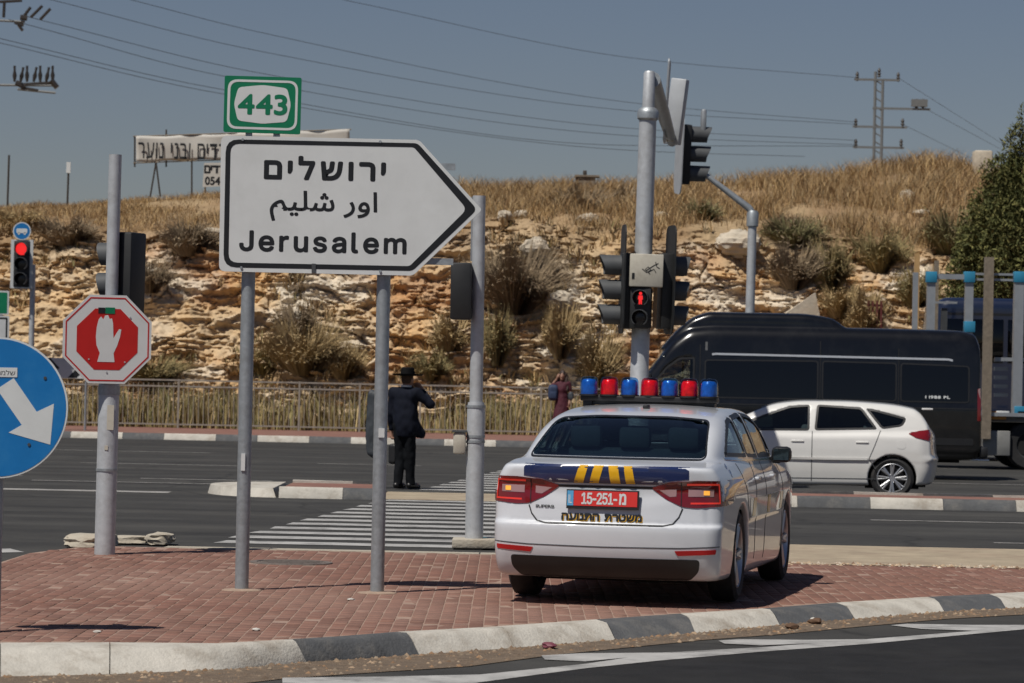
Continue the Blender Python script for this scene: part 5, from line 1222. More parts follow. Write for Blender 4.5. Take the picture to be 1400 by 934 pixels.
    band = [(-.645, .992), (.645, .992), (.645, .905), (.50, .888), (.40, .862), (-.40, .862), (-.50, .888), (-.645, .905)]; bd = shell(F, 'B', band, .003, .006, 'navy_band', M['decal_navy'], root, .025)
    st = [((-.200, -.130), (-.245, -.170)), ((-.085, -.010), (-.122, -.050)), ((.025, .100), (.045, .122)), ((.145, .210), (.165, .235))]
    for (a, b) in st: shell(F, 'B', [(b[0], .864), (b[1], .864), (a[1], .990), (a[0], .990)], .0055, .004, 'yellow_stripe', M['decal_yellow'], bd, .03)
    shell(F, 'B', stroke([(-.88, .438), (-.6, .425), (0, .420), (.6, .425), (.88, .438)], .007), .0025, .004, 'bumper_seam', M['grey_plastic'], root, .03)
    shell(F, 'B', round_poly([(-.74, .345), (.74, .345), (.73, .26), (.66, .195), (-.66, .195), (-.73, .26)], .03), .004, .02, 'diffuser', M['trim_black'], root, .04)
    # number plate
    yp = -2.372 - .034; pl = bpy.data.objects.new('number_plate', None); COL.objects.link(pl); pl.parent = root; pl.location = (-.012, yp, .750); pl.rotation_euler = (R(-4), 0, 0)
    MB().box((0, .002, 0), (.565, .012, .135)).build('plate_frame', M['trim_black'], pl); MB().box((.022, -.0055, .006), (.495, .003, .105)).build('plate_field', M['plate_red'], pl); MB().box((-.252, -.0055, .006), (.048, .003, .105)).build('plate_strip', M['plate_blue'], pl)
    flat_text('plate_number', '15-251-', (-.165, -.036, .115, .048), -.0078, M['sign_white'], pl, bold=.003, spacing=.06, font=_font); flat_text('plate_letter', 'מ', (.128, -.034, .185, .046), -.0078, M['sign_white'], pl, bold=.004); flat_text('plate_country', 'IL', (-.266, -.03, -.238, .03), -.0078, M['sign_white'], pl)
    for (word, box) in (('משטרת', (.003, .600, .295, .652)), ('התנועה', (-.335, .600, -.035, .652))):
        V, Fc, Lr = lettering(word, box, .0042, rtl=True, spacing=.10)
        for (mt, off, nm, dx) in (('decal_yellow', .003, 'lettering_edge', .005), ('trim_black', .0045, 'hebrew_lettering', 0)):
            p0 = np.stack([V[:, 0] + dx, np.full(len(V), -3.2), V[:, 1] - dx], 1); X, _ = march(F, p0, np.array([0, 1., 0]), 3.2, off); X[:, 1] -= .00012 * Lr
            me = bpy.data.meshes.new(nm); me.from_pydata([tuple(q) for q in X], [], Fc); me.materials.append(M[mt]); obj(nm, me, root)
    V, Fc, Lr = lettering('SUPERB', (-.545, .683, -.395, .703), .001, spacing=.07); p0 = np.stack([V[:, 0], np.full(len(V), -3.2), V[:, 1]], 1); X, _ = march(F, p0, np.array([0, 1., 0]), 3.2, .004); X[:, 1] -= .0002 * Lr
    me = bpy.data.meshes.new('badge'); me.from_pydata([tuple(q) for q in X], [], Fc); me.materials.append(M['grey_plastic']); obj('badge', me, root)
    # sides: door seams, handles, sill, band
    for s in 'LR':
        for ln in ([(-.62, .28), (-.66, .6), (-.62, 1.0)], [(-.05, .26), (-.05, 1.0)], [(1.02, .30), (1.06, .7), (.98, .99)], [(-1.02, .58), (-1.16, .80), (-1.28, 1.0)]): shell(F, s, stroke(ln, .009), .0025, .004, 'door_seam', M['trim_black'], root, .03)
        shell(F, s, [(-.98, .60), (1.15, .60), (1.15, .74), (-1.03, .74)], .003, .005, 'side_band', M['decal_navy'], root, .06)
        for k in range(3): shell(F, s, [(-.9 + k * .85, .605), (-.75 + k * .85, .605), (-.65 + k * .85, .735), (-.80 + k * .85, .735)], .0055, .004, 'side_stripe', M['decal_yellow'], root, .05)
        sx = -1 if s == 'L' else 1
        for yh in (-.50, .42): MB().box((sx * .925, yh, .875), (.04, .2, .025), bev=.01).build('door_handle', M['paint_white'], root)
        mb = MB(); mb.box((sx * .945, .80, 1.03), (.17, .12, .125), bev=.04); mb.box((sx * .88, .82, .985), (.10, .06, .05)); mr = mb.build('mirror', M['trim_black'], root); MB().box((sx * .948, .737, 1.032), (.13, .006, .09)).build('mirror_glass', M['mirror_glass'], mr)
        shell(F, s, stroke([(-1.56, 1.04), (-.6, 1.012), (.5, 1.0), (1.0, 1.0)], .014), .005, .01, 'chrome_strip', M['chrome'], root, .05)
    mk = [(-1.78, .98), (-1.70, 1.0), (-1.74, .95), (-1.66, .96), (-1.72, .92)]; shell(F, 'R', stroke(mk, .02), .003, .003, 'emblem', M['decal_navy'], root, .02)
    for (x, s) in ((.80, 1), (-.80, -1)):
        for ya in p['axles']: wheel(root, x, ya, .335, .225, 5, s)
    mb = MB(); mb.box((0, 0, .24), (1.1, 4.2, .10)); mb.build('underbody', M['under_black'], root)
    for ya in p['axles']: MB().box((0, ya, .40), (1.14, .84, .5)).build('wheel_well', M['under_black'], root)
    mb = MB(); mb.box((0, -1.05, .78), (1.30, .16, .62), bev=.05); mb.box((0, -.75, .50), (1.3, .6, .16), bev=.05); mb.build('rear_bench', M['interior'], root)
    for x in (-.40, 0, .40): MB().box((x, -1.10, 1.17), (.26, .10, .17), bev=.04).build('headrest', M['interior'], root)
    for x in (-.36, .36): seat(root, x, .12, .42)
    MB().box((0, 1.02, .86), (1.35, .35, .25), bev=.06).build('dashboard', M['interior'], root); MB().box((0, -1.58, 1.015), (1.2, .75, .02)).build('parcel_shelf', M['upholstery'], root)
    MB().tube([(.0 + .36 * math.cos(0) * 0, .0, 0)] * 0 + [(-.36 + .17 * math.cos(a), .68 + .06 * math.sin(a), .93 + .17 * math.sin(a)) for a in np.linspace(0, 2 * math.pi, 17)], .014, 6).build('steering_wheel', M['trim_black'], root)
    mb = MB(); mb.tube([(-.45, -2.30, .235), (-.45, -2.0, .235)], .03, 10); mb.build('exhaust', M['steel_dark'], root)
    MB().box((.02, -.72, 1.392), (.05, .09, .035), bev=.012).build('antenna', M['trim_black'], root)
    # beacon bar
    bar = bpy.data.objects.new('light_bar', None); COL.objects.link(bar); bar.parent = root; bar.location = (-.07, -.05, 1.382)
    mb = MB(); mb.box((0, 0, .065), (1.16, .16, .045), bev=.012); mb.build('bar', M['trim_black'], bar); MB().box((0, .02, .035), (1.02, .10, .04)).build('bar_tray', M['grey_plastic'], bar)
    for x in (-.52, .52): MB().box((x, 0, .012), (.08, .14, .08), bev=.01).build('bar_foot', M['trim_black'], bar)
    for k in range(7):
        x = (k - 3) * .170; yv = -abs(k - 3) * .02; c = 'beacon_blue' if k % 2 == 0 else 'beacon_red'
        mb = MB(); mb.lathe([(.074, .085), (.079, .09), (.078, .16), (.074, .20), (.066, .218), (.05, .228), (.0, .232)], (x, yv, 0), 'Z', 20); bk = mb.build('beacon', M[c], bar)
        mb = MB(); mb.lathe([(.0, .09), (.070, .09), (.071, .115), (.070, .165), (.064, .195), (.050, .210), (.0, .216)], (x, yv, 0), 'Z', 14); mb.build('reflector', M[c.replace('beacon_', 'beacon_core_')], bk)  # coloured core added inside the dome so that it looks bright
        mb = MB(); mb.lathe([(.06, .082), (.083, .082), (.083, .095), (.06, .095)], (x, yv, 0), 'Z', 20); mb.build('beacon_base', M['trim_black'], bk)
    return root
pc = P(826, 700, 23.9); yaw = R(-11.7); rear_off = Matrix.Rotation(yaw, 3, 'Z') @ Vector((0, -2.40, 0))
police_car((pc.x - rear_off.x, pc.y - rear_off.y, .004), yaw).scale = (.945, 1.0, 1.035)

# ------------------------------------------------------------------ the white hatchback
def hatchback(loc, rz):
    root = thing('hatchback_car', 'white five-door hatchback waiting in front of the black van', 'car', loc, rz)
    p = dict(w=.88, k1=.08, kg=.10, ku=.06, kr=.14, crown=.05, plan=.13, deck_crown=.03, rs=.85,
        wy=[(-2.15, .80), (-1.9, .86), (-1.3, .885), (0, .885), (1.3, .88), (1.8, .84), (2.17, .66)], wz=[(.10, -.08), (.25, -.02), (.5, 0), (.7, 0), (.85, -.012), (.95, -.03), (1.1, -.09)],
        zd=[(-2.2, .98), (-1.9, 1.02), (-1.2, 1.0), (0, .96), (.8, .98), (1.1, .985), (1.5, .92), (1.9, .80), (2.18, .60)],
        yr=[(.10, -1.88), (.25, -1.97), (.45, -2.02), (.6, -2.03), (.68, -2.00), (.9, -1.98), (1.0, -1.96), (1.2, -1.93), (1.5, -1.93)], yf=[(.10, 2.02), (.25, 2.12), (.5, 2.17), (.7, 2.1), (.85, 1.9), (1.0, 1.6)],
        zr=[(-2.2, .3), (-2.0, .93), (-1.90, 1.10), (-1.76, 1.31), (-1.64, 1.385), (-1.2, 1.45), (-.6, 1.475), (-.1, 1.47), (.3, 1.43), (.8, 1.24), (1.25, 1.02), (1.5, .88), (1.9, .3)],
        gz=[(.6, .885), (.9, .85), (1.0, .825), (1.2, .75), (1.40, .655), (1.55, .56)], gy=[(-2.2, -.10), (-1.6, -.04), (-1.0, 0), (.5, 0), (1.3, -.07)], zb=[(-2.2, .30), (-1.9, .22), (1.7, .17), (2.2, .22)])
    F = body_field(p)
    wins = [[(-1.50, 1.10), (-1.56, 1.225), (-1.10, 1.345), (-.95, 1.365), (-1.20, 1.05)], [(-1.14, 1.045), (-.90, 1.372), (-.35, 1.40), (-.25, 1.40), (-.22, 1.01)], [(-.15, 1.005), (-.15, 1.40), (.15, 1.375), (.55, 1.22), (1.02, 1.0), (.95, .985)]]
    rear_glass = [(-.58, 1.10), (.58, 1.10), (.50, 1.33), (-.50, 1.33)]; front_glass = [(-.62, 1.06), (.62, 1.06), (.52, 1.37), (-.52, 1.37)]
    p.update(axles=(-1.36, 1.24), wheel_r=.316, arch=.352, arch_in=.54, floor=((-1.35, -1.25, 1.5), (.98, .42, .42)), cab=(-2.0, 1.25), side_cut=[(ring(round_poly(w, .05), .012), 0) for w in wins], rear_cut=[ring(round_poly(rear_glass, .06), .014)], rear_lim=-1.5, front_cut=[ring(round_poly(front_glass, .06), .014)], front_lim=.2)
    field_obj('body', cut_field(F, p), (-.95, -2.25, .1), (.95, 2.25, 1.53), .019, M['paint_cream'], root)
    side_windows(F, root, wins, 'LR', 'glass_car', fw=.03)
    for (sd, poly, nm) in (('B', rear_glass, 'rear_window'), ('F', front_glass, 'windscreen')):
        rg = round_poly(poly, .06, 4); g = shell(F, sd, rg, -.004, .005, nm, M['glass_dark'], root, .08); shell(F, sd, rg, .003, .01, 'window_frame', M['trim_black'], g, .05, holes=[ring(rg, .03)])
    for s in 'LR':
        tl = round_poly([(-1.92, .98), (-1.90, .89), (-1.70, .93), (-1.58, .995), (-1.74, 1.04), (-1.89, 1.06)], .02); t = shell(F, s, tl, .008, .03, 'tail_light', M['lamp_red'], root, .04)
        sx = -1 if s == 'L' else 1
        shell(F, 'B', round_poly([(sx * .52, .94), (sx * .78, .93), (sx * .80, 1.02), (sx * .66, 1.04)][::sx], .02), .006, .02, 'tail_light', M['lamp_red'], root, .04)
        for ln in ([(-1.12, .45), (-1.02, .60), (-1.10, .80), (-1.18, 1.03)], [(-.19, .25), (-.19, 1.0)], [(.92, .28), (.98, .7), (.92, .98)], [(-1.12, .30), (.92, .28)]): shell(F, s, stroke(ln, .011), .003, .004, 'door_seam', M['grey_plastic'], root, .04)
        shell(F, s, stroke([(-1.0, .60), (.85, .575)], .035), .010, .02, 'side_moulding', M['paint_cream'], root, .06)
        shell(F, s, round_poly([(-1.55, .76), (-1.42, .76), (-1.42, .89), (-1.55, .89)], .05), .003, .004, 'fuel_flap', M['paint_cream'], root, .04)
        for yh in (-.92, .02): MB().box((sx * .878, yh, .845), (.04, .19, .03), bev=.012).build('door_handle', M['paint_cream'], root)
        mb = MB(); mb.box((sx * .955, .80, 1.04), (.18, .13, .14), bev=.045); mb.box((sx * .87, .82, 1.0), (.10, .05, .05)); mb.build('mirror', M['paint_cream'], root)
        for (yy, rr_) in zip(p['axles'], (0, 0)): wheel(root, sx * .765, yy, .316, .205, 8, sx, .222)
        mb = MB()
        for yy in p['axles']: pass
    mb = MB(); mb.box((0, 0, .23), (1.0, 3.7, .10)); mb.build('underbody', M['under_black'], root)
    [MB().box((0, yy, .38), (1.10, .78, .46)).build('wheel_well', M['under_black'], root) for yy in p['axles']]
    for x in (-.36, .36): seat(root, x, .15, .40, .46); seat(root, x, -.75, .42, .46)
    MB().box((0, 1.05, .84), (1.25, .35, .25), bev=.06).build('dashboard', M['interior'], root)
    MB().box((0, -1.86, 1.365), (1.0, .16, .03), bev=.01).build('spoiler', M['paint_cream'], root)
    return root
g = G(1219, 682.5, -.02); hy = R(90 - 6)
off = Matrix.Rotation(hy, 3, 'Z') @ Vector((-.77, -1.36, 0))
hatchback((g.x - off.x, g.y - off.y, -.018), hy).scale = (1, 1, .965)

# ------------------------------------------------------------------ the black van
def van(loc, rz):
    root = thing('black_van', 'long black high-roof van standing behind the white hatchback', 'van', loc, rz)
    domec = curve([(-.75, 2.40), (-.55, 2.66), (-.25, 2.84), (.3, 2.90), (1.8, 2.90), (2.1, 2.82), (2.4, 2.60), (2.75, 2.2)])
    def extra(f, x, y, z):
        ax = np.abs(x); dome = smax(smax(ax - .70, z - domec(y) + .06 * ax * ax, .15), np.maximum(-.75 - y, y - 2.75), .05)
        return smin(f, np.maximum(dome, 2.2 - z), .05)
    p = dict(w=1.0, k1=.10, kg=.22, ku=.05, kr=.14, crown=.05, plan=.05, rs=.9, extra=extra,
        wy=[(-3, .955), (-2.6, .985), (-1.5, .99), (2.3, .99), (3.2, .96), (3.92, .78)], wz=[(.2, -.04), (.5, -.005), (.9, 0), (1.3, -.005), (1.5, -.02)],
        zd=[(-3.0, 1.35), (2.2, 1.35), (2.8, 1.32), (3.2, 1.22), (3.55, 1.12), (3.8, .98), (3.95, .75)], yr=[(.2, -2.93), (.5, -2.97), (1.2, -2.965), (1.6, -2.95)], yf=[(.2, 3.8), (.45, 3.9), (.8, 3.92), (1.0, 3.85), (1.3, 3.55), (1.6, 3.25)],
        zr=[(-3.02, .3), (-2.965, 1.2), (-2.90, 2.42), (-2.80, 2.60), (-2.5, 2.655), (-1, 2.665), (1.7, 2.66), (2.15, 2.62), (2.45, 2.44), (2.75, 2.08), (3.15, 1.55), (3.45, 1.2), (3.8, .4)],
        gz=[(.5, .99), (1.3, .985), (1.6, .965), (2.2, .90), (2.5, .85), (2.8, .80)], gy=[(-3, -.02), (-2, 0), (2.1, 0), (2.9, -.05), (3.5, -.14)], gh_min=.5, zb=[(-3, .42), (-2.7, .36), (3.6, .30), (4.0, .34)])
    F = body_field(p)
    wins = [[(2.12, 1.42), (2.12, 2.08), (2.40, 2.06), (2.62, 1.90), (2.98, 1.46), (2.93, 1.40)]]
    panes = [[(-2.72, 1.36), (-2.72, 2.02), (-1.50, 2.05), (-1.50, 1.36)], [(-1.44, 1.36), (-1.44, 2.05), (-.12, 2.06), (-.12, 1.36)], [(-.06, 1.36), (-.06, 2.06), (1.95, 2.04), (1.95, 1.36)]]
    front_glass = [(-.78, 1.42), (.78, 1.42), (.70, 2.2), (-.70, 2.2)]
    p.update(axles=(-1.62, 2.70), wheel_r=.345, arch=.40, arch_in=.62, floor=((0, 1), (1.0, 1.0)), cab=(1.8, 3.3), side_cut=[(ring(round_poly(w, .06), .015), 0) for w in wins], front_cut=[ring(round_poly(front_glass, .06), .015)], front_lim=2.2)
    field_obj('body', cut_field(F, p), (-1.05, -3.05, .25), (1.05, 4.0, 3.0), .034, M['paint_black'], root)
    side_windows(F, root, wins, 'LR', 'glass_car', fw=.035); rg = round_poly(front_glass, .06, 4); shell(F, 'F', rg, -.004, .006, 'windscreen', M['glass_car'], root, .12)
    for s in 'LR':
        sx = -1 if s == 'L' else 1
        for w_ in panes: shell(F, s, round_poly(w_, .07), .009, .01, 'window_seal', M['trim_black'], root, None, holes=[ring(round_poly(w_, .07), .025)]); shell(F, s, round_poly(w_, .07), .006, .014, 'side_window', M['pane_black'], root, .14)
        shell(F, s, stroke([(-2.42, 2.105), (-2.35, 2.125), (1.75, 2.14), (1.82, 2.13)], .036), .014, .02, 'silver_stripe', M['silver_paint'], root, .1)
        MB().box((sx * .995, 2.25, 1.30), (.05, .22, .05), bev=.015).build('door_handle', M['grey_plastic'], root); shell(F, s, stroke([(-2.85, 1.26), (3.1, 1.26)], .02), .006, .01, 'body_crease', M['trim_black'], root, .1)
        shell(F, s, round_poly([(-2.80, .62), (3.2, .62), (3.2, .74), (-2.80, .74)], .03), .010, .02, 'side_moulding', M['trim_black'], root, .12)
        for ln in ([(-.09, .45), (-.09, 2.4)], [(2.03, .40), (2.03, 2.3)], [(-1.47, .85), (-1.47, 2.3)]): shell(F, s, stroke(ln, .012), .004, .005, 'door_seam', M['under_black'], root, .1)
        for yy in p['axles']: wheel(root, sx * .85, yy, .345, .235, 6, sx, .215)
        shell(F, s, round_poly([(-2.95, 1.05), (-2.86, 1.05), (-2.86, 1.62), (-2.95, 1.62)], .02), .010, .03, 'tail_light', M['lamp_red'], root, .06)
        shell(F, 'B', round_poly([(sx * .84, 1.05), (sx * .96, 1.05), (sx * .955, 1.62), (sx * .84, 1.62)][::sx], .02), .010, .03, 'tail_light', M['lamp_clear'], root, .06)
        mb = MB(); mb.box((sx * 1.14, 2.95, 1.60), (.20, .14, .36), bev=.05); mb.box((sx * 1.02, 2.98, 1.48), (.14, .06, .06)); mb.build('mirror', M['trim_black'], root)
        V, Fc, Lr = lettering('1 1988 PL', (-2.46, 1.43, -2.02, 1.483), .004, spacing=.12)
    # white script on the rear quarter
    p0 = np.stack([np.full(len(V), -3.2), -V[:, 0] + 2 * -2.20, V[:, 1]], 1); X, _ = march(F, p0, np.array([1., 0, 0]), 3.2, .009); X[:, 0] -= .0003 * Lr
    me = bpy.data.meshes.new('lettering'); me.from_pydata([tuple(q) for q in X], [], Fc); me.materials.append(M['sign_white']); obj('lettering', me, root)
    MB().box((0, -2.99, .50), (1.86, .16, .20), bev=.04).build('rear_bumper', M['trim_black'], root)
    MB().box((-.86, -2.9, .60), (.10, .04, .06)).build('marker_light', M['lamp_amber'], root); MB().box((-.75, -2.85, .36), (.25, .5, .03), bev=.01).build('side_step', M['chrome'], root)
    mb = MB(); mb.box((0, .4, .36), (1.2, 6.0, .12)); mb.build('underbody', M['under_black'], root)
    [MB().box((0, yy, .45), (1.26, .86, .56)).build('wheel_well', M['under_black'], root) for yy in p['axles']]
    for x in (-.45, .45): seat(root, x, 2.35, .95, .5)
    MB().box((0, 3.05, 1.25), (1.6, .3, .25), bev=.06).build('dashboard', M['interior'], root); MB().box((0, 1.92, 1.7), (1.8, .04, 1.3)).build('bulkhead', M['interior'], root)
    return root
VY = 58.0; q = P(1347, 560, VY); van((q.x - 2.98, VY + 1.0, -.018), R(90 - 1.5))
# ================================================================== people and what they carry
pm('skin', (.30, .165, .115), .55, var=.1, scale=12); pm('suit_navy', (.007, .009, .017), .85, var=.3, scale=9, spec=.15); pm('trouser_black', (.005, .006, .008), .85, var=.3, scale=9, spec=.15)
pm('hat_black', (.004, .004, .0045), .8, spec=.15, var=.2); pm('beard', (.05, .03, .02), .9, var=.3, scale=30); pm('shirt_white', (.6, .6, .6), .8, var=.1); pm('shoe_black', (.012, .011, .011), .35, var=.2); pm('bag_grey', (.035, .042, .05), .65, var=.3, scale=5, bump=.2, bscale=10)
pm('dress_maroon', (.060, .007, .017), .8, var=.25, scale=8, bump=.3, bscale=25); pm('hair_brown', (.030, .014, .009), .6, var=.4, scale=25, bump=.4, bscale=60); pm('backpack_blue', (.018, .035, .085), .7, var=.3, scale=7)
def wrinkle(x, y, z, a, s): return a * vnoise(x * 11 + 3, y * 11, z * 5, s) + a * .5 * vnoise(x * 24, y * 24 + 7, z * 13, s + 3)
def union(fs, k):
    def F(x, y, z):
        r = None
        for f in fs: v = f(x, y, z); r = v if r is None else smin(r, v, k)
        return r
    return F
cap = lambda a, b, ra, rb: (lambda x, y, z: capsule(x, y, z, a, b, ra, rb)); ell = lambda c, r: (lambda x, y, z: ellip(x, y, z, c, r))
def mirror_y(pts): return pts
def hand_parts(w, d, n, s=1.0, curl=.5):
    """a palm and five bent fingers; w wrist, d direction of the hand, n back-of-hand normal"""
    w, d, n = Vector(w), Vector(d).normalized(), Vector(n).normalized(); sd = d.cross(n).normalized(); fs = []
    k = w + d * .085 * s; fs.append(cap(tuple(w), tuple(k), .026 * s, .034 * s)); fs.append(cap(tuple(w + sd * .02 * s), tuple(k + sd * .028 * s), .018 * s, .016 * s)); fs.append(cap(tuple(w - sd * .02 * s), tuple(k - sd * .028 * s), .018 * s, .016 * s))
    for q, ln in zip((-.033, -.011, .011, .032), (.062, .078, .074, .058)):
        a = k + sd * q * s; b = a + (d * math.cos(curl * .6) - n * math.sin(curl * .6)) * ln * .5 * s; c = b + (d * math.cos(curl * 1.6) - n * math.sin(curl * 1.6)) * ln * .55 * s
        fs.append(cap(tuple(a), tuple(b), .0095 * s, .009 * s)); fs.append(cap(tuple(b), tuple(c), .009 * s, .0075 * s))
    a = w + sd * .024 * s + d * .02 * s; b = a + (d * .6 + sd * .8) * .045 * s; c = b + (d * .9 + sd * .25 - n * .3) * .035 * s; fs.append(cap(tuple(a), tuple(b), .013 * s, .011 * s)); fs.append(cap(tuple(b), tuple(c), .011 * s, .009 * s)); return fs

# ---- the man on the reservation: stands with his back to us, turned a little to the right, hand raised to his face
mp = G(561, 668.5, -.01)
man = thing('person', 'man in a dark suit and black brimmed hat on the crossing, hand at his face', 'person', (mp.x - .10, mp.y, -.010), R(-28))
# local frame: he faces +y; +x is his right
hip, kn, an = .90, .48, .09
LL = [(-.08, .0, hip), (-.08, .02, kn), (-.075, -.05, an)]; RL = [(.08, 0, hip), (.07, .05, kn), (.07, .08, an)]
shz = 1.40; shL, shR = (-.185, -.01, shz), (.185, -.01, shz); elL, wrL = (-.235, -.01, 1.10), (-.25, .06, .84); elR, wrR = (.36, .10, 1.235), (.16, .20, 1.44)
head = (.01, .045, 1.585)
fs = [cap(LL[0], LL[1], .085, .055), cap(LL[1], LL[2], .055, .04), cap(RL[0], RL[1], .085, .055), cap(RL[1], RL[2], .055, .04), ell((0, 0, .95), (.165, .11, .13)), ell((0, .0, 1.22), (.17, .105, .24)), cap((-.13, -.01, 1.37), (.13, -.01, 1.37), .075, .075), cap((0, 0, 1.38), (.005, .03, 1.52), .058, .055),
      cap(shL, elL, .052, .042), cap(elL, wrL, .040, .028), cap(shR, elR, .052, .042), cap(elR, wrR, .040, .028), ell(head, (.078, .098, .118)), cap((.01, .14, 1.57), (.01, .155, 1.552), .014, .017), ell((.088, .03, 1.575), (.012, .022, .034)), ell((-.068, .03, 1.575), (.012, .022, .034)), ell((.01, .10, 1.50), (.05, .045, .05)),
      cap((-.075, -.07, .05), (-.08, .12, .045), .04, .035), cap((.07, .06, .05), (.08, .25, .045), .04, .035)]
fs += hand_parts(wrL, (0, .05, -1), (-1, 0, 0), 1.0, .9) + hand_parts(wrR, (-.75, .1, .65), (.3, .9, .2), 1.0, .7)
field_obj('body', union(fs, .022), (-.42, -.3, -.02), (.5, .42, 1.75), .012, M['skin'], man)
# jacket: open at the hem, hangs to the thigh
def jacket(x, y, z):
    t = union([ell((0, 0, 1.22), (.18, .13, .30)), cap((-.15, -.01, 1.37), (.15, -.01, 1.37), .090, .090), ell((.01, -.005, .96), (.185, .14, .30)), cap((.10, .06, .92), (.17, .16, .80), .10, .075)], .06)(x, y, z)
    a = union([cap(shL, elL, .075, .060), cap(elL, (-.249, .052, .87), .058, .048), cap(shR, elR, .075, .062), cap(elR, (.185, .187, 1.41), .060, .048)], .03)(x, y, z)
    f = smin(t, a, .045); f = f + wrinkle(x, y, z, .010, 1)
    f = np.maximum(f, .755 - z - .10 * x); return np.maximum(f, z - 1.475 + .3 * np.hypot(x, y - .02) * 0)
field_obj('jacket', jacket, (-.4, -.3, .6), (.5, .42, 1.55), .013, M['suit_navy'], man)
def trousers(x, y, z):
    f = union([cap(LL[0], LL[1], .098, .074), cap(LL[1], (-.075, -.04, .07), .070, .066), cap(RL[0], RL[1], .098, .074), cap(RL[1], (.07, .08, .07), .070, .066), ell((0, 0, .93), (.18, .125, .14))], .03)(x, y, z)
    return np.maximum(f + wrinkle(x, y, z, .010, 2), .055 - z)
field_obj('trousers', trousers, (-.3, -.25, 0), (.3, .3, 1.1), .013, M['trouser_black'], man)
def shoes(x, y, z):
    f = union([cap((-.075, -.09, .05), (-.075, .02, .06), .045, .05), cap((-.075, .0, .04), (-.085, .15, .03), .045, .036), cap((.07, .04, .05), (.07, .14, .06), .045, .05), cap((.07, .13, .04), (.085, .28, .03), .045, .036)], .03)(x, y, z); return np.maximum(f, .002 - z)
field_obj('shoes', shoes, (-.25, -.25, -.02), (.3, .4, .2), .012, M['shoe_black'], man)
field_obj('shirt_collar', union([lambda x, y, z: np.maximum(np.maximum(np.hypot(x - .003, (y - .012)) - .078, -(np.hypot(x - .003, y - .012) - .064)), np.abs(z - 1.475) - .028)], .01), (-.12, -.1, 1.4), (.12, .15, 1.55), .008, M['shirt_white'], man)
field_obj('hair', union([ell((.01, .03, 1.60), (.086, .098, .110)), ell((.01, .10, 1.485), (.055, .05, .075))], .02), (-.12, -.12, 1.38), (.14, .2, 1.75), .009, M['beard'], man)
mb = MB(); prof = [(.0, 1.755), (.07, 1.765), (.090, 1.75), (.098, 1.70), (.105, 1.652), (.12, 1.645), (.20, 1.652), (.222, 1.668), (.205, 1.645), (.105, 1.638), (.0, 1.638)]
mb.lathe(prof, (0, 0, 0), 'Z', 28); me = mb.mesh('hat', M['hat_black']); me.transform(Matrix.Translation((.01, .035, 0)) @ Matrix.Diagonal((1, 1.12, 1, 1))); hat = obj('hat', me, man)
mb = MB(); mb.lathe([(.101, 1.656), (.103, 1.657), (.100, 1.685), (.097, 1.685)], (0, 0, 0), 'Z', 28); me = mb.mesh('hat_band', M['trouser_black']); me.transform(Matrix.Translation((.01, .035, 0)) @ Matrix.Diagonal((1, 1.12, 1, 1))); obj('hat_band', me, hat)
# what he holds
wl = man.matrix_basis @ Vector((-.25, .075, .74))
bagp = Vector((mp.x - .22, mp.y + .03, 0))
br = thing('shoulder_bag', 'small black bag hanging from the hand of the man in the hat', 'bag', (wl.x + .07, wl.y, .34), R(-28))
field_obj('bag_body', lambda x, y, z: smax(np.maximum(np.abs(x) - .055, np.abs(y) - .15), np.abs(z - .15) - .15, .05), (-.1, -.2, -.05), (.1, .2, .35), .014, M['trim_black'], br)
MB().tube([(0, -.06, .28), (0, -.05, .36), (0, .0, .385), (0, .05, .36), (0, .06, .28)], .010, 6).build('bag_handle', M['trim_black'], br)
gl_ = man.matrix_basis @ Vector((-.42, .0, 0))
gb = thing('garment_bag', 'long grey garment bag carried beside the man in the hat', 'garment bag', (wl.x - .255, wl.y + .03, .42), R(-15))
def gbf(x, y, z): return smax(smax(np.abs(x) - .10 - .035 * np.sin((z) * 3.1), np.abs(y) - .055, .05), np.abs(z - .50) - .50, .10) + wrinkle(x, y, z, .010, 3)
field_obj('cover', gbf, (-.2, -.12, -.1), (.2, .12, 1.1), .014, M['bag_grey'], gb)
MB().tube([(.02, -.057, .08), (.0, -.060, .5), (.02, -.057, .95)], .006, 5).build('zip', M['steel_dark'], gb)
MB().tube([(0, 0, .97), (0, 0, 1.03), (.03, 0, 1.07), (.06, 0, 1.04)], .006, 6).build('hanger_hook', M['steel_dark'], gb)

# ---- the woman by the railing: faces us, hand raised to her head
wp = P(768, 560, 83.6)
wo_ = thing('person', 'long-haired woman in a maroon dress by the railing, hand at her head', 'person', (wp.x, 83.6, .12), R(172))
hip = .86; LL = [(-.085, 0, hip), (-.085, .02, .46), (-.085, 0, .08)]; RL = [(.085, 0, hip), (.09, .03, .46), (.10, .02, .08)]
shL, shR = (-.16, 0, 1.36), (.16, 0, 1.36); elL, wrL = (-.22, .0, 1.09), (-.20, .10, .88); elR, wrR = (.27, .06, 1.30), (.125, .06, 1.49); head = (0, .03, 1.56)
fs = [cap(LL[0], LL[1], .08, .05), cap(LL[1], LL[2], .05, .035), cap(RL[0], RL[1], .08, .05), cap(RL[1], RL[2], .05, .035), ell((0, 0, .90), (.165, .115, .13)), ell((0, 0, 1.18), (.135, .10, .22)), cap((-.11, 0, 1.34), (.11, 0, 1.34), .06, .06), cap((0, 0, 1.36), (0, .02, 1.48), .045, .045),
      cap(shL, elL, .044, .036), cap(elL, wrL, .035, .024), cap(shR, elR, .044, .036), cap(elR, wrR, .035, .024), ell(head, (.072, .09, .112)), cap((0, .118, 1.55), (0, .128, 1.53), .011, .014), ell((0, .085, 1.475), (.035, .035, .03)), cap((-.085, -.02, .04), (-.09, .14, .03), .035, .028), cap((.10, 0, .04), (.11, .16, .03), .035, .028)]
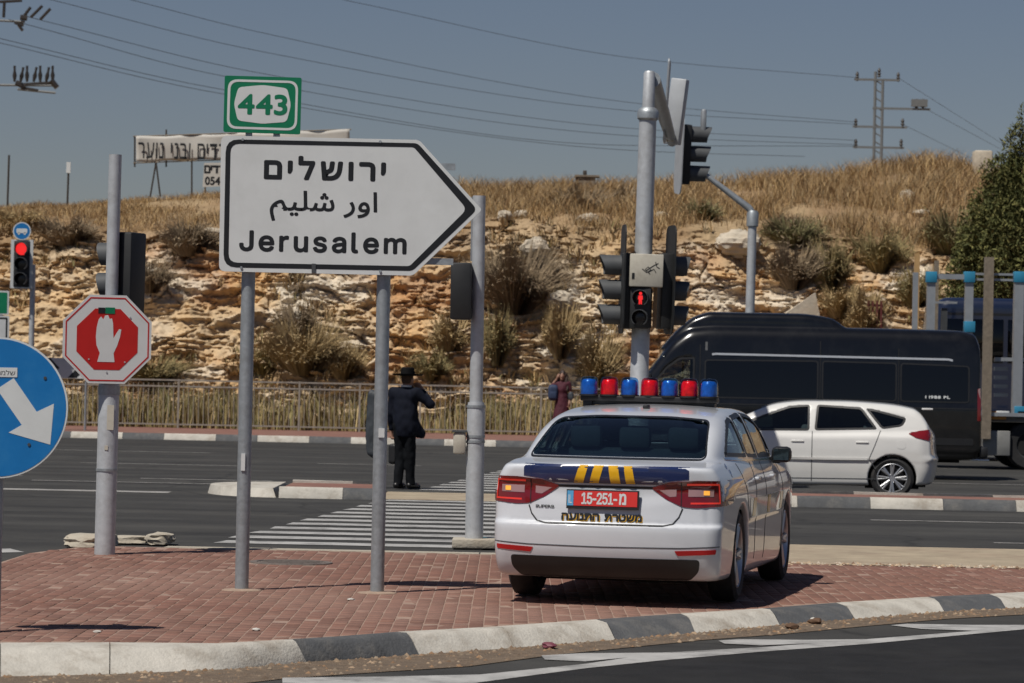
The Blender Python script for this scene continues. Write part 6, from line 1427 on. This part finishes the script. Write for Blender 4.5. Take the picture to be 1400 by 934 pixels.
fs += hand_parts(wrL, (0, .1, -1), (-1, 0, 0), .9, .8) + hand_parts(wrR, (-.3, -.1, .95), (.9, .3, .2), .9, .5)
field_obj('body', union(fs, .02), (-.35, -.2, -.02), (.4, .35, 1.72), .013, M['skin'], wo_)
def dress(x, y, z):
    t = union([ell((0, 0, 1.19), (.155, .125, .25)), cap((-.12, 0, 1.335), (.12, 0, 1.335), .072, .072), ell((0, .06, 1.22), (.125, .085, .09)), cap((0, 0, 1.0), (0, .01, .45), .155, .235)], .06)(x, y, z)
    a = union([cap(shL, (-.2, 0, 1.22), .064, .06), cap(shR, (.225, .08, 1.31), .064, .058)], .03)(x, y, z); f = smin(t, a, .04) + wrinkle(x, y, z, .012, 4)
    return np.maximum(f, .40 - z)
field_obj('dress', dress, (-.4, -.35, .3), (.4, .35, 1.5), .015, M['dress_maroon'], wo_)
def hair(x, y, z):
    f = union([ell((0, .0, 1.60), (.095, .108, .112)), cap((-.085, -.01, 1.58), (-.125, .04, 1.20), .055, .065), cap((.075, -.03, 1.57), (.095, -.02, 1.25), .045, .05), cap((0, -.06, 1.55), (0, -.09, 1.22), .08, .10)], .03)(x, y, z); f = f + .006 * np.sin(x * 90 + np.sin(z * 20) * 2)
    return np.maximum(f, -ellip(x, y, z, (0, .10, 1.53), (.062, .08, .085)))
field_obj('hair', hair, (-.22, -.22, 1.08), (.22, .16, 1.75), .011, M['hair_brown'], wo_)
field_obj('shoes', union([cap((-.085, -.03, .04), (-.09, .15, .032), .042, .034), cap((.10, -.01, .04), (.11, .17, .032), .042, .034)], .02), (-.2, -.15, -.02), (.25, .3, .15), .012, M['shoe_black'], wo_)
for (dx, lab, m_, sz, z0) in ((-.23, 'blue backpack carried on the left side of the woman', 'backpack_blue', (.125, .12, .21), .92), (.22, 'dark shoulder bag on the right side of the woman', 'bag_grey', (.08, .07, .13), .92)):
    bp = thing('backpack' if dx < 0 else 'shoulder_bag', lab, 'bag', (wp.x + dx, 83.55, .12 + z0))
    field_obj('bag_body', (lambda sz: lambda x, y, z: smax(smax(np.abs(x) - sz[0], np.abs(y) - sz[1], .08), np.abs(z - sz[2]) - sz[2], .12))(sz), (-.25, -.2, -.1), (.25, .2, .65), .016, M[m_], bp)
    MB().box((0, -sz[1] - .005, sz[2] * .7), (sz[0] * 1.3, .03, sz[2] * .8), bev=.012).build('pocket', M[m_], bp)
    MB().tube([(0, 0, sz[2] * 1.9), (-dx * .25, 0, sz[2] * 2 + .08), (-dx * .45, .02, 1.40 - z0)], .012, 6).build('strap', M['trim_black'], bp)
# ================================================================== truck, coach, banner, pylons, wires
pm('aluminium', (.36, .38, .40), .45, .5, var=.12, scale=7); pm('bracket_blue', (.03, .22, .37), .45, var=.12); pm('old_timber', (.20, .165, .125), .9, var=.3, scale=9, bump=.3, bscale=20); pm('new_timber', (.45, .28, .12), .85, var=.2, scale=9)
pm('deck_steel', (.20, .19, .17), .7, .3, var=.3, scale=3, dirt=(.14, .10, .07), dscale=2, damt=.7); pm('cabinet_grey', (.26, .26, .25), .6, .2, var=.15)
TKY = 66.0; tk0 = P(1250, 560, TKY); TSc = FOC / TKY
truck = thing('flatbed_truck', 'flatbed truck with an aluminium rack and blue brackets at the right edge', 'truck', (tk0.x, TKY, -.018))
def tk(px, py, Y=TKY): q = P(px, py, Y); return Vector((q.x - tk0.x, Y - TKY, q.z + .018))
dz = tk(1380, 572).z
MB().box((3.6, 1.1, dz), (7.4, 2.3, .16), bev=.01).build('deck', M['deck_steel'], truck)
for yy in (.35, 1.85): MB().box((3.6, yy, dz - .22), (7.3, .12, .26)).build('chassis_rail', M['under_black'], truck)
for k in range(9): MB().box((.5 + k * .42, -.06, dz + .10 + .02 * (k % 3)), (.26, .12, .07 + .02 * (k % 2)), bev=.01).build('lashing_rail_block', M['sign_edge'], truck)
MB().box(tuple(tk(1362, 606) + Vector((0, .15, 0))), (.55, .4, .50), bev=.02).build('side_cabinet', M['cabinet_grey'], truck)
MB().box(tuple(tk(1363, 568) + Vector((0, -.07, 0))), (.34, .06, .16)).build('orange_marker', M['rust_orange'] if 'rust_orange' in M else pm('rust_orange', (.55, .22, .03), .6, var=.1), truck)
MB().box(tuple(tk(1388, 606) + Vector((.1, .1, 0))), (.3, .05, .45)).build('mud_flap', M['under_black'], truck)
for x in (2.35, 3.5, 6.6):
    for yy, s in ((.18, -1), (2.02, 1)):
        h = bpy.data.objects.new('wheel', None); COL.objects.link(h); h.parent = truck; h.location = (x, yy, .5)
        mb = MB(); mb.lathe([(.28, -.14), (.46, -.15), (.5, -.10), (.5, .10), (.46, .15), (.28, .14), (.27, 0), (.28, -.14)], (0, 0, 0), 'Y', 32); mb.build('tyre', M['rubber'], h)
        mb = MB(); mb.lathe([(0, s * .06), (.10, s * .06), (.12, s * .10), (.2, s * .04), (.28, s * .12), (.28, s * .08), (0, s * .02)], (0, 0, 0), 'Y', 24); mb.build('rim', M['steel_dark'], h)
MB().box((7.9, 1.1, 1.75), (1.9, 2.3, 2.5), bev=.15).build('cab', M['paint_cream'], truck); MB().box((7.9, -.06, 2.2), (1.2, .03, .8), bev=.01).build('cab_window', M['glass_black'], truck)
def post(px, y0, y1, w, mat, name='rack_post', dy=0.0, d=None):
    a, b_ = tk(px, y0), tk(px, y1); wd = w / TSc; return MB().box((a.x, dy, (a.z + b_.z) / 2), (wd, d or wd, abs(a.z - b_.z))).build(name, M[mat], truck)
for (px, y0, y1, w, mat, nm, dy) in ((1254, 372, 570, 7, 'aluminium', 'rack_post', .25), (1273, 385, 570, 11, 'aluminium', 'rack_post', 0), (1325, 385, 570, 11, 'aluminium', 'rack_post', 0), (1393, 385, 570, 13, 'aluminium', 'rack_post', 0),
        (1259, 345, 571, 7, 'new_timber', 'timber_stake', .6), (1293, 353, 571, 6, 'old_timber', 'timber_stake', 1.4), (1300, 420, 571, 8, 'steel_dark', 'timber_stake', 1.0), (1351, 352, 600, 12, 'old_timber', 'timber_stake', -.14), (1455, 385, 570, 17, 'aluminium', 'rack_post', 0), (1425, 355, 571, 10, 'old_timber', 'timber_stake', .6)):
    post(px, y0, y1, w, mat, nm, dy)
for (px, py) in ((1273, 379), (1325, 379), (1393, 379), (1393, 563), (1325, 447), (1455, 379)):
    c = tk(px, py); MB().box((c.x, -.01, c.z), (14.5 / TSc, .22, 15 / TSc), bev=.008).build('rack_bracket', M['bracket_blue'], truck)
for (a, b_, py, w, dy) in ((1280, 1319, 378, 7, 0), (1334, 1385, 374.5, 3, .02), (1334, 1385, 382, 3, .02), (1402, 1447, 378, 10, 0), (1282, 1317, 412, 3, .9), (1360, 1440, 491, 5, .05), (1335, 1400, 566, 5, -.10)):
    p_, q_ = tk(a, py), tk(b_, py); MB().box(((p_.x + q_.x) / 2, dy, p_.z), (q_.x - p_.x, w / TSc, w / TSc)).build('rack_rail', M['aluminium'], truck)
for k in range(5):
    p_, q_ = tk(1362, 492 + k * 12), tk(1381, 492 + k * 12); MB().box(((p_.x + q_.x) / 2, .3, p_.z), (q_.x - p_.x, .03, 5 / TSc)).build('ladder_rung', M['aluminium'], truck)
# ---- dark blue coach behind the truck
CY = 73.0; c0 = P(1268, 560, CY)
coach = thing('coach', 'dark blue coach standing behind the flatbed truck rack', 'bus', (c0.x, CY, -.018))
cz = P(1330, 407, CY).z + .018
def cf(x, y, z): return smax(smax(np.abs(x - 5.0) - 5.0 + .10 * (z - 1.5) * (x < 5), np.abs(y - 1.25) - 1.25, .25), np.abs(z - (cz + .35) / 2) - (cz - .35) / 2, .25)
field_obj('body', cf, (-.3, -.2, .2), (10.3, 2.8, cz + .2), .07, M['paint_navy_blue'], coach)
for k in range(6): MB().box((.95 + k * 1.5, -.004, cz - .95), (1.40, .02, .95), bev=.005).build('side_window', M['glass_black'], coach)
MB().box((5, -.01, cz - .32), (9.2, .03, .04)).build('roof_trim', M['paint_navy_blue'], coach)
for x in (2.0, 7.6):
    h = bpy.data.objects.new('wheel', None); COL.objects.link(h); h.parent = coach; h.location = (x, .12, .48); mb = MB(); mb.lathe([(.28, -.14), (.45, -.15), (.48, -.10), (.48, .10), (.45, .15), (.28, .14), (.27, 0), (.28, -.14)], (0, 0, 0), 'Y', 28); mb.build('tyre', M['rubber'], h)
    mb = MB(); mb.lathe([(0, -.08), (.12, -.10), (.27, -.05), (.28, -.12), (.28, 0), (0, 0)], (0, 0, 0), 'Y', 20); mb.build('rim', M['alloy'], h)
# ---- small things on the slope above the van
q = hill_hit(1098, 432) 
if q is not None:
    s = FOC / q.y; o = MB().add([(-.05, 0, 0), (.95, .1, -.1), (.80, .1, .62), (-.05, .3, 0.02), (.95, .4, -.1), (.80, .3, .62)], [[0, 1, 2], [5, 4, 3], [0, 3, 4, 1], [1, 4, 5, 2], [2, 5, 3, 0]]).build('stone_slab', M['boulder'], None, (q.x - .5, q.y - .4, q.z + .02)); tag(o, 'pale pointed stone slab leaning on the rock just above the van', 'boulder')
q = hill_hit(1194, 448)
if q is not None:
    s = FOC / q.y; mk = thing('marker_frame', 'dark red slatted marker frame standing on the slope above the van', 'marker', (q.x, q.y - .3, q.z - .1)); pm('maroon_paint', (.10, .018, .015), .7, var=.2)
    for x in (-.17, -.06, .06, .17): MB().box((x, 0, .4), (.055, .05, .85)).build('slat', M['maroon_paint'], mk)
    for z in (.15, .7): MB().box((0, .04, z), (.45, .03, .06)).build('crossbar', M['maroon_paint'], mk)
# ---- banner on the crest
BNY = 106.0; BNS = FOC / BNY
def bn(px, py): q = P(px, py, BNY); return q
b0 = bn(262, 270); banner = thing('banner', 'long white banner with Hebrew lettering strung on poles along the hill crest', 'banner', (b0.x, BNY, ground_z(b0.x, BNY)))
def lb(px, py): q = bn(px, py); return q.x - b0.x, q.z - banner.location.z
pm('banner_cloth', (.52, .50, .46), .85, var=.08, scale=1.5, dirt=(.36, .33, .28), dscale=1.5, damt=.5); pm('pole_dark', (.05, .042, .036), .8, var=.3)
x0, z0 = lb(186, 221.5); x1, z1 = lb(478, 184); nxg, nzg = 60, 8; V = []; 
for i in range(nxg + 1):
    for j in range(nzg + 1):
        u, v = i / nxg, j / nzg; px = 186 + 292 * u; top = 187 + .9 * math.sin(px * .09) + (-9.5 * u); bot = 221.5 - 9 * u + .6 * math.sin(px * .13); x, z = lb(px, bot + (top - bot) * v); V.append((x, .03 * math.sin(u * 31) + .02 * math.sin(u * 13 + v * 4), z))
F = [[i * (nzg + 1) + j, (i + 1) * (nzg + 1) + j, (i + 1) * (nzg + 1) + j + 1, i * (nzg + 1) + j + 1] for i in range(nxg) for j in range(nzg)]
me = np_mesh('cloth', V, np.array(F), M['banner_cloth'], True); o = obj('cloth', me, banner); md = o.modifiers.new('thickness', 'SOLIDIFY'); md.thickness = .012
a, c = lb(189, 216.5); d, e = lb(321, 197.5); flat_text('hebrew_lettering', 'חרדים ובני נוער', (a, c, d, e), -.075, M['sign_black'], banner, bold=.004, rtl=True, spacing=.15)
MB().tube([(*lb(182, 186.5)[:1], .03, lb(182, 186.5)[1]), (lb(480, 177)[0], .03, lb(480, 177)[1])], .022, 6).build('top_batten', M['old_timber'], banner); MB().tube([(lb(182, 223)[0], .03, lb(182, 223)[1]), (lb(480, 212)[0], .03, lb(480, 212)[1])], .018, 6).build('bottom_batten', M['old_timber'], banner)
for (pa, pb) in (((184, 186), (184, 224)), ((227, 177), (227, 224)), ((262, 214), (262, 280)), ((213, 222), (205, 265)), ((213, 222), (219, 265)), ((420, 178), (420, 275)), ((476, 177), (476, 275))):
    A, B = lb(*pa), lb(*pb); MB().tube([(B[0], .06, B[1] - .1), (A[0], .06, A[1])], .03, 6).build('pole', M['pole_dark'], banner)
sg = thing('small_banner', 'small white notice hanging under the long banner beside the arrow sign', 'banner', (bn(292, 270).x, BNY - .1, ground_z(bn(292, 270).x, BNY)))
def ls(px, py): q = P(px, py, BNY - .1); return q.x - sg.location.x, q.z - sg.location.z
MB().prism([ls(277, 256), ls(318, 254), ls(320, 222), ls(279, 223)], -.008, .008).build('panel', M['banner_cloth'], sg)
flat_text('hebrew_lettering', 'חרדים', (*ls(279, 237), *ls(316, 226.5)), -.012, M['sign_black'], sg, bold=.014, rtl=True, spacing=.08); flat_text('phone_number', '054-3', (*ls(280, 253), *ls(312, 242)), -.012, M['sign_black'], sg, bold=.012, spacing=.08)
for px in (281, 316): A = ls(px, 223); MB().tube([(A[0], .05, -.3), (A[0], .05, A[1])], .03, 6).build('pole', M['pole_dark'], sg)
# ---- posts, block and hut on the crest
for (px, y0, y1, lab, flag) in ((10, 212, 279, 'thin dark post on the crest at the far left', 0), (92, 224, 272, 'short post with a white tip on the crest left of the pole', 1)):
    q = P(px, y1, 103.0); gz_ = ground_z(q.x, 103.0); t = thing('crest_post', lab, 'post', (q.x, 103.0, gz_)); h_ = P(px, y0, 103.0).z - gz_
    MB().tube([(0, 0, -.3), (.02, 0, h_)], .035, 6).build('post', M['pole_dark'], t)
    if flag: MB().box((.02, -.02, h_ - .12), (.13, .05, .34)).build('white_tip', M['sign_white'], t)
q = P(800, 262, 104.0); t = thing('crest_hut', 'small weathered brown box on legs standing in the dry grass', 'box', (q.x, 104.0, ground_z(q.x, 104.0))); z0 = P(800, 262, 104).z - t.location.z; z1 = P(800, 243, 104).z - t.location.z
MB().box((0, 0, (z0 + z1) / 2), (.62, .5, z1 - z0)).build('box', M['old_timber'], t); MB().box((.05, 0, z1 + .04), (.78, .6, .06)).build('lid', M['old_timber'], t); MB().box((-.02, 0, z1 + .14), (.12, .12, .18), bev=.03).build('top_knob', M['pole_dark'], t)
for x in (-.28, .28): MB().box((x, 0, z0 / 2 - .1), (.06, .06, z0 + .2)).build('leg', M['pole_dark'], t)
q = P(1343, 220, 104.0); t = MB().box((0, 0, 0), (.58, .6, 1.0), bev=.06).build('concrete_block', M['boulder'], None, (q.x, 104.0, P(1343, 228, 104).z)); tag(t, 'pale concrete block on the crest beside the leaning tree', 'block')
# ---- power pylons and lines
pm('galv_far', (.17, .18, .185), .6, .3, var=.1); pm('insulator', (.03, .025, .022), .4, var=.1); pm('wire', (.035, .037, .04), .6, .3, var=.05)
RY = 230.0; RSs = FOC / RY; rb = P(1202, 230, RY); rp_ = thing('power_pylon', 'steel power pole with cross arms standing beyond the hill on the right', 'pylon', (rb.x, RY, -.3))
def rl(px, py): q = P(px, py, RY); return Vector((q.x - rb.x, 0, q.z + .3))
for px in (1197, 1207): A = rl(px, 98 if px < 1200 else 108); MB().tube([(A.x, 0, 0), (A.x, 0, A.z)], .10, 8).build('column', M['galv_far'], rp_)
for k in range(9):
    a, b_ = rl(1197, 110 + k * 12), rl(1207, 116 + k * 12); MB().tube([(a.x, 0, a.z), (b_.x, 0, b_.z)], .05, 5).build('lattice_bar', M['galv_far'], rp_)
for (xa, xb, py) in ((1168, 1230, 108.5), (1193, 1272, 148), (1166, 1240, 173), (1166, 1236, 201)):
    a, b_ = rl(xa, py), rl(xb, py); MB().box(((a.x + b_.x) / 2, 0, a.z), (b_.x - a.x, .18, .14)).build('cross_arm', M['galv_far'], rp_)
for (px, py) in ((1172, 104), (1228, 105), (1170, 168), (1234, 168), (1170, 196), (1232, 196), (1202, 99), (1253, 141), (1262, 141)):
    c = rl(px, py); MB().lathe([(.05, -.35), (.14, -.30), (.07, -.2), (.14, -.1), (.07, 0), (.13, .1), (.05, .3)], tuple(c), 'Z', 8).build('insulator', M['insulator'], rp_)
c = rl(1257, 141); MB().box((c.x, 0, c.z), (1.1, .5, .5)).build('switch_cage', M['galv_far'], rp_)
LY = 150.0; lb0 = P(-45, 300, LY); lp_ = thing('power_pylon', 'power pole at the left edge with insulators on its cross arms', 'pylon', (lb0.x, LY, -.3))
def ll(px, py): q = P(px, py, LY); return Vector((q.x - lb0.x, 0, q.z + .3))
A = ll(-40, -60); MB().tube([(0, 0, 0), (0, 0, A.z)], [.28, .16], 12).build('column', M['galv_far'], lp_)
for (xa, xb, py, py2) in ((-70, 76, 115.5, 117), (-70, 34, 24, 30), (24, 76, 122, 127)):
    a, b_ = ll(xa, py), ll(xb, py2); MB().tube([tuple(a), tuple(b_)], .055, 8).build('cross_arm', M['galv_far'], lp_)
for k, px in enumerate((20, 28, 37, 46, 55, 63, 72)):
    t_ = .0 + .25 * (k % 2); a, b_ = ll(px, 112), ll(px + (4 if k % 2 else 0), 90 + 2 * (k % 2)); MB().tube([tuple(a), tuple(a.lerp(b_, .4)), tuple(a.lerp(b_, .7)), tuple(b_)], [.05, .10, .05, .06], 7).build('insulator', M['insulator'], lp_)
for (a, b_) in (((24, 116), (76, 113)), ((30, 120), (52, 124)), ((5, 24), (6, 3)), ((20, 31), (32, 35)), ((25, 34), (31, 42)), ((33, 22), (42, 10)), ((42, 24), (58, 8)), ((55, 27), (69, 12)), ((-10, 3), (30, 1))):
    MB().tube([tuple(ll(*a)), tuple(ll(*b_))], .07, 7).build('fitting', M['insulator'], lp_)
for (a, b_) in (((22, 113), (34, 119)), ((70, 110), (78, 120)), ((28, 24), (37, 25))): MB().tube([tuple(ll(*a)), tuple(ll(*b_))], .13, 7).build('clamp', M['insulator'], lp_)
wires = [([(180, 0), (350, 43), (868, 141), (1170, 167)], 'power line ending on the middle arm of the right pylon, uppermost of that arm'), ([(470, 0), (870, 80), (1170, 106)], 'topmost power line running to the top arm of the right pylon'), ([(71, 0), (350, 69), (868, 152), (1170, 170)], 'power line crossing the sky just above the green route plate'),
    ([(61, 29), (350, 99), (868, 176), (1170, 192)], 'power line passing behind the top of the green route plate'), ([(42, 35), (305, 104), (868, 186), (1170, 198)], 'power line leaving the upper left arm, lower of the pair'), ([(-20, 48), (302, 122), (868, 199), (1170, 200)], 'power line passing left of the green route plate, upper of two'), ([(-20, 54), (302, 128), (868, 206), (1100, 214)], 'lowest power line, sinking behind the hill on the right')]
for pts, lab in wires:
    xs_ = [p_[0] for p_ in pts]; cv = curve(pts); X0_, X1_ = xs_[0] - 30, xs_[-1]
    line = []
    for x in np.linspace(X0_, X1_, 40):
        y = float(cv(max(x, xs_[0]))) - (max(xs_[0] - x, 0)) * .27; line.append(P(x, y, LY + (RY - LY) * (x - 20) / 1150))
    o = MB().tube(line, .015, 5).build('power_line', M['wire']); tag(o, lab, 'wire', 'power lines over the junction')
for (a, b_, lab) in (((1229, 107), (1420, 228), 'line falling away right from the top arm of the right pylon'), ((1268, 150), (1420, 232), 'line falling away right from the caged arm of the right pylon'), ((1236, 171), (1360, 232), 'line falling away right from the middle arm of the right pylon')):
    o = MB().tube([P(*a, RY), P(*b_, RY + 60)], .014, 5).build('power_line', M['wire']); tag(o, lab, 'wire', 'power lines over the junction')
